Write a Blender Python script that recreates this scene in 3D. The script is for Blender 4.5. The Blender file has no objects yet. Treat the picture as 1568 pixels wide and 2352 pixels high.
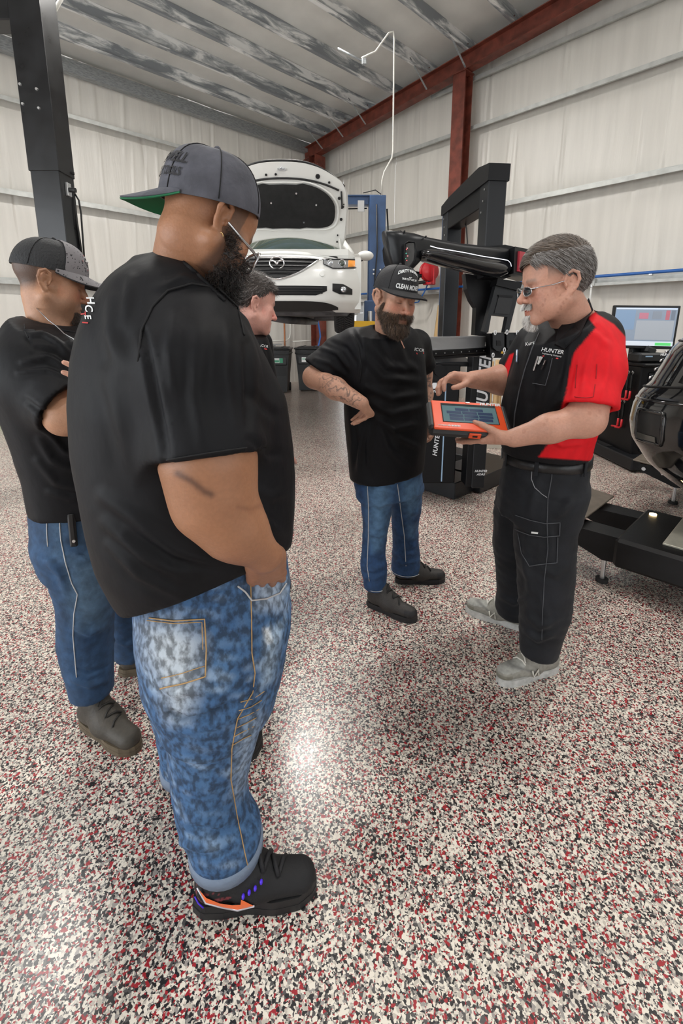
import bpy, bmesh, math, random
import numpy as np
from mathutils import Vector, Matrix

random.seed(7)
rng = np.random.default_rng(11)
S = bpy.context.scene
COL = S.collection

# ------------------------------------------------------------------ camera
FPX, CXP, CYP = 1045.0, 784.0, 967.75          # 16 mm lens, falling shift
TH = math.radians(11.53)                        # pitch down
YAW = math.radians(43.39)                       # heading in the room
HC = 1.46
CA = -YAW                                       # z rotation of camera aligned frames
cam = bpy.data.cameras.new('camera')
cam.sensor_fit = 'VERTICAL'
cam.sensor_height = 36.0
cam.sensor_width = 24.0
cam.lens = 36.0 * FPX / 2352.0
cam.shift_x = 0.0
cam.shift_y = -(1176.0 - CYP) / 2352.0
cam.clip_start = 0.05
cam_o = bpy.data.objects.new('camera', cam)
COL.objects.link(cam_o)
cam_o.location = (0, 0, HC)
cam_o.rotation_euler = (math.pi / 2 - TH, 0, CA)
S.camera = cam_o

# ------------------------------------------------------------------ world and colour
W = bpy.data.worlds.new('daylight')
S.world = W
W.use_nodes = True
_n = W.node_tree.nodes
_bg = _n['Background']
_sky = _n.new('ShaderNodeTexSky')
_sky.sky_type = 'HOSEK_WILKIE'
_sky.turbidity = 5.0
_sky.ground_albedo = 0.5
_sky.sun_direction = (-0.45, -0.35, 0.82)
_mx = _n.new('ShaderNodeMixRGB')
_mx.inputs[0].default_value = 0.55
_mx.inputs[2].default_value = (1.0, 0.99, 0.97, 1)
W.node_tree.links.new(_sky.outputs[0], _mx.inputs[1])
W.node_tree.links.new(_mx.outputs[0], _bg.inputs[0])
_bg.inputs[1].default_value = 2.6

vs = S.view_settings
vs.view_transform = 'Standard'
vs.look = 'None'
vs.gamma = 1.0
vs.use_curve_mapping = False
vs.exposure = 0.18


def area_light(name, loc, rot, sx, sy, power, col=(1, 1, 1), spread=180):
    d = bpy.data.lights.new(name, 'AREA')
    d.shape = 'RECTANGLE'
    d.size, d.size_y = sx, sy
    d.energy = power
    d.color = col
    d.spread = math.radians(spread)
    o = bpy.data.objects.new(name, d)
    COL.objects.link(o)
    o.location = loc
    o.rotation_euler = rot
    return o


# daylight coming in through the open bay doors behind the camera
area_light('bay_door_daylight', (1.6, -4.6, 2.0), (math.radians(-104), 0, 0), 7.4, 3.8, 340, (0.93, 0.97, 1.0))
area_light('bay_door_daylight', (-5.0, 3.2, 2.0), (0, math.radians(-104), 0), 3.8, 7.4, 230, (0.90, 0.95, 1.0))


# ------------------------------------------------------------------ frames
def ray(px, py):
    x = (px - CXP) / FPX
    y = (py - CYP) / FPX
    return np.array([x, math.cos(TH) - y * math.sin(TH), -math.sin(TH) - y * math.cos(TH)])


def at(px, py, f):
    """point (right, forward, up) of the camera-aligned frame at forward distance f"""
    r = ray(px, py)
    return np.array([0, 0, HC]) + r * (f / r[1])


def cw(c):
    """camera-aligned (right, forward, up) -> world"""
    return np.array([c[0] * math.cos(YAW) + c[1] * math.sin(YAW), -c[0] * math.sin(YAW) + c[1] * math.cos(YAW), c[2]])


def pixs(V):
    v = V - np.array([0, 0, HC])
    z = v[:, 1] * math.cos(TH) - v[:, 2] * math.sin(TH)
    y = -(v[:, 1] * math.sin(TH) + v[:, 2] * math.cos(TH))
    return np.stack([CXP + FPX * v[:, 0] / z, CYP + FPX * y / z], 1)


# ------------------------------------------------------------------ materials
MATS = {}


def nt(m):
    return m.node_tree.nodes, m.node_tree.links


def mat(name, col, rough=0.5, metal=0.0, var=0.0, vscale=8.0, col2=None, bump=0.0, bscale=60.0, stretch=(1, 1, 1),
        coat=0.0, emit=None, estr=0.0, alpha=1.0, trans=0.0, spec=0.5, attr=None, sheen=0.0, sss=0.0, coords='Object', detail=5.0, ramp=(0.35, 0.65), rvar=0.0):
    if name in MATS:
        return MATS[name]
    m = bpy.data.materials.new(name)
    m.use_nodes = True
    n, l = nt(m)
    b = n['Principled BSDF']
    b.inputs['Roughness'].default_value = rough
    b.inputs['Metallic'].default_value = metal
    b.inputs['Specular IOR Level'].default_value = spec
    b.inputs['Base Color'].default_value = (*col, 1)
    if coat:
        b.inputs['Coat Weight'].default_value = coat
        b.inputs['Coat Roughness'].default_value = 0.05
    if emit:
        b.inputs['Emission Color'].default_value = (*emit, 1)
        b.inputs['Emission Strength'].default_value = estr
    if trans:
        b.inputs['Transmission Weight'].default_value = trans
    if sheen:
        b.inputs['Sheen Weight'].default_value = sheen
        b.inputs['Sheen Roughness'].default_value = 0.5
    if sss:
        b.inputs['Subsurface Weight'].default_value = sss
        b.inputs['Subsurface Radius'].default_value = (0.012, 0.005, 0.003)
        b.inputs['Subsurface Scale'].default_value = 1.0
    if alpha < 1:
        b.inputs['Alpha'].default_value = alpha
    tc = n.new('ShaderNodeTexCoord')
    mp = n.new('ShaderNodeMapping')
    mp.inputs['Scale'].default_value = stretch
    l.new(tc.outputs[coords], mp.inputs[0])
    src = None
    if attr:
        a = n.new('ShaderNodeAttribute')
        a.attribute_name = attr
        src = a.outputs['Color']
    if var or col2:
        t = n.new('ShaderNodeTexNoise')
        t.inputs['Scale'].default_value = vscale
        t.inputs['Detail'].default_value = detail
        l.new(mp.outputs[0], t.inputs['Vector'])
        rp = n.new('ShaderNodeValToRGB')
        rp.color_ramp.elements[0].position = ramp[0]
        rp.color_ramp.elements[1].position = ramp[1]
        l.new(t.outputs[0], rp.inputs[0])
        c2 = col2 if col2 else tuple(min(1, c * (1 + var)) for c in col)
        c1 = col if col2 else tuple(c * (1 - var) for c in col)
        if attr:
            rp.color_ramp.elements[0].color = (1 - var,) * 3 + (1,)
            rp.color_ramp.elements[1].color = (1 + var,) * 3 + (1,)
            mu = n.new('ShaderNodeMixRGB')
            mu.blend_type = 'MULTIPLY'
            mu.inputs[0].default_value = 1
            l.new(src, mu.inputs[1])
            l.new(rp.outputs[0], mu.inputs[2])
            src = mu.outputs[0]
        else:
            rp.color_ramp.elements[0].color = (*c1, 1)
            rp.color_ramp.elements[1].color = (*c2, 1)
            src = rp.outputs[0]
        if rvar:
            ma = n.new('ShaderNodeMapRange')
            ma.inputs[3].default_value = rough - rvar
            ma.inputs[4].default_value = rough + rvar
            l.new(t.outputs[0], ma.inputs[0])
            l.new(ma.outputs[0], b.inputs['Roughness'])
    if src is not None:
        l.new(src, b.inputs['Base Color'])
    if bump:
        t2 = n.new('ShaderNodeTexNoise')
        t2.inputs['Scale'].default_value = bscale
        t2.inputs['Detail'].default_value = 4
        l.new(mp.outputs[0], t2.inputs['Vector'])
        bp = n.new('ShaderNodeBump')
        bp.inputs['Strength'].default_value = bump
        bp.inputs['Distance'].default_value = 0.01
        l.new(t2.outputs[0], bp.inputs['Height'])
        l.new(bp.outputs[0], b.inputs['Normal'])
    MATS[name] = m
    return m


# ------------------------------------------------------------------ objects
def tag(o, label=None, cat=None, group=None, kind=None):
    if label:
        o['label'] = label
    if cat:
        o['category'] = cat
    if group:
        o['group'] = group
    if kind:
        o['kind'] = kind
    return o


def thing(name, label, cat, loc=(0, 0, 0), rz=0.0, group=None):
    o = bpy.data.objects.new(name, None)
    COL.objects.link(o)
    o.location = tuple(loc)
    o.rotation_euler = (0, 0, rz)
    o.empty_display_size = 0.1
    return tag(o, label, cat, group)


def link(name, me, m, parent=None):
    o = bpy.data.objects.new(name, me)
    COL.objects.link(o)
    if m is not None and len(me.materials) == 0:
        for q in (m if isinstance(m, (list, tuple)) else [m]):
            me.materials.append(q)
    if parent is not None:
        o.parent = parent
    return o


def npmesh(name, V, Fc, smooth=True, col=None):
    """V (n,3) array, Fc (m,3|4) array"""
    V = np.asarray(V, np.float32)
    Fc = np.asarray(Fc, np.int32)
    me = bpy.data.meshes.new(name)
    k = Fc.shape[1]
    me.vertices.add(len(V))
    me.vertices.foreach_set('co', V.ravel())
    me.loops.add(len(Fc) * k)
    me.loops.foreach_set('vertex_index', Fc.ravel())
    me.polygons.add(len(Fc))
    me.polygons.foreach_set('loop_start', np.arange(0, len(Fc) * k, k, dtype=np.int32))
    me.polygons.foreach_set('use_smooth', np.full(len(Fc), smooth))
    if col is not None:
        a = me.color_attributes.new('Col', 'FLOAT_COLOR', 'POINT')
        a.data.foreach_set('color', np.concatenate([col, np.ones((len(V), 1))], 1).astype(np.float32).ravel())
    me.update(calc_edges=True)
    return me


class MB:
    """collects shapes into one mesh"""

    def __init__(s):
        s.v, s.f, s.sm, s.mi = [], [], [], []
        s.M = None
        s.cur = 0

    def add(s, vs_, fs_, smooth=False):
        o = len(s.v)
        if s.M is not None:
            vs_ = [s.M @ Vector(p) for p in vs_]
        s.v += [tuple(p) for p in vs_]
        for f in fs_:
            s.f.append(tuple(o + i for i in f))
            s.sm.append(smooth)
            s.mi.append(s.cur)
        return s

    def box(s, c, d, rot=None, bev=0.0):
        hx, hy, hz = d[0] / 2, d[1] / 2, d[2] / 2
        R = rot if isinstance(rot, Matrix) else (Matrix.Rotation(rot, 3, 'Z') if rot else Matrix.Identity(3))
        c = Vector(c)
        if bev <= 0:
            p = [(x, y, z) for z in (-hz, hz) for x, y in ((-hx, -hy), (hx, -hy), (hx, hy), (-hx, hy))]
            f = [(3, 2, 1, 0), (4, 5, 6, 7), (0, 1, 5, 4), (1, 2, 6, 5), (2, 3, 7, 6), (3, 0, 4, 7)]
        else:
            b = min(bev, hx * 0.98, hy * 0.98, hz * 0.98)
            p, f = [], []
            idx = {}
            for sx in (-1, 1):
                for sy in (-1, 1):
                    for sz in (-1, 1):
                        for a in range(3):
                            q = [sx * (hx - b), sy * (hy - b), sz * (hz - b)]
                            q[a] = (sx * hx, sy * hy, sz * hz)[a]
                            idx[(sx, sy, sz, a)] = len(p)
                            p.append(q)
            g = lambda sx, sy, sz, a: idx[(sx, sy, sz, a)]
            for q in (-1, 1):
                f += [(g(q, -1, -1, 0), g(q, 1, -1, 0), g(q, 1, 1, 0), g(q, -1, 1, 0))[::q],
                      (g(1, q, -1, 1), g(-1, q, -1, 1), g(-1, q, 1, 1), g(1, q, 1, 1))[::q],
                      (g(-1, -1, q, 2), g(1, -1, q, 2), g(1, 1, q, 2), g(-1, 1, q, 2))[::q]]
            for a in (-1, 1):
                for b_ in (-1, 1):
                    f += [(g(-1, a, b_, 1), g(1, a, b_, 1), g(1, a, b_, 2), g(-1, a, b_, 2))[::-a * b_],
                          (g(a, -1, b_, 2), g(a, 1, b_, 2), g(a, 1, b_, 0), g(a, -1, b_, 0))[::-a * b_],
                          (g(a, b_, -1, 0), g(a, b_, 1, 0), g(a, b_, 1, 1), g(a, b_, -1, 1))[::-a * b_]]
                    for e in (-1, 1):
                        f.append((g(a, b_, e, 0), g(a, b_, e, 1), g(a, b_, e, 2))[::a * b_ * e])
        return s.add([c + R @ Vector(q) for q in p], f)

    def cyl(s, a, b, r0, r1=None, n=16, caps=True, smooth=True):
        a, b = Vector(a), Vector(b)
        r1 = r0 if r1 is None else r1
        d = (b - a).normalized()
        u = d.orthogonal().normalized()
        w = d.cross(u)
        p, f = [], []
        for c, r in ((a, r0), (b, r1)):
            for i in range(n):
                t = 2 * math.pi * i / n
                p.append(c + (u * math.cos(t) + w * math.sin(t)) * r)
        s.add(p, [(i, (i + 1) % n, n + (i + 1) % n, n + i) for i in range(n)], smooth)
        if caps:
            s.add(p[:n], [tuple(range(n))[::-1]])
            s.add(p[n:], [tuple(range(n))])
        return s

    def tube(s, pts, r, n=8, caps=True, closed=False):
        P = [Vector(p) for p in pts]
        m = len(P)
        R = r if isinstance(r, (list, tuple, np.ndarray)) else [r] * m
        vs_, fs_ = [], []
        u = None
        for i in range(m):
            if closed:
                d = P[(i + 1) % m] - P[i - 1]
            else:
                d = P[min(i + 1, m - 1)] - P[max(i - 1, 0)]
            d = d.normalized() if d.length > 1e-9 else Vector((0, 0, 1))
            if u is None:
                u = d.orthogonal().normalized()
            u = (u - d * u.dot(d))
            u = u.normalized() if u.length > 1e-6 else d.orthogonal().normalized()
            w = d.cross(u)
            for k in range(n):
                t = 2 * math.pi * k / n
                vs_.append(P[i] + (u * math.cos(t) + w * math.sin(t)) * R[i])
        mm = m if closed else m - 1
        for i in range(mm):
            j = (i + 1) % m
            for k in range(n):
                fs_.append((i * n + k, i * n + (k + 1) % n, j * n + (k + 1) % n, j * n + k))
        if caps and not closed:
            fs_.append(tuple(range(n))[::-1])
            fs_.append(tuple(range((m - 1) * n, m * n)))
        return s.add(vs_, fs_, True)

    def lathe(s, prof, n=24, c=(0, 0, 0), M=None, smooth=True, caps=False):
        vs_, fs_ = [], []
        M = M or Matrix.Identity(3)
        c = Vector(c)
        for r, z in prof:
            for k in range(n):
                t = 2 * math.pi * k / n
                vs_.append(c + M @ Vector((r * math.cos(t), r * math.sin(t), z)))
        m = len(prof)
        for i in range(m - 1):
            for k in range(n):
                fs_.append((i * n + k, i * n + (k + 1) % n, (i + 1) * n + (k + 1) % n, (i + 1) * n + k))
        if caps:
            fs_.append(tuple(range(n))[::-1])
            fs_.append(tuple(range((m - 1) * n, m * n)))
        return s.add(vs_, fs_, smooth)

    def prism(s, poly, t0, t1, M=None, bevel=0.0):
        """polygon in local xy extruded t0..t1 along z, placed by 4x4 M; counter-clockwise"""
        M = M or Matrix.Identity(4)
        n = len(poly)
        ar = sum(poly[i][0] * poly[(i + 1) % n][1] - poly[(i + 1) % n][0] * poly[i][1] for i in range(n))
        if ar < 0:
            poly = poly[::-1]
        vs_ = [M @ Vector((x, y, t)) for t in (t0, t1) for x, y in poly]
        fs_ = [tuple(range(n))[::-1], tuple(range(n, 2 * n))] + [(i, (i + 1) % n, n + (i + 1) % n, n + i) for i in range(n)]
        return s.add(vs_, fs_)

    def grid(s, fn, nu, nv, thick=0.0, smooth=True, closed_u=False):
        """fn(u,v) in 0..1 -> point; thick adds a back face shell along -normal"""
        P = [[Vector(fn(i / nu, j / nv)) for j in range(nv + 1)] for i in range(nu + 1)]
        vs_ = [p for row in P for p in row]
        idx = lambda i, j: i * (nv + 1) + j
        fs_ = [(idx(i, j), idx(i + 1, j), idx(i + 1, j + 1), idx(i, j + 1)) for i in range(nu) for j in range(nv)]
        s.add(vs_, fs_, smooth)
        if thick:
            N = []
            for i in range(nu + 1):
                for j in range(nv + 1):
                    a = P[min(i + 1, nu)][j] - P[max(i - 1, 0)][j]
                    b = P[i][min(j + 1, nv)] - P[i][max(j - 1, 0)]
                    nn = a.cross(b)
                    N.append(nn.normalized() if nn.length > 1e-12 else Vector((0, 0, 1)))
            back = [p - q * thick for p, q in zip(vs_, N)]
            s.add(back, [f[::-1] for f in fs_], smooth)
            o = len(vs_)
            rim = [idx(i, 0) for i in range(nu + 1)] + [idx(nu, j) for j in range(1, nv + 1)] + \
                  [idx(i, nv) for i in range(nu - 1, -1, -1)] + [idx(0, j) for j in range(nv - 1, 0, -1)]
            allv = vs_ + back
            s.add(allv, [(rim[k], o + rim[k], o + rim[(k + 1) % len(rim)], rim[(k + 1) % len(rim)]) for k in range(len(rim))], False)
        return s

    def ball(s, c, r, nu=16, nv=10):
        rr = r if isinstance(r, (tuple, list)) else (r, r, r)
        c = Vector(c)
        vs_, fs_ = [], []
        for j in range(nv + 1):
            ph = math.pi * j / nv
            for i in range(nu):
                t = 2 * math.pi * i / nu
                vs_.append(c + Vector((rr[0] * math.sin(ph) * math.cos(t), rr[1] * math.sin(ph) * math.sin(t), rr[2] * math.cos(ph))))
        for j in range(nv):
            for i in range(nu):
                fs_.append((j * nu + i, (j + 1) * nu + i, (j + 1) * nu + (i + 1) % nu, j * nu + (i + 1) % nu))
        return s.add(vs_, fs_, True)

    def mesh(s, name):
        me = bpy.data.meshes.new(name)
        me.from_pydata(s.v, [], s.f)
        me.polygons.foreach_set('use_smooth', s.sm)
        if any(s.mi):
            me.polygons.foreach_set('material_index', s.mi)
        me.validate(clean_customdata=False)
        me.update()
        return me

    def build(s, name, m, parent=None):
        return link(name, s.mesh(name), m, parent)


def MX(loc, x=None, y=None, z=None):
    """4x4 from origin and two of the axes"""
    if x is not None:
        x = Vector(x).normalized()
    if y is not None:
        y = Vector(y).normalized()
    if z is not None:
        z = Vector(z).normalized()
    if z is None:
        z = x.cross(y).normalized()
        y = z.cross(x)
    elif x is None:
        x = y.cross(z).normalized()
        y = z.cross(x)
    else:
        x = (x - z * x.dot(z)).normalized()
        y = z.cross(x)
    m = Matrix((x, y, z)).transposed().to_4x4()
    m.translation = Vector(loc)
    return m


_font_cache = {}


def text_mb(txt, size=0.1, extrude=0.001, shear=0.0, offset=0.0, align='CENTER', width=1.0, space=1.0):
    """lettering as (verts, faces) in the xy plane, facing +z"""
    key = (txt, size, extrude, shear, offset, align, width, space)
    if key in _font_cache:
        return _font_cache[key]
    cu = bpy.data.curves.new('lettering', 'FONT')
    cu.body = txt
    cu.size = size
    cu.extrude = extrude
    cu.shear = shear
    cu.offset = offset
    cu.align_x = align
    cu.align_y = 'CENTER'
    cu.space_character = space
    cu.resolution_u = 3
    o = bpy.data.objects.new('lettering', cu)
    COL.objects.link(o)
    dg = bpy.context.evaluated_depsgraph_get()
    me = bpy.data.meshes.new_from_object(o.evaluated_get(dg))
    v = [(q.co.x * width, q.co.y, q.co.z) for q in me.vertices]
    f = [tuple(p.vertices) for p in me.polygons]
    bpy.data.objects.remove(o)
    bpy.data.curves.remove(cu)
    bpy.data.meshes.remove(me)
    _font_cache[key] = (v, f)
    return v, f


def text(name, txt, M, m, parent=None, warp=None, **kw):
    """lettering placed by matrix M (x right, y up, z out of the surface); warp maps each local point"""
    v, f = text_mb(txt, **kw)
    mb = MB()
    vs_ = [(warp(p) if warp else (M @ Vector(p))) for p in v]
    mb.add(vs_, f)
    return mb.build(name, m, parent)


# ------------------------------------------------------------------ implicit surfaces (bodies and clothes)
class Field:
    def __init__(s, lo, hi, h):
        s.lo = np.array(lo, np.float32)
        s.h = h
        n = np.ceil((np.array(hi) - s.lo) / h).astype(int) + 1
        s.ax = [s.lo[i] + h * np.arange(n[i], dtype=np.float32) for i in range(3)]
        s.d = np.full(n, 0.2, np.float32)

    def region(s, lo, hi):
        sl = []
        for i in range(3):
            a = int(np.clip(np.floor((lo[i] - s.lo[i]) / s.h), 0, s.d.shape[i]))
            b = int(np.clip(np.ceil((hi[i] - s.lo[i]) / s.h) + 1, 0, s.d.shape[i]))
            sl.append(slice(a, b))
        g = np.meshgrid(s.ax[0][sl[0]], s.ax[1][sl[1]], s.ax[2][sl[2]], indexing='ij', sparse=True)
        return tuple(sl), g

    def put(s, lo, hi, fn, k=0.01, op='add'):
        m = k + 2.5 * s.h
        sl, g = s.region(np.array(lo) - m, np.array(hi) + m)
        a = s.d[sl]
        if a.size == 0:
            return s
        b = fn(*g).astype(np.float32)
        if op == 'add':
            if k > 0:
                t = np.clip(0.5 + 0.5 * (a - b) / k, 0, 1)
                r = a + (b - a) * t - k * t * (1 - t)
            else:
                r = np.minimum(a, b)
        elif op == 'sub':
            b = -b
            t = np.clip(0.5 - 0.5 * (a - b) / max(k, 1e-6), 0, 1)
            r = a + (b - a) * t + k * t * (1 - t)
        elif op == 'cut':
            r = np.maximum(a, b)
        s.d[sl] = r
        return s

    def cone(s, a, b, r0, r1=None, k=0.01, op='add', squash=None):
        """round cone a->b; squash=(axis, factor) flattens it along an axis"""
        a, b = np.array(a, np.float32), np.array(b, np.float32)
        r1 = r0 if r1 is None else r1
        ab = b - a
        L2 = float(ab @ ab) + 1e-12
        R = max(r0, r1)
        if squash is not None:
            q = np.array(squash[0], np.float32)
            q = q / np.linalg.norm(q)
            fac = squash[1]

        def fn(X, Y, Z):
            x, y, z = X - a[0], Y - a[1], Z - a[2]
            t = np.clip((x * ab[0] + y * ab[1] + z * ab[2]) / L2, 0, 1)
            x, y, z = x - t * ab[0], y - t * ab[1], z - t * ab[2]
            if squash is not None:
                e = (x * q[0] + y * q[1] + z * q[2]) * (1 / fac - 1)
                x, y, z = x + e * q[0], y + e * q[1], z + e * q[2]
                return (np.sqrt(x * x + y * y + z * z) - (r0 + (r1 - r0) * t)) * min(1.0, fac * 1.2)
            return np.sqrt(x * x + y * y + z * z) - (r0 + (r1 - r0) * t)
        return s.put(np.minimum(a, b) - R, np.maximum(a, b) + R, fn, k, op)

    def chain(s, pts, rs, k=0.01, op='add'):
        for i in range(len(pts) - 1):
            s.cone(pts[i], pts[i + 1], rs[i], rs[i + 1], k if i == 0 else min(k, rs[i] * 0.6), op)
        return s

    def ell(s, c, r, k=0.01, op='add', R=None):
        c = np.array(c, np.float32)
        r = np.array(r, np.float32)
        R = np.eye(3) if R is None else np.array(R)

        def fn(X, Y, Z):
            x, y, z = X - c[0], Y - c[1], Z - c[2]
            u = [(R[0][i] * x + R[1][i] * y + R[2][i] * z) for i in range(3)]
            k0 = np.sqrt((u[0] / r[0]) ** 2 + (u[1] / r[1]) ** 2 + (u[2] / r[2]) ** 2)
            k1 = np.sqrt((u[0] / r[0] ** 2) ** 2 + (u[1] / r[1] ** 2) ** 2 + (u[2] / r[2] ** 2) ** 2) + 1e-6
            return k0 * (k0 - 1) / k1
        m = float(r.max())
        return s.put(c - m, c + m, fn, k, op)

    def loft(s, rings, k=0.02, op='add', ex=2.2, cap=True):
        """stack of horizontal super-ellipses: ring = (z, cx, cy, a, b, ang); a along ang, b across"""
        Rg = np.array(sorted(rings, key=lambda q: q[0]), np.float64)
        z = Rg[:, 0]
        zz = s.ax[2]
        # smooth interpolation of each column
        def ip(col):
            return np.interp(zz, z, Rg[:, col])
        def sm(v):
            w = max(1, int(0.02 / s.h))
            if w < 2:
                return v
            kern = np.ones(2 * w + 1) / (2 * w + 1)
            vp = np.pad(v, w, mode='edge')
            return np.convolve(vp, kern, 'valid')
        P = [sm(ip(c)) for c in range(1, 6)]
        m = float(Rg[:, 3:5].max())
        lo = [Rg[:, 1].min() - m, Rg[:, 2].min() - m, z[0]]
        hi = [Rg[:, 1].max() + m, Rg[:, 2].max() + m, z[-1]]
        mrg = k + 2.5 * s.h
        k0 = int(np.clip(np.floor((lo[2] - mrg - s.lo[2]) / s.h), 0, len(zz)))

        def fn(X, Y, Z):
            kz = slice(k0, k0 + Z.shape[2])
            cx, cy, a, b, an = [p[kz][None, None, :].astype(np.float32) for p in P]
            c_, s_ = np.cos(an), np.sin(an)
            x, y = X - cx, Y - cy
            u, w = x * c_ + y * s_, -x * s_ + y * c_
            q = (np.abs(u / a) ** ex + np.abs(w / b) ** ex) ** (1 / ex)
            d = (q - 1) * np.minimum(a, b)
            if cap:
                d = np.maximum(d, np.maximum(z[0] - Z, Z - z[-1]))
            return d
        return s.put(lo, hi, fn, k, op)

    def plane(s, lo, hi, p, n):
        """cut away everything on the side n points to, inside the box lo..hi"""
        p, n = np.array(p), np.array(n, float)
        n = n / np.linalg.norm(n)
        sl, g = s.region(lo, hi)
        s.d[sl] = np.maximum(s.d[sl], (g[0] - p[0]) * n[0] + (g[1] - p[1]) * n[1] + (g[2] - p[2]) * n[2])
        return s

    def mesh(s):
        return surfnet(s.d, s.lo, s.h)


def surfnet(d, lo, h):
    sg = d < 0
    c = np.zeros(tuple(q - 1 for q in d.shape), np.int8)
    offs = [(i, j, k) for i in (0, 1) for j in (0, 1) for k in (0, 1)]
    sh = c.shape
    for o in offs:
        c += sg[o[0]:o[0] + sh[0], o[1]:o[1] + sh[1], o[2]:o[2] + sh[2]]
    act = np.argwhere((c > 0) & (c < 8))
    idx = np.full(sh, -1, np.int32)
    idx[act[:, 0], act[:, 1], act[:, 2]] = np.arange(len(act))
    val = np.stack([d[act[:, 0] + o[0], act[:, 1] + o[1], act[:, 2] + o[2]] for o in offs], 1)
    pos = np.zeros((len(act), 3), np.float32)
    cnt = np.zeros((len(act), 1), np.float32)
    for a in range(8):
        for b in range(a + 1, 8):
            oa, ob = np.array(offs[a]), np.array(offs[b])
            if np.abs(oa - ob).sum() != 1:
                continue
            va, vb = val[:, a], val[:, b]
            m = (va < 0) != (vb < 0)
            t = np.where(m, va / np.where(m, va - vb, 1), 0)[:, None]
            pos += np.where(m[:, None], oa + t * (ob - oa), 0)
            cnt += m[:, None]
    V = np.asarray(lo) + (act + pos / np.maximum(cnt, 1)) * h
    faces = []
    for ax in range(3):
        b1, b2 = (ax + 1) % 3, (ax + 2) % 3
        sl0 = [slice(None)] * 3
        sl1 = [slice(None)] * 3
        sl0[ax] = slice(0, -1)
        sl1[ax] = slice(1, None)
        s0, s1 = sg[tuple(sl0)], sg[tuple(sl1)]
        e = np.argwhere(s0 != s1)
        ok = (e[:, b1] > 0) & (e[:, b2] > 0) & (e[:, b1] < d.shape[b1] - 1) & (e[:, b2] < d.shape[b2] - 1)
        e = e[ok]
        fl = s0[e[:, 0], e[:, 1], e[:, 2]]
        q = []
        for da, db in ((1, 1), (0, 1), (0, 0), (1, 0)):
            cc = e.copy()
            cc[:, b1] -= da
            cc[:, b2] -= db
            q.append(idx[cc[:, 0], cc[:, 1], cc[:, 2]])
        q = np.stack(q, 1)
        q[~fl] = q[~fl][:, ::-1]
        faces.append(q)
    Fc = np.concatenate(faces)
    Fc = Fc[(Fc >= 0).all(1)]
    return V, Fc


def relax(V, Fc, it=1, lam=0.5):
    for _ in range(it):
        acc = np.zeros_like(V)
        n = np.zeros((len(V), 1))
        for i in range(4):
            a, b = Fc[:, i], Fc[:, (i + 1) % 4]
            for c in range(3):
                acc[:, c] += np.bincount(a, V[b, c], len(V)) + np.bincount(b, V[a, c], len(V))
            n[:, 0] += np.bincount(a, minlength=len(V)) + np.bincount(b, minlength=len(V))
        V = V + lam * (acc / np.maximum(n, 1) - V)
    return V


def vnormals(V, Fc):
    n = np.cross(V[Fc[:, 2]] - V[Fc[:, 0]], V[Fc[:, 3 if Fc.shape[1] == 4 else 1]] - V[Fc[:, 1]])
    if Fc.shape[1] == 3:
        n = np.cross(V[Fc[:, 1]] - V[Fc[:, 0]], V[Fc[:, 2]] - V[Fc[:, 0]])
    N = np.zeros_like(V)
    for c in range(3):
        for i in range(Fc.shape[1]):
            N[:, c] += np.bincount(Fc[:, i], n[:, c], len(V))
    return N / (np.linalg.norm(N, axis=1, keepdims=True) + 1e-12)


def vnoise(P, scale, seed=0):
    """cheap smooth 3d noise from random sines"""
    r = np.random.default_rng(seed)
    out = np.zeros(len(P))
    for i in range(7):
        k = r.normal(size=3) * scale * (0.6 + 0.25 * i)
        out += np.sin(P @ k + r.uniform(0, 6.28)) / (1 + 0.35 * i)
    return out / 3.2


# ================================================================== the building
XR, YB = 8.39, 9.90           # inner faces of the girts (right wall, back wall)
XW, YW = XR + 0.19, YB + 0.19  # liner sheets behind them
SL = 0.085                    # roof slope, rising away from the back wall


def ztop(y):                  # top of the rafters = underside of the purlins
    return 6.05 + SL * (9.0 - y)


M_vinyl = mat('white_vinyl_liner', (0.70, 0.675, 0.625), 0.38, var=0.05, vscale=1.5, bump=0.25, bscale=9.0, stretch=(5, 5, 0.35), coords='Object')
M_roofv = mat('roof_vinyl_liner', (0.76, 0.75, 0.71), 0.5, var=0.05, vscale=2.0, bump=0.3, bscale=7.0)
M_galv = mat('galvanised_steel', (0.36, 0.38, 0.39), 0.42, 0.55, var=0.22, vscale=14.0, stretch=(1, 4, 4), rvar=0.1)
M_girt = mat('painted_girt_steel', (0.50, 0.51, 0.49), 0.42, 0.35, var=0.10, vscale=9.0)
M_red = mat('red_oxide_primer', (0.165, 0.040, 0.025), 0.5, var=0.30, vscale=6.0, bump=0.08, bscale=60)
M_concrete = mat('apron_concrete', (0.62, 0.61, 0.58), 0.8, var=0.1, vscale=3.0)
M_white = mat('white_paint', (0.78, 0.78, 0.76), 0.4)

# galvanised purlins with chalky white oxide bloom
M_purlin = mat('oxidised_galvanised_purlin', (0.30, 0.32, 0.34), 0.45, 0.45)
n, l = nt(M_purlin)
b = n['Principled BSDF']
tc = n.new('ShaderNodeTexCoord')
mp = n.new('ShaderNodeMapping')
mp.inputs['Scale'].default_value = (0.5, 2.2, 2.2)
oi = n.new('ShaderNodeObjectInfo')
l.new(oi.outputs['Random'], mp.inputs['Location'])
sx = n.new('ShaderNodeVectorMath')
sx.operation = 'SCALE'
sx.inputs['Scale'].default_value = 40.0
cv3 = n.new('ShaderNodeCombineXYZ')
l.new(oi.outputs['Random'], cv3.inputs[0])
l.new(oi.outputs['Random'], cv3.inputs[1])
l.new(cv3.outputs[0], sx.inputs[0])
l.new(sx.outputs[0], mp.inputs['Location'])
l.new(tc.outputs['Object'], mp.inputs[0])
t1 = n.new('ShaderNodeTexNoise')
t1.inputs['Scale'].default_value = 2.6
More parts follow.
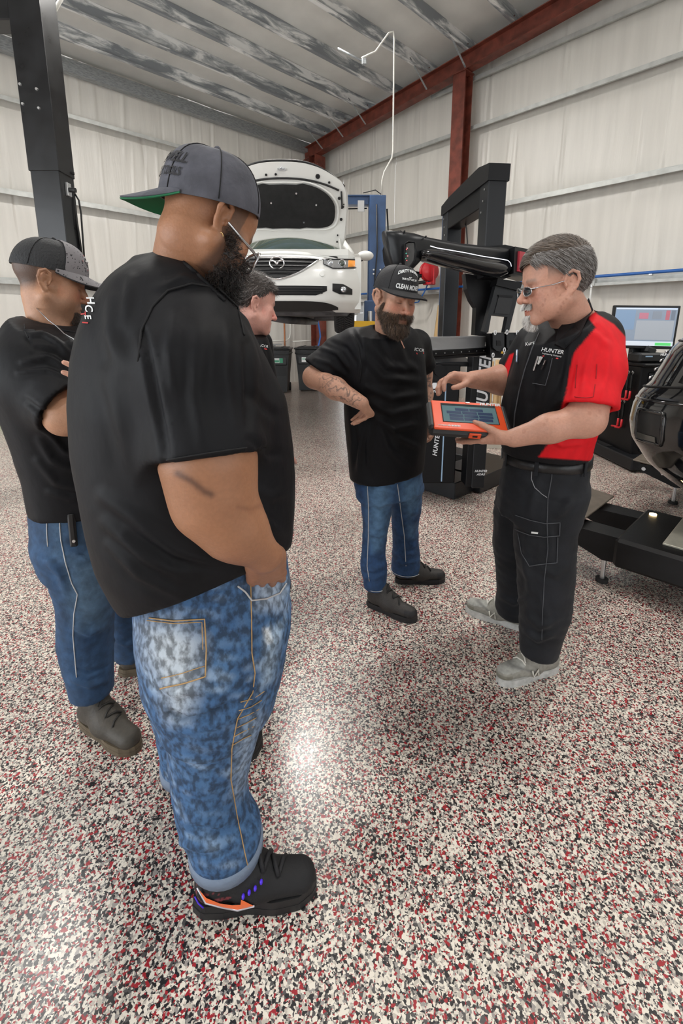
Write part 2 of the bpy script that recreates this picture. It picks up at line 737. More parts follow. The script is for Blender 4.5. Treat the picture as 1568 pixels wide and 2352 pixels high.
t1.inputs['Detail'].default_value = 8
t1.inputs['Roughness'].default_value = 0.62
t1.inputs['Distortion'].default_value = 0.6
l.new(mp.outputs[0], t1.inputs['Vector'])
rp = n.new('ShaderNodeValToRGB')
rp.color_ramp.elements[0].position = 0.43
rp.color_ramp.elements[0].color = (0.27, 0.29, 0.31, 1)
rp.color_ramp.elements[1].position = 0.57
rp.color_ramp.elements[1].color = (0.86, 0.86, 0.85, 1)
e = rp.color_ramp.elements.new(0.50)
e.color = (0.50, 0.52, 0.53, 1)
l.new(t1.outputs[0], rp.inputs[0])
l.new(rp.outputs[0], b.inputs['Base Color'])
rm = n.new('ShaderNodeMapRange')
rm.inputs[1].default_value = 0.46
rm.inputs[2].default_value = 0.6
rm.inputs[3].default_value = 0.25
rm.inputs[4].default_value = 0.0
l.new(t1.outputs[0], rm.inputs[0])
l.new(rm.outputs[0], b.inputs['Metallic'])

# flake epoxy floor
M_floor = mat('flake_epoxy_floor', (0.5, 0.45, 0.42), 0.3)
n, l = nt(M_floor)
b = n['Principled BSDF']
tc = n.new('ShaderNodeTexCoord')
wob = n.new('ShaderNodeTexNoise')
wob.inputs['Scale'].default_value = 90
l.new(tc.outputs['Object'], wob.inputs['Vector'])
addv = n.new('ShaderNodeMixRGB')
addv.blend_type = 'ADD'
addv.inputs[0].default_value = 0.010
l.new(tc.outputs['Object'], addv.inputs[1])
l.new(wob.outputs['Color'], addv.inputs[2])
cols = [(0.0, (0.80, 0.74, 0.64)), (0.25, (0.54, 0.49, 0.42)), (0.37, (0.32, 0.295, 0.27)), (0.46, (0.014, 0.013, 0.014)),
        (0.66, (0.080, 0.074, 0.072)), (0.77, (0.34, 0.014, 0.022)), (0.91, (0.72, 0.66, 0.57))]
prev = None
hts = []
for i, sc in enumerate((155.0, 250.0)):
    vo = n.new('ShaderNodeTexVoronoi')
    vo.voronoi_dimensions = '3D'
    vo.inputs['Scale'].default_value = sc
    l.new(addv.outputs[0], vo.inputs['Vector'])
    sp = n.new('ShaderNodeSeparateColor')
    l.new(vo.outputs['Color'], sp.inputs[0])
    cr = n.new('ShaderNodeValToRGB')
    cr.color_ramp.interpolation = 'CONSTANT'
    cr.color_ramp.elements[0].position = cols[0][0]
    cr.color_ramp.elements[0].color = (*cols[0][1], 1)
    cr.color_ramp.elements[1].position = cols[1][0]
    cr.color_ramp.elements[1].color = (*cols[1][1], 1)
    for p_, c_ in cols[2:]:
        e = cr.color_ramp.elements.new(p_)
        e.color = (*c_, 1)
    l.new(sp.outputs[0], cr.inputs[0])
    hts.append((vo, sp, cr))
mx = n.new('ShaderNodeMixRGB')
gt = n.new('ShaderNodeMath')
gt.operation = 'GREATER_THAN'
gt.inputs[1].default_value = 0.58
l.new(hts[0][1].outputs[1], gt.inputs[0])
l.new(gt.outputs[0], mx.inputs[0])
l.new(hts[0][2].outputs[0], mx.inputs[1])
l.new(hts[1][2].outputs[0], mx.inputs[2])
l.new(mx.outputs[0], b.inputs['Base Color'])
bp = n.new('ShaderNodeBump')
bp.inputs['Strength'].default_value = 0.35
bp.inputs['Distance'].default_value = 0.0012
l.new(hts[0][1].outputs[2], bp.inputs['Height'])
l.new(bp.outputs[0], b.inputs['Normal'])
b.inputs['Roughness'].default_value = 0.33
b.inputs['Coat Weight'].default_value = 0.35
b.inputs['Coat Roughness'].default_value = 0.20

# ---- floor
fl = MB()
fl.box((1.8, 2.75, -0.06), (13.7, 14.9, 0.12))
tag(fl.build('floor', M_floor), kind='structure')
gr_ = MB()
gr_.box((1.8, 2.75, -0.20), (60, 60, 0.08))
tag(gr_.build('yard_ground', M_concrete), kind='structure')


# ---- liner walls: sheets of vinyl-faced insulation with hanging folds
def liner(fn_pt, L0, L1, z0, z1, nu, nv, seed, flip):
    r = np.random.default_rng(seed)
    u = np.linspace(L0, L1, nu)
    z = np.linspace(z0, z1, nv)
    U, Z = np.meshgrid(u, z, indexing='ij')
    D = 0.012 * np.sin(U * 2.0 + seed) * np.cos(Z * 1.4)
    # vertical pleats gathered in clusters
    for _ in range(int((L1 - L0) * 9)):
        c = r.uniform(L0, L1)
        w = r.uniform(0.012, 0.04)
        zc = r.uniform(z0, z1)
        zl = r.uniform(0.3, 1.4)
        sl_ = r.uniform(-0.06, 0.06)
        amp = r.uniform(0.005, 0.020) * r.choice([-1, 1])
        D += amp * np.exp(-((U - c - sl_ * (Z - zc)) / w) ** 2) * np.exp(-((Z - zc) / zl) ** 4)
    # seams of the rolls every 1.5 m
    for c in np.arange(L0 + 0.7, L1, 1.52):
        D += 0.012 * np.exp(-((U - c) / 0.018) ** 2)
    # sheet is pinched at the girts and bellies between them
    for g in (2.25, 3.72, 5.18):
        D -= 0.03 * np.exp(-((Z - g) / 0.12) ** 2)
    V = fn_pt(U.ravel(), Z.ravel(), D.ravel())
    i, j = np.meshgrid(np.arange(nu - 1), np.arange(nv - 1), indexing='ij')
    a = (i * nv + j).ravel()
    Fc = np.stack([a, a + nv, a + nv + 1, a + 1], 1)
    if flip:
        Fc = Fc[:, ::-1]
    return V, Fc


def stack(parts):
    V, Fc, o = [], [], 0
    for v, f in parts:
        V.append(v)
        Fc.append(f + o)
        o += len(v)
    return np.concatenate(V), np.concatenate(Fc)


def back_pt(u, z, d):
    return np.stack([u, YW - d, z], 1)


def right_pt(u, z, d):
    return np.stack([XW - d, u, z], 1)


DY0, DY1, DZ = 7.30, 9.02, 2.12            # side door opening in the right wall by the corner
V, Fc = liner(back_pt, -5.1, XW, 0, 6.25, 620, 80, 3, False)
wall_back = tag(link('wall_back', npmesh('wall_back', V, Fc), M_vinyl), kind='structure')
V, Fc = stack([liner(right_pt, -4.7, DY0, 0, 7.6, 560, 80, 5, True), liner(right_pt, DY0, DY1, DZ, 6.4, 90, 50, 6, True),
               liner(right_pt, DY1, YW, 0, 6.4, 60, 80, 7, True)])
wall_right = tag(link('wall_right', npmesh('wall_right', V, Fc), M_vinyl), kind='structure')
# front and left walls stand behind the camera, with the open bay doors in them
w = MB()
w.box((-3.6, -4.75, 3.6), (3.0, 0.2, 7.2)).box((6.95, -4.75, 3.6), (3.3, 0.2, 7.2)).box((1.6, -4.75, 5.65), (7.4, 0.2, 3.3))
tag(w.build('wall_front', M_vinyl), kind='structure')
w = MB()
w.box((-5.15, -2.6, 3.6), (0.2, 4.2, 7.2)).box((-5.15, 8.5, 3.3), (0.2, 3.2, 6.6)).box((-5.15, 3.2, 5.5), (0.2, 7.4, 3.0))
tag(w.build('wall_left', M_vinyl), kind='structure')

# ---- ceiling liner
nu, nv = 60, 160
U, Vv = np.meshgrid(np.linspace(-5.1, XW, nu), np.linspace(-4.8, YW, nv), indexing='ij')
zz = ztop(Vv) + 0.268 - 0.012 * np.sin(Vv * 7.3) ** 2 + 0.006 * np.sin(U * 5 + Vv * 2)
V = np.stack([U.ravel(), Vv.ravel(), zz.ravel()], 1)
i, j = np.meshgrid(np.arange(nu - 1), np.arange(nv - 1), indexing='ij')
a = (i * nv + j).ravel()
ceiling = tag(link('ceiling', npmesh('ceiling', V, np.stack([a, a + 1, a + nv + 1, a + nv], 1)), M_roofv), kind='structure')

# ---- purlins, Z section, one object each
PUR = [9.23, 8.50, 7.78, 7.02, 6.14, 5.29, 4.42, 3.56, 2.70, 1.84, 0.98, 0.12, -0.74, -1.6, -2.46, -3.32, -4.18]
pm = MB()
L = XW + 5.0
cx_ = (XW - 5.0) / 2
pm.box((0, 0, 0.125), (L, 0.006, 0.25))
pm.box((0, -0.032, 0.003), (L, 0.064, 0.006))
pm.box((0, -0.062, 0.013), (L, 0.005, 0.020))
pm.box((0, 0.032, 0.247), (L, 0.064, 0.006))
pme = pm.mesh('purlin')
pme.materials.append(M_purlin)
for y in PUR:
    o = link('purlin', pme, None, ceiling)
    o.location = (cx_, y, ztop(y) + 0.008)
# eave strut on the back wall and a narrow base angle above it
es = MB()
es.box((cx_, YB - 0.02, 5.99), (L, 0.006, 0.21))
es.box((cx_, YB + 0.05, 5.888), (L, 0.14, 0.006))
es.box((cx_, YB + 0.03, 6.09), (L, 0.10, 0.006))
es.build('eave_strut', M_galv, ceiling)
# short galvanised rake angle where the roof meets the right wall
ra = MB()
for k in range(14):
    y0, y1 = YW - k * 1.05, YW - (k + 1) * 1.05
    M = MX((XW - 0.10, (y0 + y1) / 2, (ztop(y0) + ztop(y1)) / 2 + 0.15), y=(0, 1, -SL), z=(0, SL, 1))
    ra.M = M
    ra.box((0, 0, 0), (0.006, 1.06, 0.10)).box((0.08, 0, 0.05), (0.16, 1.06, 0.006))
ra.M = None
ra.build('rake_angle', M_galv, ceiling)


# ---- girts
def girt(wall, along, c0, c1, z):
    g = MB()
    ln = c1 - c0
    m_ = (c0 + c1) / 2
    if along == 'x':
        g.box((m_, YB + 0.095, z + 0.032), (ln, 0.19, 0.005)).box((m_, YB, z), (ln, 0.006, 0.066))
        g.box((m_, YB + 0.012, z - 0.032), (ln, 0.024, 0.005)).box((m_, YW - 0.03, z + 0.06), (ln, 0.05, 0.05))
    else:
        g.box((XR + 0.095, m_, z + 0.032), (0.19, ln, 0.005)).box((XR, m_, z), (0.006, ln, 0.066))
        g.box((XR + 0.012, m_, z - 0.032), (0.024, ln, 0.005)).box((XW - 0.03, m_, z + 0.06), (0.05, ln, 0.05))
    return g.build('girt', M_girt, wall)


for z in (2.25, 3.72, 5.18):
    girt(wall_back, 'x', -5.0, XW - 0.02, z)
for z in (3.71, 5.20):
    girt(wall_right, 'y', -4.6, 5.36, z)
    girt(wall_right, 'y', 5.42, YB - 0.02, z)
girt(wall_right, 'y', -4.6, 5.36, 6.03)
girt(wall_right, 'y', 5.42, 6.25, 6.03)
girt(wall_right, 'y', -4.6, 9.06, 2.22)
ex_ = MB()                                                # boxed service channel over the lower girt
ex_.box((XR - 0.035, 2.25 - 1.6, 2.165), (0.07, 4.3, 0.05), bev=0.004)
ex_.box((XR - 0.035, 2.83, 2.205), (0.10, 0.10, 0.125), bev=0.004)
ex_.build('service_channel', M_girt, wall_right)

# ---- red iron frame
def ibeam(name, p0, p1, depth, flange, dv, parent=None, tw=0.012, tf=0.016):
    """I section from p0 to p1; dv = direction of the web depth"""
    p0, p1 = Vector(p0), Vector(p1)
    y = (p1 - p0).normalized()
    M = MX((p0 + p1) / 2, y=y, z=dv)
    Ln = (p1 - p0).length
    g = MB()
    g.M = M
    g.box((0, 0, 0), (tw, Ln, depth - tf))
    g.box((0, 0, depth / 2 - tf / 2), (flange, Ln, tf)).box((0, 0, -depth / 2 + tf / 2), (flange, Ln, tf))
    g.M = None
    return g.build(name, M_red, parent)


XF = 8.16
raf = thing('trim_1', None, None)
tag(raf, kind='structure')
ibeam('rafter', (XF, YB + 0.1, ztop(YB + 0.1) - 0.145), (XF, -4.6, ztop(-4.6) - 0.145), 0.29, 0.20, (0, SL, 1), raf)
for y in PUR:                                           # bolted purlin clips and flange braces
    c = MB()
    c.box((XF, y + 0.010, ztop(y) + 0.115), (0.10, 0.010, 0.23))
    for dz in (0.05, 0.14):
        c.cyl((XF - 0.02, y - 0.004, ztop(y) + dz), (XF - 0.02, y - 0.014, ztop(y) + dz), 0.010, n=6)
    c.build('purlin_clip', M_red, raf)
for y in PUR[::1]:
    if y in PUR[1:3] + PUR[4:6] or y == PUR[0]:
        c = MB()
        a_, b_ = Vector((XF - 0.62, y - 0.01, ztop(y) + 0.10)), Vector((XF - 0.10, y - 0.03, ztop(y) - 0.27))
        c.M = MX((a_ + b_) / 2, x=(b_ - a_), y=(0, 1, 0))
        c.box((0, 0, 0), ((b_ - a_).length, 0.035, 0.004)).box((0, 0.016, 0.016), ((b_ - a_).length, 0.004, 0.034))
        c.M = None
        c.build('flange_brace', M_galv, raf)
colm = thing('trim_2', None, None)
tag(colm, kind='structure')
ibeam('column', (XF + 0.01, 5.37, 0), (XF + 0.01, 5.37, ztop(5.37) - 0.30), 0.26, 0.26, (-1, 0, 0), colm)
cp = MB()
cp.box((XF, 5.37, ztop(5.37) - 0.31), (0.30, 0.30, 0.02))
for sx in (-1, 1):
    for sy in (-1, 1):
        cp.cyl((XF + sx * 0.1, 5.37 + sy * 0.1, ztop(5.37) - 0.345), (XF + sx * 0.1, 5.37 + sy * 0.1, ztop(5.37) - 0.32), 0.016, n=6)
cp.build('cap_plate', M_red, colm)
cc = thing('trim_3', None, None)
tag(cc, kind='structure')
ibeam('corner_column', (XF + 0.02, 9.55, 0), (XF + 0.02, 9.55, ztop(9.55) - 0.30), 0.24, 0.34, (0, -1, 0), cc)
st = MB()
st.box((XF - 0.08, 9.55, 5.52), (0.15, 0.22, 0.012)).box((XF + 0.10, 9.55, 5.52), (0.15, 0.22, 0.012))
for k in range(3):
    for sx in (-1, 1):
        st.cyl((XF + 0.02 + sx * 0.10, 9.41, 5.36 + 0.12 * k), (XF + 0.02 + sx * 0.10, 9.435, 5.36 + 0.12 * k), 0.016, n=6)
st.build('stiffener', M_red, cc)

# ---- side door in the right wall
M_doorp = mat('door_panel_paint', (0.62, 0.65, 0.68), 0.45)
d1 = thing('door_1', None, None)
tag(d1, kind='structure')
jb = MB()
for y in (DY0 - 0.04, DY1 + 0.04):
    jb.box((XW - 0.05, y, DZ / 2), (0.26, 0.10, DZ), bev=0.004)
jb.box((XW - 0.05, (DY0 + DY1) / 2, DZ + 0.04), (0.26, DY1 - DY0 + 0.18, 0.10), bev=0.004)
jb.build('door_frame', M_white, d1)
for k in range(2):
    p = MB()
    p.box((XW - 0.05, (DY0 + DY1) / 2 - 0.28, 1.58 + 0.135 + k * 0.27), (0.045, DY1 - DY0 - 0.56, 0.262), bev=0.01)
    p.build('door_panel', M_doorp, d1)
sd = MB()
sd.box((XW - 0.05, DY0 + 0.55, 0.79), (0.04, 1.10, 1.57), bev=0.006)
sd.build('door_leaf', M_doorp, d1)


# ================================================================== white sedan raised on the blue lift
M_carw = mat('pearl_white_paint', (0.74, 0.74, 0.71), 0.22, coat=0.6)
M_blk = mat('black_plastic', (0.010, 0.010, 0.011), 0.45)
M_blkm = mat('matt_black', (0.006, 0.006, 0.007), 0.75)
M_chrome = mat('chrome', (0.80, 0.80, 0.82), 0.12, 1.0)
M_glass = mat('car_glass', (0.045, 0.06, 0.045), 0.04, spec=0.9, coat=0.5)
M_clear = mat('clear_lens', (0.95, 0.97, 1.0), 0.02, trans=1.0, alpha=0.35)
M_silver = mat('lamp_reflector', (0.75, 0.78, 0.82), 0.15, 0.9)
M_amber = mat('amber_lens', (0.85, 0.33, 0.06), 0.15)
M_rubber = mat('tyre_rubber', (0.020, 0.020, 0.021), 0.72, var=0.2, vscale=30)
M_pad = mat('hood_insulation', (0.009, 0.009, 0.009), 0.9, bump=0.6, bscale=25, var=0.3, vscale=12)
M_under = mat('underbody_grey', (0.07, 0.07, 0.075), 0.6, var=0.4, vscale=9)

CARZ = 1.44
car = thing('sedan_car', 'white sedan with open hood raised high on the blue two-post lift', 'car', cw((-0.70, 5.12, CARZ)), CA)


def fy(u, z):
    zz_ = [0.14, 0.22, 0.32, 0.45, 0.55, 0.66, 0.74, 0.80, 0.86]
    yy_ = [0.22, 0.10, 0.02, 0.0, 0.012, 0.05, 0.10, 0.17, 0.30]
    return float(np.interp(z, zz_, yy_)) + 0.34 * (abs(u) / 0.92) ** 3.2


def FP(u, z, off=0.0):
    e = 0.01
    du = (fy(u + e, z) - fy(u - e, z)) / (2 * e)
    dz = (fy(u, z + e) - fy(u, z - e)) / (2 * e)
    nrm = Vector((du, -1, dz)).normalized()
    return Vector((u, fy(u, z), z)) + nrm * off


def patch(name, m, u0, u1, zlo, zhi, off, thick=0.012, nu=28, nv=8, parent=car):
    g = MB()
    lo = zlo if callable(zlo) else (lambda u: zlo)
    hi = zhi if callable(zhi) else (lambda u: zhi)
    g.grid(lambda a, b: FP(u0 + (u1 - u0) * a, lo(u0 + (u1 - u0) * a) * (1 - b) + hi(u0 + (u1 - u0) * a) * b, off), nu, nv, thick)
    return g.build(name, m, parent)


# bumper skin: the fascia, with the grille and intake areas left as shallow recesses by the darker panels set on it
bum = patch('bumper', M_carw, -0.92, 0.92, lambda u: 0.20 + 0.10 * (1 - min(1, abs(u) / 0.62) ** 6), lambda u: 0.845 - 0.10 * (abs(u) / 0.92) ** 2, 0.0, 0.03, 64, 24)
g = MB()                                                   # hood-edge lip above the grille
g.grid(lambda a, b: FP(-0.60 + 1.2 * a, 0.835 - 0.05 * (abs(-0.6 + 1.2 * a) / 0.6) ** 2 + 0.05 * b, 0.012 - 0.05 * b), 30, 4, 0.01)
g.build('front_panel', M_carw, bum)
ghi = lambda u: 0.806 - 0.035 * (abs(u) / 0.44) ** 2
glo = lambda u: 0.545 + 0.205 * (abs(u) / 0.44) ** 1.7
gri = patch('grille', M_blk, -0.44, 0.44, glo, ghi, 0.004, 0.01, 40, 12)
for k in range(5):                                          # grille slats
    zc = 0.60 + 0.040 * k
    um = 0.44 * max(0.05, min(1, (zc - 0.55) / 0.205)) ** (1 / 1.7) - 0.012
    s_ = MB()
    s_.grid(lambda a, b: FP(-um + 2 * um * a, zc + 0.016 * b - 0.006 * (abs(2 * a - 1)) ** 2, 0.006 + 0.012 * (1 - b)), 26, 2, 0.004)
    s_.build('grille_slat', M_blkm if k % 2 else M_blk, gri)
t_ = MB()                                                   # chrome wing under the grille
t_.tube([FP(u, glo(u) - 0.004, 0.012) for u in np.linspace(-0.45, 0.45, 41)], 0.009, 8)
t_.tube([FP(s * (0.45 + 0.11 * q), 0.748 + 0.025 * q, 0.012) for s in (1,) for q in np.linspace(0, 1, 5)], 0.007, 6)
t_.build('chrome_wing', M_chrome, gri)
em = MB()                                                   # emblem: ring with outspread wings
ec = FP(0, 0.700, 0.028)
rgx, rgz = 0.078, 0.062
em.tube([ec + Vector((rgx * math.cos(t), 0, rgz * math.sin(t))) for t in np.linspace(0, 2 * math.pi, 37)[:-1]], 0.0085, 8, closed=True)
for s in (-1, 1):
    em.tube([ec + Vector((s * rgx * x, -0.004, rgz * z)) for x, z in ((0, -0.32), (0.13, 0.02), (0.30, 0.26), (0.55, 0.42), (0.80, 0.47), (0.93, 0.42))], [0.007, 0.010, 0.011, 0.010, 0.008, 0.006], 8)
em.build('emblem', M_chrome, gri)
# lower intake and fog lamp surrounds
ilo, ihi = (lambda u: 0.375 + 0.05 * max(0, (abs(u) - 0.42) / 0.12)), (lambda u: 0.475)
itk = patch('lower_intake', M_blkm, -0.54, 0.54, ilo, ihi, 0.004, 0.01, 36, 6)
for k in range(3):
    s_ = MB()
    zc = 0.395 + 0.026 * k
    s_.grid(lambda a, b: FP(-0.49 + 0.98 * a, zc + 0.010 * b, 0.012), 24, 1, 0.004)
    s_.build('intake_slat', M_blk, itk)
pl_ = patch('front_lip', M_blk, -0.66, 0.66, lambda u: 0.21 + 0.02 * (abs(u) / 0.66) ** 4, lambda u: 0.315 - 0.06 * (abs(u) / 0.66) ** 6, 0.006, 0.03, 40, 6)
for s in (-1, 1):
    u0, u1 = (0.60, 0.82) if s > 0 else (-0.82, -0.60)
    f_ = patch('fog_lamp_bezel', M_blk, u0, u1, lambda u: 0.395 + 0.03 * max(0, (0.68 - abs(u)) / 0.08), lambda u: 0.505 - 0.05 * max(0, (abs(u) - 0.72) / 0.1), 0.005, 0.01, 14, 6)
    c_ = FP(s * 0.715, 0.447, 0.012)
    l_ = MB()
    l_.cyl(c_ + Vector((0, 0.02, 0)), c_ + Vector((0, -0.018, 0)), 0.044, 0.040, 20)
    l_.build('fog_lamp_ring', M_blk, f_)
    l_ = MB()
    l_.ball(c_ + Vector((0, -0.010, 0)), (0.034, 0.018, 0.034), 14, 8)
    l_.build('fog_lamp', M_silver, f_)
    # head lamps
    u0, u1 = (0.50, 0.865) if s > 0 else (-0.865, -0.50)
    hlo = lambda u: 0.665 + 0.035 * ((abs(u) - 0.5) / 0.36) ** 2 + 0.045 * max(0, (0.60 - abs(u)) / 0.1)
    hhi = lambda u: 0.762 + 0.035 * ((abs(u) - 0.5) / 0.36)
    h_ = patch('headlamp', M_silver, u0, u1, hlo, hhi, 0.006, 0.02, 20, 6)
    for uu, rr in ((0.575, 0.030), (0.70, 0.044)):
        c_ = FP(s * uu, 0.728, 0.010)
        q = MB()
        q.lathe([(rr, 0), (rr * 1.04, 0.012), (rr * 0.86, 0.020), (rr * 0.80, 0.010)], 22, c_, Matrix.Rotation(math.pi / 2, 3, 'X'))
        q.build('lamp_ring', M_chrome, h_)
        q = MB()
        q.ball(c_ + Vector((0, -0.006, 0)), (rr * 0.72, rr * 0.4, rr * 0.72), 14, 8)
        q.build('lamp_projector', M_glass if uu > 0.6 else M_silver, h_)
    patch('turn_signal', M_amber, s * 0.775 if s > 0 else -0.85, s * 0.85 if s > 0 else -0.775, lambda u: hlo(u) + 0.012, lambda u: hhi(u) - 0.015, 0.014, 0.008, 8, 4, h_)
    q = MB()
    q.tube([FP(s * u, hlo(u), 0.010) for u in np.linspace(0.5, 0.865, 12)] + [FP(s * u, hhi(u), 0.010) for u in np.linspace(0.865, 0.5, 12)], 0.006, 6, closed=True)
    q.build('lamp_seal', M_blk, h_)
q = MB()
q.cyl(FP(0.485, 0.60, 0.001), FP(0.485, 0.60, 0.008), 0.026, n=20)
q.build('tow_cover', M_carw, bum)

# body sides, engine bay, windscreen and cabin
def side_prof(s):
    return [(0.34, 0.24), (0.34, 0.80), (1.12, 0.97), (1.9, 0.99), (4.2, 1.0), (4.72, 0.92), (4.75, 0.35), (4.1, 0.24),
            (4.05, 0.45), (3.92, 0.58), (3.75, 0.63), (3.58, 0.58), (3.45, 0.45), (3.42, 0.22), (1.32, 0.20), (1.28, 0.45), (1.14, 0.60), (0.95, 0.65), (0.76, 0.60), (0.62, 0.45), (0.60, 0.24)]


for s in (-1, 1):
    g = MB()
    M = MX((s * 0.89, 0, 0), x=(0, 1, 0), y=(0, 0, 1))
    g.prism(side_prof(s), -0.035, 0.035, M)
    g.build('body_side', M_carw, car)
g = MB()
g.box((0, 0.78, 0.50), (1.70, 0.80, 0.50), bev=0.05)
g.build('engine_bay', M_blkm, car)
for k in range(7):
    c = MB()
    x = -0.6 + 0.2 * k
    if k % 2:
        c.box((x, 0.62 + 0.05 * (k % 3), 0.80), (0.16, 0.20, 0.09), bev=0.02)
    else:
        c.cyl((x, 0.6, 0.76), (x, 0.6, 0.86), 0.055, n=14)
    c.build('engine_part', [M_blk, M_under, M_silver][k % 3], car)
g = MB()                                                    # cowl with wiper
g.grid(lambda a, b: (-0.80 + 1.6 * a, 1.06 + 0.16 * b - 0.05 * (2 * a - 1) ** 2 * -1, 0.93 + 0.05 * b - 0.04 * (2 * a - 1) ** 2), 20, 3, 0.03)
g.build('cowl', M_blk, car)
g = MB()
g.grid(lambda a, b: ((-0.74 + 1.48 * a) * (1 - 0.2 * b), 1.20 + 0.80 * b + 0.10 * (2 * a - 1) ** 2, 0.97 + 0.45 * b - 0.03 * (2 * a - 1) ** 2), 16, 8, 0.01)
g.build('windscreen', M_glass, car)
g = MB()
g.tube([(-0.5, 1.16, 0.985), (0.02, 1.22, 1.03), (0.55, 1.24, 1.02)], 0.010, 6)
g.build('wiper', M_blkm, car)
g = MB()
g.grid(lambda a, b: ((-0.60 + 1.2 * a) * (1 - 0.1 * b), 2.0 + 1.5 * b, 1.42 + 0.06 * math.sin(math.pi * min(1, b + 0.2)) - 0.05 * (2 * a - 1) ** 4), 12, 8, 0.03)
g.build('roof', M_carw, car)
for s in (-1, 1):
    g = MB()
    g.prism([(1.25, 0.98), (2.02, 1.42), (3.5, 1.42), (4.25, 1.0)], -0.01, 0.01, MX((s * 0.76, 0, 0), x=(0, 1, 0), y=(-s * 0.30, 0, 0.95)))
    g.build('side_glass', M_glass, car)
    g = MB()
    g.tube([(s * 0.83, 1.2, 0.985), (s * 0.60, 2.02, 1.44), (s * 0.58, 3.4, 1.46), (s * 0.76, 4.3, 1.0)], 0.04, 8)
    g.build('roof_pillar', M_carw, car)
    # door mirror
    g = MB()
    g.ball((s * 1.03, 1.50, 1.005), (0.115, 0.085, 0.068), 18, 12)
    mi = g.build('door_mirror', M_carw, car)
    g = MB()
    g.box((s * 0.93, 1.50, 0.955), (0.14, 0.06, 0.05), bev=0.015)
    g.build('mirror_arm', M_blk, mi)
g = MB()
g.box((0, 2.4, 0.60), (1.72, 3.6, 0.72), bev=0.08)
g.build('cabin_shell', M_carw, car)
g = MB()
g.box((0, 2.3, 0.22), (1.60, 3.9, 0.10), bev=0.03)
g.box((0, 0.62, 0.235), (1.30, 0.75, 0.06), bev=0.02)
for s in (-1, 1):
    g.tube([(s * 0.62, 0.62, 0.22), (s * 0.64, 0.95, 0.17), (s * 0.35, 1.3, 0.16)], 0.035, 8)
    g.cyl((s * 0.30, 0.95, 0.24), (s * 0.72, 0.95, 0.22), 0.04)
g.tube([(-0.3, 0.7, 0.18), (0, 0.75, 0.13), (0.2, 1.4, 0.12), (0.2, 4.0, 0.14)], 0.05, 10)
g.build('underbody', M_under, car)


# open hood
hd = math.radians(61)
H0 = Vector((0, 1.14, 0.985))
hdir = Vector((0, -math.cos(hd), math.sin(hd)))
hn = Vector((0, -math.sin(hd), -math.cos(hd)))            # towards the engine


def HP(u, t, off=0.0):
    """u -1..1 across, t 0 hinge .. 1 tip"""
    hw = np.interp(t, [0, 0.15, 0.55, 0.80, 0.93, 1.0], [0.70, 0.755, 0.785, 0.775, 0.74, 0.70])
    tt = t * 1.06 - 0.24 * abs(u) ** 2.6 * t * t + 0.17 * (1 - u * u) * (1 - t)
    crown = -0.07 * u * u + 0.05 * math.sin(math.pi * t) * (1 - u * u)
    return H0 + Vector((u * hw, 0, 0)) + hdir * tt + hn * (off - 0.05 - crown * -1 * 0.6)


hood = MB().grid(lambda a, b: HP(-1 + 2 * b, a, -0.028), 24, 24, -0.010).build('hood', M_carw, car)
g = MB()
g.grid(lambda a, b: HP((-1 + 2 * b) * 0.975, 0.02 + a * 0.965, -0.004 - 0.010 * math.sin(math.pi * a) ** 2), 24, 24, 0.006)
g.build('hood_inner_panel', M_carw, hood)
def hframe(pts, r):
    q = MB()
    q.tube([HP(u, t, 0.004) for u, t in pts], r, 8, closed=True)
    return q
th_ = np.linspace(0, 2 * math.pi, 61)[:-1]
sup = lambda c, e: math.copysign(abs(c) ** e, c)
padpts = [(0.80 * sup(math.cos(t), 0.55) * (1 - 0.10 * max(0, math.sin(t))), 0.46 + 0.285 * sup(math.sin(t), 0.62) - (0.02 if abs(math.cos(t)) < 0.14 else 0)) for t in th_]
g = MB()
cen = HP(0, 0.46, 0.022)
g.add([HP(u, t, 0.016) for u, t in padpts] + [HP(u * 0.93, 0.46 + (t - 0.46) * 0.93, 0.026) for u, t in padpts] + [cen],
      [(i, (i + 1) % 60, 60 + (i + 1) % 60, 60 + i) for i in range(60)] + [(60 + i, 60 + (i + 1) % 60, 120) for i in range(60)], True)
pad = g.build('insulation_pad', M_pad, hood)
hframe([(u * 1.06, 0.46 + (t - 0.46) * 1.08) for u, t in padpts], 0.014).build('pad_rim', M_carw, hood)
for u, t in ((-0.55, 0.62), (0.2, 0.62), (-0.2, 0.50), (0.5, 0.5), (-0.62, 0.25), (0.30, 0.25)):
    MB().cyl(HP(u, t, 0.022), HP(u, t, 0.034), 0.014, 0.010, 10).build('pad_clip', M_silver, pad)
for u, t, r in ((-0.55, 0.86, 0.028), (0.55, 0.86, 0.028), (-0.25, 0.84, 0.014), (-0.1, 0.84, 0.014), (0.72, 0.83, 0.014), (0.86, 0.66, 0.018), (0.92, 0.56, 0.012), (0.90, 0.38, 0.018), (0.86, 0.16, 0.010), (0.88, 0.08, 0.012), (0.93, 0.60, 0.008)):
    g = MB()
    g.cyl(HP(u, t, 0.0), HP(u, t, 0.018), r, r * 0.8, 12)
    g.build('frame_hole', M_blkm, hood)
g = MB()
g.tube([HP(-0.86 + 1.72 * q, 0.775 + 0.02 * math.sin(math.pi * q), 0.008) for q in np.linspace(0, 1, 25)], 0.012, 8)
g.tube([HP(0.90, 0.78 - 0.25 * q, 0.010) for q in np.linspace(0, 1, 6)], 0.010, 6)
g.build('weather_strip', M_blk, hood)
g = MB()
g.tube([HP(-0.98 + 1.96 * q, 0.995 - 0.10 * abs(2 * q - 1) ** 5, -0.02) for q in np.linspace(0, 1, 41)], 0.014, 8)
g.build('hood_edge_seal', M_blk, hood)
g = MB()
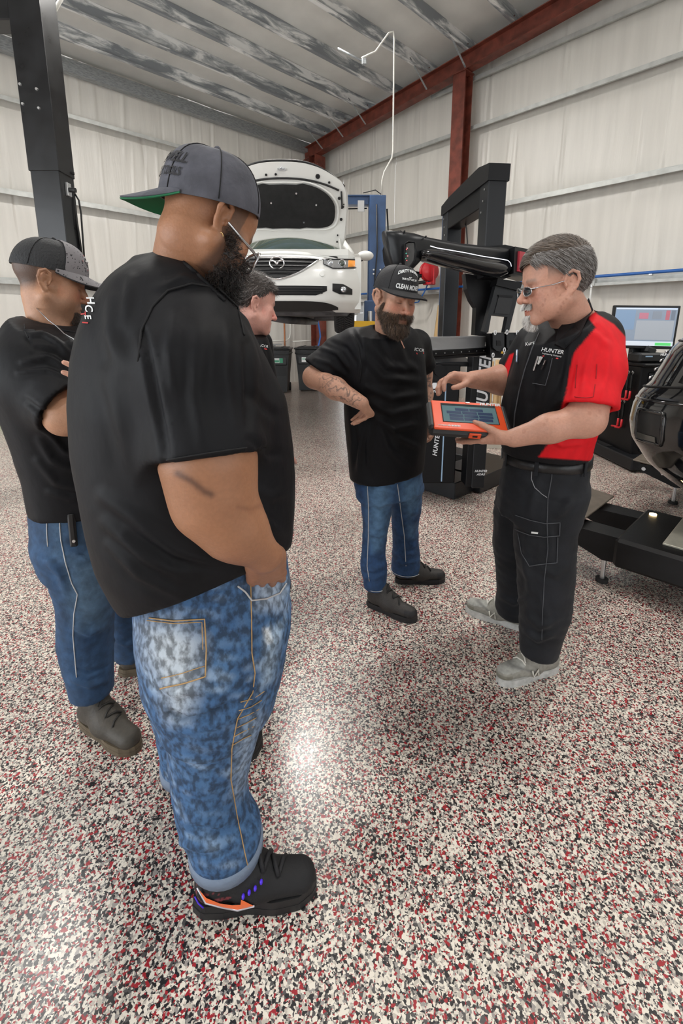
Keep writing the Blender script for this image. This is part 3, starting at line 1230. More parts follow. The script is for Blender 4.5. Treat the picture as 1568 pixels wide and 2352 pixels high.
g.box(HP(0, 0.90, 0.012), (0.10, 0.03, 0.03), bev=0.006).tube([HP(-0.04, 0.90, 0.02), HP(0, 0.93, 0.04), HP(0.04, 0.90, 0.02)], 0.006, 6)
g.build('hood_striker', M_silver, hood)
for s in (-1, 1):
    g = MB()
    g.box((s * 0.70, 1.12, 0.97), (0.03, 0.10, 0.10), bev=0.01).cyl((s * 0.70, 1.06, 0.94), HP(s * 0.9, 0.12, 0.0), 0.012)
    g.build('hood_hinge', M_carw, car)
g = MB()
g.cyl((-0.62, 0.30, 0.80), HP(-0.62, 0.74, 0.0), 0.005)
g.build('hood_prop_rod', M_blk, car)


# wheels hanging free
def wheel(x, y, parent, R=0.335, wd=0.225):
    t = MB()
    prof = [(R * 0.66, -wd / 2 + 0.01), (R * 0.80, -wd / 2 - 0.004), (R * 0.93, -wd / 2), (R * 0.985, -wd / 2 + 0.02), (R * 0.992, -0.02), (R * 0.992, 0.02), (R * 0.985, wd / 2 - 0.02), (R * 0.93, wd / 2), (R * 0.80, wd / 2 + 0.004), (R * 0.66, wd / 2 - 0.01)]
    Mx_ = Matrix.Rotation(math.pi / 2, 3, 'Y')
    t.lathe(prof, 48, (x, y, 0.30), Mx_)
    ty = t.build('tyre', M_rubber, parent)
    for rows in ((0, 64),):                                  # chevron tread blocks
        b = MB()
        for k in range(64):
            a = 2 * math.pi * k / 64
            for s in (-1, 1):
                for i, (xx, da) in enumerate(((0.022, 0.0), (0.052, 0.045), (0.082, 0.09))):
                    aa = a + da
                    c = Vector((x + s * xx, y + math.cos(aa) * R * 1.0, 0.30 + math.sin(aa) * R * 1.0))
                    rad = Vector((0, math.cos(aa), math.sin(aa)))
                    M = MX(c, x=Vector((s * 1, 0, 0)) + Vector((0, -math.sin(aa), math.cos(aa))) * 0.50, z=rad)
                    b.M = M
                    b.box((0, 0, 0), (0.030, 0.020, 0.012))
        b.M = None
        tag(b.build('tread', M_rubber, ty), kind='stuff')
    w_ = MB()
    w_.lathe([(R * 0.66, -wd / 2 + 0.01), (R * 0.60, -0.02), (R * 0.60, 0.04), (R * 0.66, wd / 2 - 0.01)], 36, (x, y, 0.30), Mx_)
    for k in range(5):
        a = 2 * math.pi * k / 5
        w_.cyl((x + math.copysign(0.06, x), y, 0.30), (x + math.copysign(0.07, x), y + math.cos(a) * R * 0.62, 0.30 + math.sin(a) * R * 0.62), 0.035, 0.025, 8)
    w_.build('rim', M_silver, ty)


wheel(0.735, 0.97, car, 0.335, 0.25)
wheel(-0.735, 0.97, car, 0.335, 0.25)
wheel(0.79, 3.75, car)
wheel(-0.79, 3.75, car)


# ================================================================== vehicle lifts
M_liftblue = mat('blue_lift_paint', (0.035, 0.075, 0.17), 0.32, var=0.15, vscale=6, coat=0.2)
M_liftblk = mat('black_lift_paint', (0.008, 0.0085, 0.010), 0.30, var=0.25, vscale=7, coat=0.1, rvar=0.08, spec=0.4)
M_yellow = mat('yellow_arm_paint', (0.80, 0.47, 0.02), 0.4)
M_cable = mat('black_cable', (0.012, 0.012, 0.012), 0.5)
M_zinc = mat('zinc_bolt', (0.68, 0.69, 0.70), 0.28, 0.9)
M_conduit = mat('pale_conduit', (0.72, 0.71, 0.66), 0.4, 0.2)


def cframe(name, label, cat, r, f, z=0.0, group=None, rz=0.0):
    return thing(name, label, cat, cw((r, f, z)), CA + rz, group)


# ---- blue two-post lift under the sedan
LF = 7.35
bl = cframe('two_post_lift', 'blue two-post lift with yellow swing arms holding the white sedan', 'car lift', -0.70, LF)
for s in (-1, 1):
    x = s * 1.235
    g = MB()
    g.box((x, 0, 1.69), (0.24, 0.30, 3.38), bev=0.008)
    g.box((x - s * 0.125, 0, 1.69), (0.012, 0.14, 3.30))
    c = g.build('column', M_liftblue, bl)
    g = MB()
    g.box((x, -0.02, 0.02), (0.42, 0.52, 0.04), bev=0.006)
    g.build('base_plate', M_liftblue, c)
    for zz_ in (1.74, 2.27, 2.33, 1.5):
        for dx in (-0.05, 0.05):
            MB().cyl((x + dx, -0.15, zz_), (x + dx, -0.165, zz_), 0.013, n=8).build('bolt', M_zinc, c)
    g = MB()
    g.tube([(x - 0.02, -0.155, 3.25), (x + 0.0, -0.17, 2.6), (x - 0.03, -0.16, 2.2), (x - 0.01, -0.17, 1.5), (x, -0.165, 0.9)], 0.010, 6)
    g.tube([(x + s * 0.14, -0.10, 3.2), (x + s * 0.17, -0.12, 2.8), (x + s * 0.15, -0.1, 2.2)], 0.012, 6)
    g.build('hose', M_cable, c)
    g = MB()                                                 # carriage
    g.box((x - s * 0.06, -0.06, 1.60), (0.26, 0.34, 0.55), bev=0.01)
    ca_ = g.build('carriage', M_liftblue, bl)
    g = MB()
    g.cyl((x - s * 0.10, -0.24, 1.38), (x - s * 0.10, -0.24, 1.72), 0.035, n=14)
    g.build('arm_pin', M_zinc, ca_)
    for (dx, dy) in ((-0.50, -0.62), (-0.50, 0.75)):
        g = MB()
        a_ = Vector((x - s * 0.10, math.copysign(0.22, dy), 1.52))
        b_ = Vector((x + s * dx, dy, 1.50))
        g.M = MX((a_ + b_) / 2, x=b_ - a_, z=(0, 0, 1))
        g.box((0, 0, 0), ((b_ - a_).length + 0.1, 0.13, 0.12), bev=0.008)
        g.M = None
        ar = g.build('swing_arm', M_yellow, bl)
        g = MB()
        g.cyl((b_.x, b_.y, 1.56), (b_.x, b_.y, 1.66), 0.06, n=18)
        g.build('lift_pad', M_rubber, ar)
g = MB()
g.box((0, 0.0, 3.33), (2.50, 0.14, 0.12), bev=0.006)
g.box((0, 0.0, 3.39), (2.50, 0.20, 0.012))
ob = g.build('overhead_beam', M_liftblue, bl)
g = MB()
g.box((0.99, -0.09, 3.24), (0.10, 0.02, 0.16), bev=0.004)
g.build('switch_plate', M_zinc, ob)
g = MB()
g.tube([(-1.1, -0.05, 3.22), (0.0, -0.05, 3.20), (1.08, -0.05, 3.22)], 0.010, 6)
g.tube([(1.02, -0.1, 3.42), (1.2, -0.1, 3.46), (1.36, -0.06, 3.36)], 0.007, 6)
g.build('cable', M_cable, ob)

# ---- black lift column at the left
kb = at(117, 530, 4.2)
bk = cframe('lift_column', 'tall black lift column with bolted splice and hanging cables', 'lift column', kb[0], 4.2 + 0.12)
bx0 = at(83, 530, 4.2)[0] - kb[0]
wd = 0.245
g = MB()
g.box((0, 0, 1.42), (wd, 0.22, 2.84), bev=0.006)
lowc = g.build('lower_post', M_liftblk, bk)
g = MB()
g.box((0, -0.004, 3.52), (wd + 0.016, 0.236, 1.50), bev=0.004)
up = g.build('upper_post', M_liftblk, bk)
g = MB()
g.box((-wd / 2 - 0.020, 0.03, 2.1), (0.022, 0.18, 4.2), bev=0.003).box((-wd / 2 - 0.045, 0.08, 1.36), (0.020, 0.12, 2.72), bev=0.003)
g.build('guide_rail', M_blkm, bk)
for px, py in ((47, 194), (85, 205), (53, 239), (90, 249)):
    p = at(px, py, 4.2)
    g = MB()
    g.cyl((p[0] - kb[0], -0.118, p[2]), (p[0] - kb[0], -0.132, p[2]), 0.014, 0.010, 12)
    g.build('splice_bolt', M_zinc, up)
g = MB()
g.box((-0.55, 0.0, 4.02), (0.86, 0.20, 0.26), bev=0.01)
g.build('overhead_arm', M_liftblk, bk)
g = MB()
g.box((0, -0.02, 0.02), (0.44, 0.50, 0.04), bev=0.006)
g.build('base_plate', M_liftblk, bk)
g = MB()
g.box((0.02, -0.16, 0.55), (0.22, 0.12, 0.70), bev=0.01)
g.build('carriage', M_liftblk, bk)
p = at(144, 432, 4.25)
g = MB()
g.box((wd / 2 + 0.012, -0.02, p[2]), (0.024, 0.06, 0.11), bev=0.003)
sw = g.build('limit_switch', M_zinc, bk)
g = MB()
g.cyl((wd / 2 + 0.02, -0.02, p[2]), (wd / 2 + 0.075, -0.02, p[2] - 0.005), 0.02)
g.build('switch_plunger', M_cable, sw)
def rel(px, py, f, b=kb, f0=4.32):
    q = at(px, py, f)
    return (q[0] - b[0], f - f0, q[2])
g = MB()
g.tube([rel(110, 155, 4.35), rel(120, 190, 4.4), rel(134, 240, 4.4), rel(147, 310, 4.4), rel(160, 390, 4.4), rel(167, 440, 4.4), rel(175, 500, 4.4), rel(182, 545, 4.4), rel(190, 600, 4.4)], 0.010, 6)
g.tube([rel(114, 190, 4.35), rel(124, 205, 4.42), rel(133, 245, 4.42), rel(143, 315, 4.42), rel(163, 420, 4.42), rel(168, 480, 4.42), rel(178, 540, 4.42), rel(186, 600, 4.42)], 0.008, 6)
g.tube([rel(172, 445, 4.42), rel(181, 460, 4.42), rel(186, 490, 4.42), rel(190, 545, 4.42), rel(194, 600, 4.42)], 0.008, 6)
g.build('cable', M_cable, bk)
g = MB()
for px, py in ((131, 212), (165, 398)):
    q = rel(px, py, 4.40)
    g.cyl((q[0], q[1], q[2] - 0.008), (q[0], q[1], q[2] + 0.008), 0.022, n=10)
g.build('cable_tie', M_blkm, bk)


# ================================================================== driver-assistance calibration gantry
M_gblk = mat('gantry_black', (0.005, 0.005, 0.006), 0.40, bump=0.05, bscale=300, spec=0.22)
M_ggrey = mat('gantry_charcoal', (0.010, 0.011, 0.013), 0.36, spec=0.28)
M_gloss = mat('gloss_black', (0.010, 0.010, 0.012), 0.12, coat=0.5)
M_alu = mat('brushed_aluminium', (0.50, 0.51, 0.53), 0.33, 0.7, bump=0.05, bscale=60, stretch=(0.1, 8, 8))
M_wtext = mat('white_lettering', (0.82, 0.83, 0.85), 0.4)
M_rtext = mat('red_sign', (0.42, 0.03, 0.05), 0.35)
M_paleglow = mat('pale_blue_glow', (0.30, 0.42, 0.55), 0.3, emit=(0.25, 0.45, 0.7), estr=0.12)
M_redhook = mat('red_grip', (0.65, 0.02, 0.03), 0.4)

GR, GF = 1.05, 3.75
gan = cframe('calibration_gantry', 'black camera calibration gantry with tilted boom, grey rail and tall arch', 'calibration machine', GR, GF)
GB = np.array([GR, GF, 0.0])


def G(px, py, f):
    return Vector(np.array(at(px, py, f)) - GB)


XD = Vector((math.cos(YAW), math.sin(YAW), 0))            # the room's x axis seen in camera-aligned frames
YD = Vector((-math.sin(YAW), math.cos(YAW), 0))
Z3 = Vector((0, 0, 1))


def gpoly(pts, f, t0, t1, nrm=None):
    """prism from picture outline lying in the upright plane at distance f, thickness t0..t1 away"""
    g = MB()
    P = [G(x, y, f) for x, y in pts]
    g.prism([(p.x, p.z) for p in P], -t1, -t0, MX((0, P[0].y, 0), x=(1, 0, 0), y=(0, 0, 1)))
    return g


# base feet
g = MB()
W0 = Vector(np.array([math.cos(YAW) * 3.30 - math.sin(YAW) * 2.02, math.sin(YAW) * 3.30 + math.cos(YAW) * 2.02, 0]) - GB)
Mb = MX(W0, x=XD, y=YD)
g.M = Mb
g.box((0.14, 0.23, 0.085), (0.36, 0.44, 0.15), bev=0.006)
g.box((0.66, 0.16, 0.085), (0.80, 0.44, 0.15), bev=0.006)
g.box((0.30, 0.60, 0.085), (0.40, 0.36, 0.15), bev=0.006)
g.box((1.00, 0.50, 0.07), (0.26, 1.0, 0.12), bev=0.006)
g.M = None
base = g.build('base', M_ggrey, gan)
for x, y in ((0.05, 0.1), (0.05, 0.36), (1.0, 0.0), (1.0, 0.85)):
    g = MB()
    g.M = Mb
    g.cyl((x, y - 0.012, 0.03), (x, y + 0.012, 0.03), 0.03, n=12)
    g.M = None
    g.build('castor', M_rubber, base)
# cabinet with printed front
c0 = G(1000, 950, 3.74)
g = MB()
cabx0, cabx1 = G(955, 950, 3.74).x, G(1052, 950, 3.74).x
g.box(((cabx0 + cabx1) / 2, c0.y + 0.20, 0.66), (cabx1 - cabx0, 0.40, 1.02), bev=0.008)
cab = g.build('cabinet', M_gblk, gan)
g = MB()
g.box(((cabx0 + cabx1) / 2 + 0.05, c0.y + 0.24, 1.20), (cabx1 - cabx0 + 0.1, 0.46, 0.04), rot=Matrix.Rotation(0.12, 3, 'X'), bev=0.008)
g.build('tray', M_ggrey, cab)
g = MB()
q = G(1008, 850, 3.74)
g.cyl((q.x, c0.y - 0.03, q.z), (q.x, c0.y + 0.2, q.z), 0.045, n=20)
g.build('tray_roller', M_gblk, cab)
for k in range(3):
    g = MB()
    g.box((q.x + 0.02 + 0.08 * k, c0.y + 0.18 + 0.06 * k, 1.235), (0.06, 0.10, 0.02), rot=0.3 * k, bev=0.006)
    g.build('tray_tool', [M_ggrey, M_blk, M_gblk][k], cab)
g = MB()
g.box((G(1018, 1000, 3.74).x, c0.y - 0.004, 0.60), (0.009, 0.008, 0.86))
g.build('led_strip', M_paleglow, cab)  # pale reflection on the cabinet front, put in as a faintly glowing strip
tz = lambda px, py: MX((G(px, py, 3.735).x, c0.y - 0.006, G(px, py, 3.735).z), x=(1, 0, 0), y=(0, 0, 1))
text('lettering', 'HUNTER', MX((G(1002, 1020, 3.735).x, c0.y - 0.005, G(1002, 1020, 3.735).z), x=(0.10, 0, 1), y=(-1, 0, 0.10), ), M_wtext, cab, size=0.052, offset=0.0012, shear=0.2, space=1.05)
text('lettering', 'ULTIMATE', tz(984, 899), M_wtext, cab, size=0.028, offset=0.0008, shear=0.25)
text('lettering', 'ADAS', tz(983, 907), M_wtext, cab, size=0.028, offset=0.0008, shear=0.25)
g = gpoly([(986, 893), (1003, 893), (1003, 879), (994, 879)], 3.735, -0.0, 0.004)
g.build('logo', M_wtext, cab)
g = gpoly([(970, 880), (979, 880), (979, 893), (975, 895), (970, 893)], 3.735, 0.0, 0.004)
g.build('logo', M_wtext, cab)
g = gpoly([(986, 894), (989, 892), (996, 880), (998, 873), (991, 881)], 3.735, 0.001, 0.006)
g.build('logo', M_gblk, cab)
# upright post with printed face
pf = 3.62
pl, pr = G(1100, 850, pf), G(1131, 850, pf)
pc = (pl.x + pr.x) / 2 - 0.005
g = MB()
Rp = Matrix.Rotation(0.0, 3, 'Z')
g.box((pc, pl.y + 0.10, 0.70), (pr.x - pl.x, 0.20, 1.10), rot=Rp, bev=0.005)
post = g.build('post', M_ggrey, gan)
g = MB()
g.box((pc - 0.075, pl.y + 0.09, 0.70), (0.05, 0.16, 1.08), bev=0.004)
g.build('cable_guide', M_gblk, post)
text('lettering', 'HUNTER', MX((pc - 0.005, pl.y - 0.004, G(1110, 880, pf).z), x=(0.02, 0, 1), y=(-1, 0, 0.02)), M_wtext, post, size=0.125, offset=0.003, shear=0.25, space=1.05)
for k, t_ in enumerate(('HAWKEYE', 'ELITE')):
    text('lettering', ['HUNTER', 'ADAS'][k], MX((pc + 0.015, pl.y - 0.004, 0.30 - 0.028 * k), x=(1, 0, 0), y=(0, 0, 1)), M_wtext, post, size=0.026, offset=0.0008, shear=0.25)

# horizontal aluminium rail along the room's x axis
re = G(1122, 784, 3.55)
rs = re - XD * 1.15
rs.z = re.z
g = MB()
Mr = MX((re + rs) / 2, x=XD, y=YD)
g.M = Mr
g.box((0, 0, 0.0), (1.15, 0.10, 0.085), bev=0.004).box((0, -0.052, 0.036), (1.15, 0.006, 0.010)).box((0, -0.052, -0.036), (1.15, 0.006, 0.010))
g.M = None
rail = g.build('rail', M_alu, gan)
g = MB()
g.M = Mr
g.box((0, 0, -0.062), (1.12, 0.12, 0.036), bev=0.004).box((0.1, -0.03, -0.092), (0.85, 0.05, 0.02), bev=0.003)
g.M = None
und = g.build('under_rail', M_gblk, rail)
g = MB()
g.M = Mr
for k in range(11):
    g.cyl((-0.50 + 0.1 * k, -0.060, -0.062), (-0.50 + 0.1 * k, -0.064, -0.062), 0.005, n=8)
g.M = None
tag(g.build('screw', M_zinc, und), kind='stuff')
# second half of the rail past the clamp
g = MB()
a_ = re + XD * 0.20
b_ = re + XD * 1.0
g.M = MX((a_ + b_) / 2, x=XD, y=YD)
g.box((0, 0, 0), (0.8, 0.10, 0.085), bev=0.004)
g.M = None
g.build('rail_end', M_alu, rail)

# tall arch
PL, PR = G(1034, 600, 4.25), G(1128, 500, 3.42)
PL.z = PR.z = 0
ad = (PR - PL).normalized()
an = Vector((ad.y, -ad.x, 0))
ztopA = 2.50
g = MB()
g.M = MX((PL.x, PL.y, 0), x=ad, y=-an)
g.box((0, 0, (1.38 + ztopA) / 2), (0.13, 0.13, ztopA - 1.38), bev=0.006)
g.M = None
colL = g.build('arch_column', M_ggrey, gan)
g = MB()
g.M = MX((PL.x, PL.y, 0), x=ad, y=-an)
g.box((-0.07, -0.055, (1.38 + ztopA) / 2), (0.012, 0.02, ztopA - 1.40))
g.M = None
g.build('cable_strip', M_liftblue, colL)
g = MB()
g.M = MX((PR.x, PR.y, 0), x=ad, y=-an)
g.box((0, 0, (1.98 + ztopA) / 2), (0.15, 0.13, ztopA - 1.98), bev=0.006)
g.M = None
g.build('arch_column', M_ggrey, gan)
g = MB()
L_ = (PR - PL).length
g.M = MX(((PL.x + PR.x) / 2, (PL.y + PR.y) / 2, 0), x=ad, y=-an)
g.box((0, 0, 2.40), (L_, 0.12, 0.20), bev=0.006)
g.prism([(-L_ / 2 - 0.09, 2.44), (L_ / 2 + 0.085, 2.44), (L_ / 2 + 0.09, 2.545), (L_ / 2 - 0.1, 2.575), (-L_ / 2 + 0.1, 2.545), (-L_ / 2 - 0.09, 2.52)], -0.075, 0.075, MX((0, 0, 0), x=(1, 0, 0), y=(0, 0, 1)))
g.M = None
top = g.build('arch_cap', M_gblk, gan)
for sx in (-1, 1):
    for k in range(3):
        g = MB()
        q = Vector(((PL.x + PR.x) / 2, (PL.y + PR.y) / 2, 2.40 - 0.07 * k)) + ad * sx * (L_ / 2 + 0.02 - 0.02 * k) + an * 0.068
        g.cyl(q, q + an * 0.004, 0.007, n=8)
        g.build('screw', M_zinc, top)
g = MB()
g.tube([G(1066, 508, 4.0), G(1071, 525, 4.0), G(1073, 555, 4.0), G(1073, 580, 4.0)], 0.006, 6)
g.build('hanging_cable', M_cable, gan)

# tilted camera boom: sections from the left pod to the hub
secs = [((884, 528), (905, 622), 2.70, 0.10), ((920, 529), (934, 625), 2.72, 0.17), ((952, 534), (950, 618), 2.76, 0.17), ((975, 542), (972, 594), 2.82, 0.16), ((1010, 549), (1003, 604), 2.90, 0.15),
        ((1060, 558), (1055, 618), 3.02, 0.15), ((1120, 564), (1112, 630), 3.16, 0.15), ((1165, 569), (1160, 632), 3.27, 0.14), ((1174, 575), (1170, 622), 3.29, 0.10)]
g = MB()
n_ = 20
vs_, fs_ = [], []
for (t, bt, f, dp) in secs:
    a_, b_ = G(*t, f), G(*bt, f)
    c = (a_ + b_) / 2
    up_ = (a_ - b_) / 2
    dpv = Vector((-0.25, 1, 0)).normalized() * dp / 2
    for k in range(n_):
        t_ = 2 * math.pi * k / n_
        cx_2, sx_2 = math.cos(t_), math.sin(t_)
        ex_e = 0.55
        vs_.append(c + dpv * 0.6 + up_ * math.copysign(abs(sx_2) ** ex_e, sx_2) + dpv * math.copysign(abs(cx_2) ** ex_e, cx_2))
for i in range(len(secs) - 1):
    for k in range(n_):
        fs_.append((i * n_ + k, (i + 1) * n_ + k, (i + 1) * n_ + (k + 1) % n_, i * n_ + (k + 1) % n_))
fs_.append(tuple(range(n_)))
fs_.append(tuple(range((len(secs) - 1) * n_, len(secs) * n_))[::-1])
g.add(vs_, fs_, True)
boom = g.build('boom', M_ggrey, gan)
g = MB()                                                     # end cap of the pod, faceted
pp = [(880, 600), (878, 575), (886, 548), (900, 532), (920, 529), (924, 560), (921, 600), (912, 634), (892, 634)]
pv = [G(x, y, 2.72 if x > 905 else 2.80) for x, y in pp]
cenp = sum(pv, Vector()) / len(pv)
g.add(pv + [cenp + Vector((-0.02, -0.02, 0))] + [p + Vector((0.06, 0.16, 0)) for p in pv], [(i, (i + 1) % 9, 9) for i in range(9)] + [(i, 10 + i, 10 + (i + 1) % 9, (i + 1) % 9) for i in range(9)])
pod = g.build('pod_end', M_gblk, boom)
g = MB()                                                     # lower gloss belly with light line
bel = [((966, 571), (965, 592), 2.70), ((985, 566), (985, 597), 2.735), ((1020, 569), (1018, 607), 2.80), ((1065, 578), (1063, 618), 2.905), ((1110, 587), (1106, 629), 3.01), ((1150, 592), (1148, 636), 3.11), ((1170, 598), (1168, 629), 3.17), ((1174, 605), (1173, 622), 3.19)]
vs_, fs_ = [], []
for (t, bt, f) in bel:
    a_, b_ = G(*t, f), G(*bt, f)
    c = (a_ + b_) / 2
    up_ = (a_ - b_) / 2
    for k in range(n_):
        t_ = 2 * math.pi * k / n_
        vs_.append(c + Vector((0, 0.08, 0)) + up_ * math.sin(t_) + Vector((0.02, -0.07, 0)) * math.cos(t_))
for i in range(len(bel) - 1):
    for k in range(n_):
        fs_.append((i * n_ + k, i * n_ + (k + 1) % n_, (i + 1) * n_ + (k + 1) % n_, (i + 1) * n_ + k))
fs_.append(tuple(range(n_))[::-1])
fs_.append(tuple(range((len(bel) - 1) * n_, len(bel) * n_)))
g.add(vs_, fs_, True)
g.build('boom_belly', M_gloss, boom)
g = MB()
g.tube([G(x, y, f) for x, y, f in ((988, 565, 2.72), (1005, 570, 2.755), (1030, 574, 2.81), (1065, 580, 2.89), (1110, 589, 2.99), (1150, 595, 3.08), (1166, 598, 3.12), (1172, 604, 3.14), (1174, 612, 3.15))], 0.0026, 6)
g.build('light_line', mat('light_line', (0.8, 0.82, 0.88), 0.2, emit=(0.9, 0.93, 1), estr=0.6), boom)
# camera window in the pod
g = MB()
wp = [(930, 560), (938, 555), (952, 556), (955, 575), (952, 598), (942, 612), (928, 614)]
wv = [G(x, y, 2.655) for x, y in wp]
g.add(wv + [w_ + Vector((0.01, 0.05, 0)) for w_ in wv], [tuple(range(7))[::-1]] + [(i, (i + 1) % 7, 7 + (i + 1) % 7, 7 + i) for i in range(7)])
win = g.build('camera_window', M_gloss, boom)
g = MB()
g.tube([G(x, y, 2.65) for x, y in wp], 0.006, 6, closed=True)
g.build('window_rim', M_gblk, win)
for (x, y, c_) in ((933, 573, (0.9, 0.1, 0.1)), (932, 582, (0.1, 0.7, 0.5)), (935, 570, (0.9, 0.3, 0.3)), (931, 594, (0.1, 0.6, 0.4)), (934, 598, (0.9, 0.1, 0.1)), (936, 588, (0.8, 0.2, 0.2))):
    MB().ball(G(x, y, 2.652), 0.0028, 8, 6).build('led', mat('led_%d' % (c_[0] * 10 + c_[1] * 100), c_, 0.3, emit=c_, estr=1.5), win)
for x, y in ((929, 531), (978, 543), (972, 578)):
    MB().cyl(G(x, y, 2.70 if x < 940 else 2.76), G(x, y, 2.70 if x < 940 else 2.76) + Vector((0, 0.02, 0)), 0.005, n=8).build('screw', M_blkm, boom)
g = MB()                                                     # nozzle of the hanging air gun beside the cap
g.cyl(G(948, 634, 2.78), G(962, 634, 2.78), 0.030, 0.024, 12).cyl(G(962, 634, 2.78), G(968, 633, 2.78), 0.012, 0.010, 10)
g.build('pod_handle', M_gblk, boom)
# hub with red sign
g = gpoly([(1110, 566), (1160, 562), (1186, 568), (1186, 630), (1160, 640), (1110, 636)], 3.30, 0.0, 0.24)
hub = g.build('hub', M_gblk, gan)
g = MB()
hp = [G(1182, 566, 3.16), G(1222, 574, 3.30), G(1219, 640, 3.30), G(1179, 628, 3.16)]
g.add(hp + [h_ + Vector((0.0, 0.22, 0)) for h_ in hp], [(3, 2, 1, 0), (4, 5, 6, 7), (0, 1, 5, 4), (1, 2, 6, 5), (2, 3, 7, 6), (3, 0, 4, 7)])
hf = g.build('hub_face', M_ggrey, hub)
ux = (hp[1] - hp[0]).normalized()
g = MB()
sgp = [G(1191, 577, 3.18), G(1220, 583, 3.285), G(1217, 631, 3.285), G(1188, 623, 3.18)]
nn = ux.cross(Vector((0, 0, 1))).normalized()
g.add([s_ + nn * 0.008 for s_ in sgp] + [s_ - nn * 0.01 for s_ in sgp], [(3, 2, 1, 0), (0, 1, 5, 4), (1, 2, 6, 5), (2, 3, 7, 6), (3, 0, 4, 7)])
sg_ = g.build('sign', M_rtext, hf)
for k, (tx, yy) in enumerate((('UA', 600), ('ULTIMATE', 612), ('ADAS', 618))):
    c_ = G(1206, yy, 3.235) + nn * 0.011
    text('lettering', tx, MX(c_, x=ux, y=(0, 0, 1)), M_wtext, sg_, size=[0.05, 0.020, 0.020][k], offset=0.0006, shear=0.2)
# fin and A-frame bracket with clamp plates
gpoly([(1068, 628), (1140, 640), (1142, 660), (1120, 760), (1114, 772), (1090, 770), (1093, 707), (1082, 690), (1072, 664)], 3.46, 0.0, 0.10).build('fin', M_gblk, gan)
gpoly([(1139, 652), (1193, 664), (1168, 764), (1158, 764), (1165, 728), (1128, 724), (1121, 764), (1110, 761)], 3.30, 0.0, 0.07).build('bracket', M_ggrey, gan)
br = bpy.data.objects['bracket']
gpoly([(1143, 640), (1200, 648), (1193, 668), (1139, 655)], 3.27, 0.0, 0.14).build('bracket_head', M_gblk, br)
gpoly([(1146, 679), (1176, 680), (1177, 690), (1169, 722), (1135, 720)], 3.29, 0.0, 0.03).build('recess', mat('recess_charcoal', (0.012, 0.013, 0.015), 0.5), br)
gpoly([(1144, 677), (1178, 679), (1176, 684), (1146, 682)], 3.285, 0.0, 0.02).build('recess_edge', M_gblk, br)
fx = gpoly([(1124, 766), (1192, 766), (1191, 822), (1126, 822)], 3.32, 0.0, 0.10).build('clamp_block', M_gblk, gan)
for x0 in (1132, 1163):
    pl_ = gpoly([(x0, 764), (x0 + 26, 764), (x0 + 26, 800), (x0 + 18, 808), (x0 + 8, 806), (x0, 798)], 3.28, 0.0, 0.02).build('clamp_plate', M_ggrey, fx)
    gpoly([(x0 + 8, 782), (x0 + 18, 782), (x0 + 18, 794), (x0 + 8, 794)], 3.275, 0.0, 0.006).build('clamp_window', M_blkm, pl_)
for x, y in ((1137, 764), (1164, 763), (1188, 764), (1132, 816), (1159, 816), (1183, 812), (1158, 804)):
    g = MB()
    c_ = G(x, y, 3.26)
    g.tube([c_ + Vector((0.007 * math.cos(t), 0, 0.015 * math.sin(t))) for t in np.linspace(0, 2 * math.pi, 15)[:-1]], 0.0034, 6, closed=True)
    g.build('clamp_hook', M_wtext, fx)
gpoly([(1150, 812), (1156, 812), (1153, 806)], 3.262, 0.0, 0.004).build('warning_triangle', M_yellow, fx)

# ================================================================== wheel alignment console at the right
CR, CF = 3.40, 5.0
con = cframe('alignment_console', 'black alignment console cabinet with monitor and hooks of red-gripped clamps', 'console', CR, CF)
CBs = np.array([CR, CF, 0.0])


def K(px, py, f):
    return Vector(np.array(at(px, py, f)) - CBs)


g = MB()
g.box((0, 0.0, 0.60), (0.66, 0.66, 0.96), bev=0.01)
cb = g.build('cabinet', M_gblk, con)
g = MB()
g.box((0.02, -0.335, 0.60), (0.54, 0.02, 0.84), bev=0.008)
g.build('door_panel', M_ggrey, cb)
g = MB()
g.box((0.02, -0.03, 1.095), (0.74, 0.74, 0.035), bev=0.012)
g.build('worktop', M_gblk, con)
g = MB()
g.box((-0.33, -0.02, 0.085), (0.18, 0.98, 0.13), bev=0.012).box((0.33, -0.02, 0.085), (0.18, 0.98, 0.13), bev=0.012).box((0, 0, 0.09), (0.6, 0.5, 0.10))
bs = g.build('base', M_ggrey, con)
for sx in (-0.33, 0.33):
    for sy in (-0.42, 0.40):
        MB().cyl((sx - 0.02, sy, 0.03), (sx + 0.02, sy, 0.03), 0.03, n=12).build('castor', M_rubber, bs)
g = MB()
g.box((-0.33, 0.16, 0.152), (0.13, 0.34, 0.012))
g.build('base_slot', M_blkm, bs)
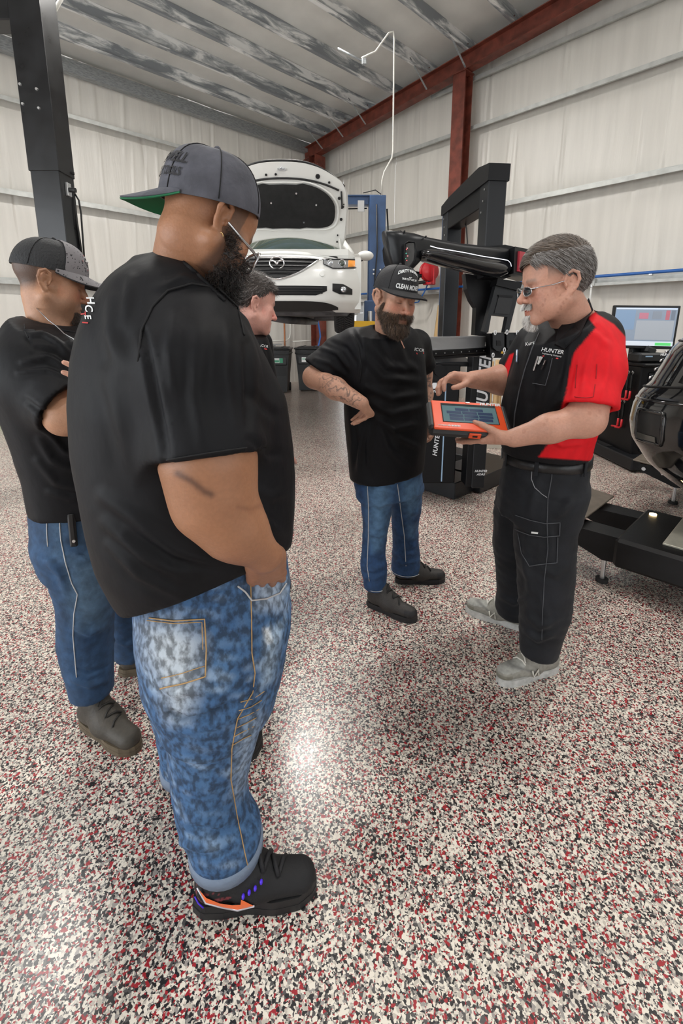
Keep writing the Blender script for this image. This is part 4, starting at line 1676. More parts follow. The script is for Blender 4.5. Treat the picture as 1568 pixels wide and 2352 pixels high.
# clamps hung on the side face (x = -0.33)
for (y0, z0) in ((-0.24, 0.98), (-0.16, 0.66)):
    for k in range(2):
        yk = y0 + 0.065 * k
        g = MB()
        g.tube([(-0.345, yk, z0 + 0.02), (-0.36, yk + 0.012, z0 + 0.03), (-0.365, yk, z0 + 0.045), (-0.355, yk - 0.012, z0 + 0.032), (-0.36, yk, z0 + 0.01)], 0.004, 6)
        g.build('hook', M_zinc, cb)
        g = MB()
        g.cyl((-0.36, yk, z0), (-0.36, yk, z0 - 0.13), 0.011, n=10).cyl((-0.36, yk, z0 - 0.13), (-0.36, yk, z0 - 0.17), 0.006, n=8)
        g.build('clamp_rod', M_cable, cb)
        g = MB()
        g.tube([(-0.36, yk, z0 - 0.165), (-0.36, yk, z0 - 0.24), (-0.36, yk + 0.02, z0 - 0.262), (-0.37, yk + 0.09, z0 - 0.268)], 0.011, 8)
        g.build('clamp_grip', M_redhook, cb)
    g = MB()
    c_ = Vector((-0.40, y0 + 0.28, z0 - 0.09))
    g.tube([c_ + Vector((0, 0.10 * math.cos(t), 0.12 * math.sin(t))) for t in np.linspace(0.0, 4.6, 20)], 0.022, 8)
    g.box(c_ + Vector((-0.02, -0.08, -0.04)), (0.10, 0.02, 0.10), rot=Matrix.Rotation(0.5, 3, 'X'), bev=0.006)
    g.box(c_ + Vector((-0.03, -0.02, -0.10)), (0.06, 0.22, 0.05), rot=Matrix.Rotation(0.3, 3, 'X'), bev=0.012)
    g.build('wheel_clamp', mat('clamp_grey', (0.07, 0.075, 0.08), 0.3, 0.4), cb)
# monitor
m0, m1 = K(1412, 703, 4.86), K(1545, 800, 4.80)
mc = (m0 + m1) / 2
Mm = MX(mc, x=(m1.x - m0.x, -0.10, -0.012), z=Vector((-0.18, -1, 0.0)))
mw, mh = m1.x - m0.x, m0.z - m1.z
mon = MB()
mon.M = Mm
mon.box((0, 0, -0.02), (mw + 0.01, mh + 0.01, 0.035), bev=0.006)
mon.M = None
mo = mon.build('monitor', M_blk, con)
def scr(name, m, x0, y0, x1, y1, dz):
    q = MB()
    q.M = Mm
    q.box(((x0 + x1) / 2 * mw, (y0 + y1) / 2 * mh, dz), ((x1 - x0) * mw, (y1 - y0) * mh, 0.001))
    q.M = None
    return q.build(name, m, mo)
M_scr = mat('screen_image', (0.25, 0.30, 0.38), 0.2, emit=(0.33, 0.40, 0.50), estr=0.35)
scr('screen', M_scr, -0.47, -0.44, 0.47, 0.46, 0.0)
scr('screen_bar', mat('screen_bar', (0.6, 0.65, 0.72), 0.3, emit=(0.55, 0.60, 0.68), estr=0.6), -0.47, -0.44, 0.47, -0.33, 0.0012)
scr('screen_button', mat('screen_green', (0.1, 0.5, 0.15), 0.3, emit=(0.10, 0.55, 0.15), estr=0.7), 0.20, -0.43, 0.44, -0.36, 0.0024)
scr('screen_title', mat('screen_bar2', (0.6, 0.68, 0.8), 0.3, emit=(0.5, 0.58, 0.72), estr=0.6), -0.46, 0.42, 0.46, 0.45, 0.0012)
scr('screen_pane', mat('screen_pane', (0.2, 0.3, 0.45), 0.3, emit=(0.27, 0.38, 0.54), estr=0.35), -0.46, -0.06, -0.16, 0.40, 0.0012)
scr('screen_floor', mat('screen_floor', (0.4, 0.43, 0.47), 0.3, emit=(0.36, 0.40, 0.46), estr=0.35), -0.13, -0.30, 0.44, 0.16, 0.0012)
for x0, y0, x1, y1, c_ in ((-0.10, 0.20, 0.04, 0.34, (0.45, 0.18, 0.24)), (0.10, 0.20, 0.24, 0.38, (0.22, 0.25, 0.30)), (0.30, 0.18, 0.36, 0.40, (0.42, 0.14, 0.18)), (0.38, 0.18, 0.44, 0.40, (0.16, 0.19, 0.24))):
    scr('screen_shape', mat('screen_s%d' % int(c_[0] * 100), c_, 0.3, emit=c_, estr=0.5), x0, y0, x1, y1, 0.0014)
g = MB()
g.box((mc.x + 0.03, mc.y + 0.10, 1.20), (0.16, 0.08, 0.26), bev=0.01).tube([(mc.x - 0.1, mc.y + 0.05, 1.28), (mc.x - 0.06, mc.y + 0.0, 1.18), (mc.x, mc.y + 0.02, 1.13)], 0.006, 6)
g.build('monitor_stand', M_ggrey, con)
g = MB()
g.box((-0.20, -0.20, 1.165), (0.30, 0.22, 0.10), bev=0.02).box((-0.17, -0.16, 1.235), (0.12, 0.10, 0.08), rot=Matrix.Rotation(0.3, 3, 'Y'), bev=0.02)
pr_ = g.build('printer', M_blk, con)
MB().box((-0.26, -0.315, 1.18), (0.07, 0.006, 0.012)).build('printer_light', M_paleglow, pr_)
text('lettering', 'HUNTER', MX((-0.09, -0.33, 1.20), x=(1, 0, 0), y=(0, 0.3, 1)), M_wtext, pr_, size=0.035, offset=0.001, shear=0.2)
g = MB()
g.box((0.14, -0.30, 1.122), (0.42, 0.15, 0.018), rot=0.0, bev=0.004)
kb_ = g.build('keyboard', mat('grey_keys', (0.42, 0.43, 0.44), 0.5), con)
for r_ in range(3):
    MB().box((0.14, -0.345 + 0.045 * r_, 1.135), (0.38, 0.034, 0.008), bev=0.002).build('key_row', mat('light_keys', (0.55, 0.56, 0.57), 0.5), kb_)
g = MB()
g.ball((0.33, -0.10, 1.13), (0.05, 0.035, 0.022), 14, 8)
g.build('mouse', mat('white_mouse', (0.75, 0.75, 0.75), 0.4), con)


# ================================================================== alignment rack and black pickup
M_rack = mat('black_rack_paint', (0.005, 0.005, 0.0055), 0.42, var=0.3, vscale=10, bump=0.05, bscale=90, spec=0.3)
M_brown = mat('bare_ramp_steel', (0.20, 0.165, 0.13), 0.45, 0.3, var=0.15, vscale=9)
M_turn = mat('turnplate_steel', (0.44, 0.43, 0.36), 0.45, 0.35, var=0.12, vscale=14)
M_tblk = mat('black_truck_paint', (0.006, 0.006, 0.007), 0.08, coat=1.0)
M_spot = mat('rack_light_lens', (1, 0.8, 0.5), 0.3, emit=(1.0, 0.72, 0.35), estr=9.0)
rk = thing('alignment_rack', 'low black alignment rack with two runways under the black pickup', 'alignment rack', (3.9, -1.6, 0))


def rw(x0, x1, near):
    X0, X1, Yf = x0 - 3.9, x1 - 3.9, 0.66 + 1.6
    g = MB()
    cx_ = (X0 + X1) / 2
    g.box((cx_, (Yf - 2.7) / 2 + 0.02, 0.24), (X1 - X0, Yf + 2.66, 0.17), bev=0.018)
    r_ = g.build('runway', M_rack, rk)
    g = MB()
    g.box((cx_ + 0.03, Yf - 0.53, 0.329), (X1 - X0 - 0.14, 0.66, 0.012), bev=0.003)
    t = g.build('turnplate_deck', M_turn, r_)
    g = MB()
    g.cyl((cx_ + 0.04, Yf - 0.52, 0.335), (cx_ + 0.04, Yf - 0.52, 0.350), 0.20, n=40)
    g.build('turnplate', M_turn, t)
    g = MB()
    g.tube([(X0 + 0.08, Yf - 0.30, 0.342), (X1 - 0.05, Yf - 0.30, 0.342)], 0.005, 6)
    g.build('deck_seam', M_zinc, t)
    for dx in (0.04, X1 - X0 - 0.20):
        g = MB()
        g.prism([(Yf - 0.02, 0.165), (Yf + 0.06, 0.155), (Yf + 0.30, 0.235), (Yf + 0.34, 0.27), (Yf + 0.32, 0.305), (Yf - 0.02, 0.315)], 0.0, 0.012, MX((X0 + dx, 0, 0), x=(0, 1, 0), y=(0, 0, 1)))
        g.build('front_arm', M_rack, r_)
        g = MB()
        g.cyl((X0 + dx - 0.012, Yf + 0.29, 0.268), (X0 + dx + 0.04, Yf + 0.29, 0.268), 0.016, n=14)
        g.build('pivot_bolt', M_zinc, r_)
        g = MB()
        g.box((X0 + dx + 0.09, Yf + 0.16, 0.30), (0.15, 0.34, 0.010))
        g.build('arm_plate', M_rack, r_)
    g = MB()
    g.cyl((X0 + 0.03, Yf + 0.25, 0.30), (X1 - 0.10, Yf + 0.25, 0.30), 0.018, n=12)
    g.build('ramp_shaft', M_rack, r_)
    g = MB()
    a_, b_ = Vector((0, Yf + 0.20, 0.335)), Vector((0, Yf + 0.36, 0.350))
    g.M = MX((cx_ + 0.0, (a_.y + b_.y) / 2, (a_.z + b_.z) / 2), x=(1, 0, 0), y=(0, b_.y - a_.y, b_.z - a_.z))
    g.box((0, 0, 0), (X1 - X0 + 0.10, (b_ - a_).length, 0.012), bev=0.003)
    g.M = None
    g.build('ramp_flap', M_brown, r_)
    g = MB()
    bx_2 = 2.79 - 3.9 + (X0 - (2.70 - 3.9))
    g.cyl((bx_2, 0.72 + 1.6, 0.02), (bx_2, 0.72 + 1.6, 0.165), 0.013, n=12).cyl((bx_2, 0.72 + 1.6, 0.145), (bx_2, 0.72 + 1.6, 0.17), 0.024, n=6)
    lb = g.build('levelling_bolt', M_zinc, r_)
    MB().cyl((bx_2, 0.72 + 1.6, 0.0), (bx_2, 0.72 + 1.6, 0.022), 0.034, n=18).build('levelling_foot', M_rubber, lb)
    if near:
        MB().cyl((X1 - 0.10, Yf - 0.06, 0.322), (X1 - 0.10, Yf - 0.06, 0.332), 0.020, n=16).build('rack_light', M_spot, r_)  # small warm emissive disc set on the runway top
    return r_


rw(2.70, 3.33, True)
rw(4.47, 5.10, False)
MB().box((0, -2.2, 0.10), (1.2, 0.20, 0.20), bev=0.01).build('cross_beam', M_rack, rk)

tz0 = 0.345
trk = thing('pickup_truck', 'glossy black pickup truck front end parked on the alignment rack', 'truck', (3.9, -1.0, tz0))
yf = lambda z: float(np.interp(z, [0.18, 0.24, 0.32, 0.45, 0.56, 0.66, 0.74, 0.80, 0.90, 1.0, 1.08, 1.12], [0.55, 0.64, 0.73, 0.82, 0.84, 0.83, 0.80, 0.75, 0.71, 0.67, 0.61, 0.47])) + 1.0
wx = lambda z: float(np.interp(z, [0.18, 0.3, 0.5, 0.8, 1.0, 1.08, 1.12], [0.90, 0.97, 1.0, 1.0, 0.985, 0.95, 0.86]))
EXT = 5.0
BACK = -1.6


def TS(ang, z, off=0.0):
    a, yF = wx(z) + off, yf(z) + off
    b = (yF - BACK) / 2
    cy = (yF + BACK) / 2
    c_, s_ = math.cos(ang), math.sin(ang)
    return Vector((a * math.copysign(abs(c_) ** (2 / EXT), c_), cy + b * math.copysign(abs(s_) ** (2 / EXT), s_), z))


g = MB()
zs = list(np.linspace(0.18, 1.08, 40)) + [1.10, 1.12]
na = 220
# denser angles near the corners
angs = np.concatenate([np.linspace(0, 2 * math.pi, na, endpoint=False)])
vs_, fs_ = [], []
for z in zs:
    for a in angs:
        vs_.append(TS(a, z))
for i in range(len(zs) - 1):
    for k in range(na):
        fs_.append((i * na + k, i * na + (k + 1) % na, (i + 1) * na + (k + 1) % na, (i + 1) * na + k))
fs_.append(tuple(range(na))[::-1])
g.add(vs_, fs_, True)
rings = []
for q, zt in ((1.0, 1.12), (0.94, 1.155), (0.8, 1.18), (0.4, 1.21), (0.02, 1.22)):
    rings.append([Vector((TS(a, 1.12).x * q, (TS(a, 1.12).y - 0.0) * (q if TS(a, 1.12).y > 0 else 1), zt)) for a in angs])
o = [p for r_ in rings for p in r_]
g.add(o, [(i * na + k, i * na + (k + 1) % na, (i + 1) * na + (k + 1) % na, (i + 1) * na + k) for i in range(4) for k in range(na)] + [tuple(range(4 * na, 5 * na))], True)
body = g.build('front_body', M_tblk, trk)


def tpatch(name, m, a0, a1, z0, z1, off, thick=0.01, nu=16, nv=8, parent=None, sk=0.0):
    q = MB()
    q.grid(lambda u, v: TS(math.radians(a0 + (a1 - a0) * u), (z0 + (z1 - z0) * v) + sk * (u - 0.5), off), nu, nv, thick)
    return q.build(name, m, parent or trk)


def tline(name, m, pts, r, off, parent=None, closed=False):
    q = MB()
    q.tube([TS(math.radians(a), z, off) for a, z in pts], r, 8, closed=closed)
    return q.build(name, m, parent or trk)


M_hlens = mat('headlamp_lens', (0.42, 0.42, 0.36), 0.10, 0.5, coat=0.8)
hl = tpatch('headlamp', M_hlens, 136, 160, 0.84, 1.0, 0.006, 0.02, 14, 8, None, 0.03)
tline('headlamp_rim', M_blk, [(a, 0.84 + 0.03 * ((a - 136) / 24 - 0.5)) for a in np.linspace(136, 160, 10)] + [(a, 1.0 + 0.03 * ((a - 136) / 24 - 0.5)) for a in np.linspace(160, 136, 10)], 0.012, 0.010, hl, True)
tpatch('headlamp_reflector', M_chrome, 141, 156, 0.88, 0.96, 0.012, 0.008, 10, 6, hl, 0.02)
pk_ = tpatch('fog_pocket', mat('pocket_black', (0.020, 0.020, 0.021), 0.3), 123, 138, 0.47, 0.65, 0.002, 0.004, 10, 6)
tline('pocket_rim', M_tblk, [(a, 0.47) for a in np.linspace(123, 138, 8)] + [(138.8, 0.50), (138.8, 0.62)] + [(a, 0.65) for a in np.linspace(138, 123, 8)] + [(122.2, 0.62), (122.2, 0.50)], 0.011, 0.004, pk_, True)
tpatch('pocket_sill', mat('pocket_sill', (0.10, 0.10, 0.09), 0.2, coat=0.5), 124, 136, 0.475, 0.51, 0.008, 0.004, 8, 3, pk_)
tline('bumper_seam', M_blkm, [(a, 0.745 + 0.0012 * (a - 90)) for a in np.linspace(60, 165, 50)], 0.007, 0.001)
tline('hood_seam', M_blkm, [(a, 1.045) for a in np.linspace(40, 176, 60)], 0.006, 0.001)
tline('bumper_crease', M_tblk, [(a, 0.69 + 0.0004 * (a - 90)) for a in np.linspace(60, 165, 50)], 0.010, -0.004)
tline('lower_trim', M_chrome, [(a, 0.235) for a in np.linspace(92, 112, 12)], 0.006, 0.004)
gl_ = tpatch('grille', M_blkm, 74, 102, 0.78, 1.0, 0.004, 0.01, 20, 8)
for k in range(4):
    tline('grille_bar', M_chrome, [(a, 0.81 + 0.055 * k) for a in np.linspace(75, 101, 14)], 0.010, 0.012, gl_)
for k in range(2):
    tline('tow_hook', M_chrome, [(96 + 1.2 * k, 0.255), (96.5 + 1.2 * k, 0.25), (97 + 1.2 * k, 0.245)], 0.010, 0.012)
tl_ = MB()
for s in (-1, 1):
    for y in (0.62,):
        t = MB()
        t.lathe([(0.25, -0.13), (0.36, -0.135), (0.39, -0.11), (0.395, 0), (0.39, 0.11), (0.36, 0.135), (0.25, 0.13)], 40, (s * 0.86, y + 0.02, 0.39 - 0.005), Matrix.Rotation(math.pi / 2, 3, 'Y'))
        ty = t.build('tyre', M_rubber, trk)
        t = MB()
        t.lathe([(0.25, -0.12), (0.20, 0), (0.02, 0.03), (0.02, -0.03)], 30, (s * 0.86, y + 0.02, 0.385), Matrix.Rotation(math.pi / 2, 3, 'Y'))
        t.build('rim', M_silver, ty)
        a_ = MB()
        a_.tube([(s * 0.995, y + 0.02 + 0.46 * math.cos(t_), 0.40 + 0.46 * math.sin(t_)) for t_ in np.linspace(0.1, math.pi - 0.1, 20)], 0.03, 8)
        a_.build('wheel_arch', M_blk, trk)
g = MB()
g.grid(lambda a, b: ((-0.72 + 1.44 * a) * (1 - 0.12 * b), -0.35 - 0.75 * b, 1.18 + 0.55 * b), 12, 6, 0.01)
g.build('windscreen', M_glass, trk)
g = MB()
g.box((0, -1.35, 1.0), (1.9, 0.6, 1.4), bev=0.12)
g.build('cab', M_tblk, trk)
for s in (-1, 1):
    MB().ball((s * 1.13, -0.42, 1.27), (0.13, 0.07, 0.11), 14, 10).build('door_mirror', M_tblk, trk)


# ================================================================== wall services and odds and ends
M_copper = mat('copper_pipe', (0.42, 0.17, 0.08), 0.35, 0.8)
M_hoseb = mat('blue_air_hose', (0.02, 0.12, 0.42), 0.35)
M_reel = mat('red_reel_paint', (0.62, 0.02, 0.03), 0.35, coat=0.3)
M_bin = mat('black_bin_plastic', (0.020, 0.021, 0.022), 0.38, bump=0.1, bscale=120)
M_steel = mat('stainless_sheet', (0.55, 0.56, 0.56), 0.25, 0.9, bump=0.15, bscale=20, stretch=(1, 1, 0.2))
M_lgreen = mat('jack_stand_green', (0.03, 0.48, 0.05), 0.35)
M_jblue = mat('floor_jack_blue', (0.03, 0.28, 0.62), 0.35)
M_card = mat('brown_cardboard', (0.50, 0.33, 0.16), 0.7, var=0.1, vscale=10)
M_wood = mat('plank_wood', (0.62, 0.42, 0.20), 0.6, var=0.15, vscale=8, stretch=(6, 6, 0.5))
M_grlabel = mat('green_label', (0.06, 0.35, 0.20), 0.4)
M_wlabel = mat('white_label', (0.80, 0.82, 0.80), 0.4)
M_lamp = mat('led_lens', (1, 1, 1), 0.3, emit=(1, 0.98, 0.95), estr=7.0)


def bin_(x, y, rz, label):
    b = thing('wheeled_bin', label, 'trash bin', (x, y, 0), rz, 'black bins by the corner')
    g = MB()
    Lr = [(0.23, 0.27, 0.03), (0.25, 0.29, 0.40), (0.285, 0.33, 0.80), (0.30, 0.345, 0.98)]
    for i in range(3):
        for (a0, b0, z0), (a1, b1, z1) in ((Lr[i], Lr[i + 1]),):
            p = [(-a0, -b0, z0), (a0, -b0, z0), (a0, b0, z0), (-a0, b0, z0), (-a1, -b1, z1), (a1, -b1, z1), (a1, b1, z1), (-a1, b1, z1)]
            g.add(p, [(0, 1, 5, 4), (1, 2, 6, 5), (2, 3, 7, 6), (3, 0, 4, 7)] + ([(3, 2, 1, 0)] if i == 0 else []))
    body = g.build('body', M_bin, b)
    g = MB()
    g.box((0, 0, 0.90), (0.62, 0.71, 0.05), bev=0.015)
    g.box((0, -0.31, 0.74), (0.50, 0.05, 0.20), bev=0.02)
    g.build('collar', M_bin, body)
    g = MB()
    g.box((0, 0, 1.005), (0.66, 0.76, 0.04), bev=0.018).box((0, 0.02, 1.03), (0.52, 0.60, 0.03), bev=0.012)
    for k in (-1, 1):
        g.box((k * 0.14, 0.0, 1.05), (0.05, 0.5, 0.02), bev=0.008)
    g.build('lid', M_bin, b)
    g = MB()
    for k in (-1, 1):
        g.tube([(k * 0.10, -0.275, 0.66), (k * 0.15, -0.26, 0.45), (k * 0.15, -0.245, 0.08)], 0.02, 8)
    g.tube([(-0.12, -0.28, 0.42), (0.12, -0.28, 0.42)], 0.010, 8)
    g.build('catch_bar', M_bin, b)
    g = MB()
    for k in (-1, 1):
        g.cyl((k * 0.20, 0.25, 0.10), (k * 0.26, 0.25, 0.10), 0.10, n=20)
    g.build('wheel', M_rubber, b)
    for dx, w_, m in ((-0.10, 0.10, M_wlabel), (0.02, 0.12, M_wlabel), (0.12, 0.08, M_grlabel)):
        g = MB()
        g.box((dx, -0.337, 0.75), (w_, 0.004, 0.11))
        g.build('sticker', m, b)
    g = MB()
    g.box((0.02, -0.341, 0.735), (0.105, 0.004, 0.05)).box((-0.10, -0.341, 0.765), (0.08, 0.004, 0.02))
    g.build('sticker_print', M_grlabel, b)
    return b


bp_ = cw((-1.48, 10.66, 0))
bin_(bp_[0], bp_[1], CA, 'black wheeled bin with green and white sticker, middle one of the corner row')
bp_ = cw((-0.76, 11.00, 0))
bin_(bp_[0], bp_[1], CA - 0.05, 'black wheeled bin beside the corner door, end one of the row')
bp_ = cw((-2.20, 10.45, 0))
bin_(bp_[0], bp_[1], CA + 0.04, 'black wheeled bin farthest from the corner door')

# pipes and hose dropping beside the corner column
p = thing('copper_pipe', 'thin copper pipe running down the back wall near the corner', 'pipe', (7.20, YB - 0.13, 0))
MB().cyl((0, 0, 0.0), (0, 0, 2.2), 0.022, n=10).build('riser', M_copper, p)
MB().box((0, 0.06, 2.19), (0.08, 0.10, 0.05), bev=0.005).build('pipe_strap', M_zinc, p)
p = thing('electric_conduit', 'pale bent conduit running along the back wall corner above the bins', 'conduit', (7.45, YB - 0.05, 0))
MB().tube([(0, 0, 2.2), (0, 0, 1.35), (-0.03, 0, 1.22), (-0.15, 0, 1.15), (-1.9, 0, 1.14)], 0.020, 10).tube([(1.02, -0.1, 2.2), (1.02, -0.1, 1.40), (0.96, -0.1, 1.24), (0.80, -0.1, 1.14), (0.05, -0.02, 1.12)], 0.018, 10).build('conduit_run', M_conduit, p)
MB().cyl((0.0, -0.02, 2.12), (0, 0.03, 2.12), 0.035, n=12).build('conduit_clip', M_zinc, p)
p = thing('air_hose', 'blue air hose hanging down the red corner column', 'hose', (7.95, 9.36, 0))
MB().tube([(0, 0, 2.2), (0.01, -0.02, 1.9), (0.03, 0, 1.7), (0.10, 0.01, 1.45), (0.12, 0, 1.25), (0.05, -0.02, 1.05), (-0.02, 0, 0.9)], 0.022, 10).build('hose_run', M_hoseb, p)
MB().cyl((0, 0, 2.17), (0, 0, 2.25), 0.03, n=10).build('fitting', M_zinc, p)
# steel sheet splash guard leaning on the lower back wall behind the bins
tb = thing('work_shelf', 'long grey steel shelf ledge on the back wall above the bins', 'shelf', (5.2, YB - 0.14, 0))
MB().box((0, 0, 1.06), (3.6, 0.26, 0.035), bev=0.004).build('shelf_board', M_steel, tb)
for k in range(5):
    MB().box((-1.7 + 0.85 * k, 0.05, 0.52), (0.05, 0.05, 1.04), bev=0.004).build('leg', M_steel, tb)

# air line on the right wall with hose reel
al = thing('air_line', 'blue air pipe running along the lower girt of the right wall', 'pipe', (XR - 0.115, 0, 2.285))
MB().cyl((0, -2.0, 0), (0, 8.9, 0), 0.024, n=10).build('pipe_run', M_hoseb, al)
for y in (-1, 0.5, 2.0, 3.5, 5.0, 6.5, 8.0):
    MB().box((0.02, y, -0.012), (0.06, 0.05, 0.06), bev=0.006).build('pipe_clip', M_zinc, al)
rl = thing('hose_reel', 'red hose reel mounted on the right wall beside the red column', 'hose reel', (XR - 0.16, 6.02, 2.64))
g = MB()
g.lathe([(0.0, -0.075), (0.19, -0.075), (0.20, -0.06), (0.16, -0.05), (0.12, -0.045), (0.12, 0.045), (0.16, 0.05), (0.20, 0.06), (0.19, 0.075), (0, 0.075)], 28, (0, 0, 0), Matrix.Rotation(math.radians(65), 3, 'Z') @ Matrix.Rotation(math.pi / 2, 3, 'Y'))
g.build('drum', M_reel, rl)
MB().box((0.06, 0, -0.10), (0.08, 0.22, 0.34), bev=0.01).box((0.0, 0, -0.25), (0.16, 0.20, 0.05), bev=0.01).build('bracket', M_reel, rl)
MB().cyl((-0.10, 0.02, -0.22), (-0.24, 0.14, -0.24), 0.035, n=12).build('swivel', M_cable, rl)
MB().tube([(0.0, 0.0, -0.20), (-0.02, 0.05, -0.35), (-0.06, 0.08, -0.45), (-0.07, 0.2, -0.62), (-0.06, 0.6, -0.66)], 0.014, 8).build('hose_tail', M_hoseb, rl)

# service conduit dropping from the roof to the blue lift
q0 = [(830, 133), (862, 118), (892, 76), (903, 72), (905, 90), (902, 345), (900, 362), (882, 395), (877, 415), (876, 452)]
pc = cframe('drop_conduit', 'pale service conduit dropping from a purlin to the blue lift', 'conduit', 0.72, 7.2)
FC = 6.9
MB().tube([tuple(np.array(at(x, y, FC + 0.035 * k)) - np.array([0.72, 7.2, 0])) for k, (x, y) in enumerate(q0)], 0.011, 8).build('conduit_run', M_conduit, pc)
qa = np.array(at(836, 142, FC)) - np.array([0.72, 7.2, 0])
MB().tube([tuple(qa + np.array([-0.35, 0, 0.16])), tuple(qa)], 0.012, 8).box(tuple(qa), (0.06, 0.05, 0.07), bev=0.006).build('junction_box', M_galv, pc)
p2 = cframe('sloping_conduit', 'pale conduit slanting up behind the tall black lift column', 'conduit', -2.9, 4.8)
MB().tube([tuple(np.array(at(103, 62, 4.8)) - np.array([-2.9, 4.8, 0])), tuple(np.array(at(122, 30, 4.8)) - np.array([-2.9, 4.8, 0])), tuple(np.array(at(150, -20, 4.8)) - np.array([-2.9, 4.8, 0]))], 0.018, 8).build('conduit_run', M_conduit, p2)
q = np.array(at(103, 62, 4.8)) - np.array([-2.9, 4.8, 0])
MB().cyl(tuple(q - [0, 0, 0.03]), tuple(q + [0, 0, 0.01]), 0.024, n=10).build('end_fitting', M_zinc, p2)
wc = thing('wall_conduit', 'white conduit hanging under the boxed channel of the right wall', 'conduit', (XR - 0.06, 2.83, 0))
MB().tube([(0, 0, 2.15), (0, 0, 1.95), (0.01, 0.02, 1.7), (0.02, 0.02, 0.6)], 0.016, 8).build('conduit_run', M_white, wc)
MB().cyl((0, 0, 2.13), (0, 0, 2.16), 0.03, n=12).build('fitting', M_zinc, wc)

# jack stand and floor jack against the back wall, at the left
js = cframe('jack_stand', 'green jack stand with white label near the back wall', 'jack stand', -5.52, 7.45)
g = MB()
for s in (-1, 1):
    for t_ in (-1, 1):
        a_, b_ = Vector((s * 0.05, t_ * 0.05, 0.33)), Vector((s * 0.15, t_ * 0.13, 0.0))
        g.cyl(a_, b_, 0.022, 0.035, 6)
g.box((0, 0, 0.33), (0.13, 0.13, 0.06), bev=0.01)
g.prism([(-0.06, 0.33), (0.06, 0.33), (0.15, 0.09), (-0.15, 0.09)], -0.006, 0.006, MX((0, -0.10, 0), x=(1, 0, 0), y=(0, 0.25, 1)))
g.build('base', M_lgreen, js)
MB().cyl((0, 0, 0.3), (0, 0, 0.42), 0.022, n=8).box((0, 0, 0.43), (0.10, 0.05, 0.03), bev=0.008).build('post', M_cable, js)
MB().box((0.02, -0.105, 0.20), (0.10, 0.004, 0.10), rot=Matrix.Rotation(-0.25, 3, 'X')).build('label_plate', M_wlabel, js)
fj = cframe('floor_jack', 'low blue trolley jack on the floor beside the green jack stand', 'floor jack', -5.86, 7.55)
g = MB()
for s in (-1, 1):
    g.box((0, s * 0.12, 0.09), (0.56, 0.02, 0.10), bev=0.006)
g.box((-0.05, 0, 0.13), (0.30, 0.16, 0.08), bev=0.02)
g.box((0.10, 0, 0.20), (0.20, 0.10, 0.03), rot=Matrix.Rotation(-0.5, 3, 'Y'), bev=0.008)
g.build('frame', M_jblue, fj)
for sx in (-0.24, 0.24):
    for s in (-1, 1):
        MB().cyl((sx, s * 0.14, 0.045), (sx, s * 0.18, 0.045), 0.045, n=14).build('wheel', M_cable, fj)
MB().cyl((0.18, 0, 0.20), (0.18, 0, 0.24), 0.05, n=14).build('saddle', M_zinc, fj)
MB().tube([(-0.2, 0, 0.16), (-0.32, 0, 0.5), (-0.5, 0, 0.95)], 0.016, 8).build('handle', M_cable, fj)

# plank leaning on the right wall, seen past the gantry
pk = cframe('wood_plank', 'narrow pale plank leaning against the right wall behind the gantry', 'plank', 1.62, 8.05)
MB().box((0, 0, 0.92), (0.10, 0.03, 1.86), rot=Matrix.Rotation(0.09, 3, 'Y'), bev=0.003).build('board', M_wood, pk)
MB().box((0.083, 0, 1.84), (0.10, 0.032, 0.02), rot=Matrix.Rotation(0.09, 3, 'Y'), bev=0.002).build('end_grain', M_wood, pk)

# cardboard tubes standing in a carton behind the gantry
bx_ = cframe('tube_carton', 'pale carton holding brown cardboard tubes behind the calibration gantry', 'carton', 2.06, 5.62)
g = MB()
for s in (-1, 1):
    g.box((0, s * 0.13, 0.20), (0.62, 0.008, 0.40)).box((s * 0.31, 0, 0.20), (0.008, 0.26, 0.40))
g.box((0, 0, 0.008), (0.62, 0.26, 0.008))
g.build('carton_wall', mat('pale_carton', (0.60, 0.56, 0.48), 0.7), bx_)
MB().box((0, -0.137, 0.22), (0.20, 0.003, 0.08)).build('carton_label', M_wlabel, bx_)
for k in range(10):
    tt = cframe('cardboard_tube', ('brown cardboard tube with white end plug standing in the pale carton' if k % 3 == 0 else 'brown cardboard tube with dark hollow end standing in the pale carton'), 'cardboard tube', 2.06 - 0.27 + 0.06 * k, 5.60 + 0.03 * (k % 2), 0.015, 'cardboard tubes in the carton')
    h_ = 1.03 + 0.02 * ((k * 7) % 3)
    MB().lathe([(0.026, 0), (0.026, h_), (0.021, h_), (0.021, h_ - 0.05)], 14).build('tube_wall', M_card, tt)
    MB().cyl((0, 0, h_ - 0.05), (0, 0, h_ - 0.045), 0.021, n=12).build('end_plug', M_wlabel if k % 3 == 0 else M_blkm, tt)


# ceiling lights: linear high bays hung under the purlins, out of the picture above
def high_bay(x, y, power, rz=0.0):
    z = ztop(y) - 0.28
    h = thing('high_bay_light', 'linear white high bay light hung from the purlins', 'ceiling light', (x, y, z), rz, 'high bay lights under the roof')
    MB().box((0, 0, 0.03), (1.22, 0.34, 0.06), bev=0.01).build('housing', M_white, h)
    MB().box((0, 0, -0.006), (1.16, 0.30, 0.012)).build('lens', M_lamp, h)
    for sx in (-0.5, 0.5):
        MB().cyl((sx, 0, 0.06), (sx, 0, 0.30), 0.004, n=6).build('hanger', M_zinc, h)
    a = area_light('high_bay_glow', (x, y, z - 0.03), (0, 0, rz), 1.15, 0.30, power, (1.0, 0.97, 0.93))
    return h


high_bay(3.9, 5.4, 170)
high_bay(0.6, 5.4, 70)
high_bay(6.6, -1.6, 90)
high_bay(2.6, 0.2, 90)
high_bay(-1.6, 1.2, 55)


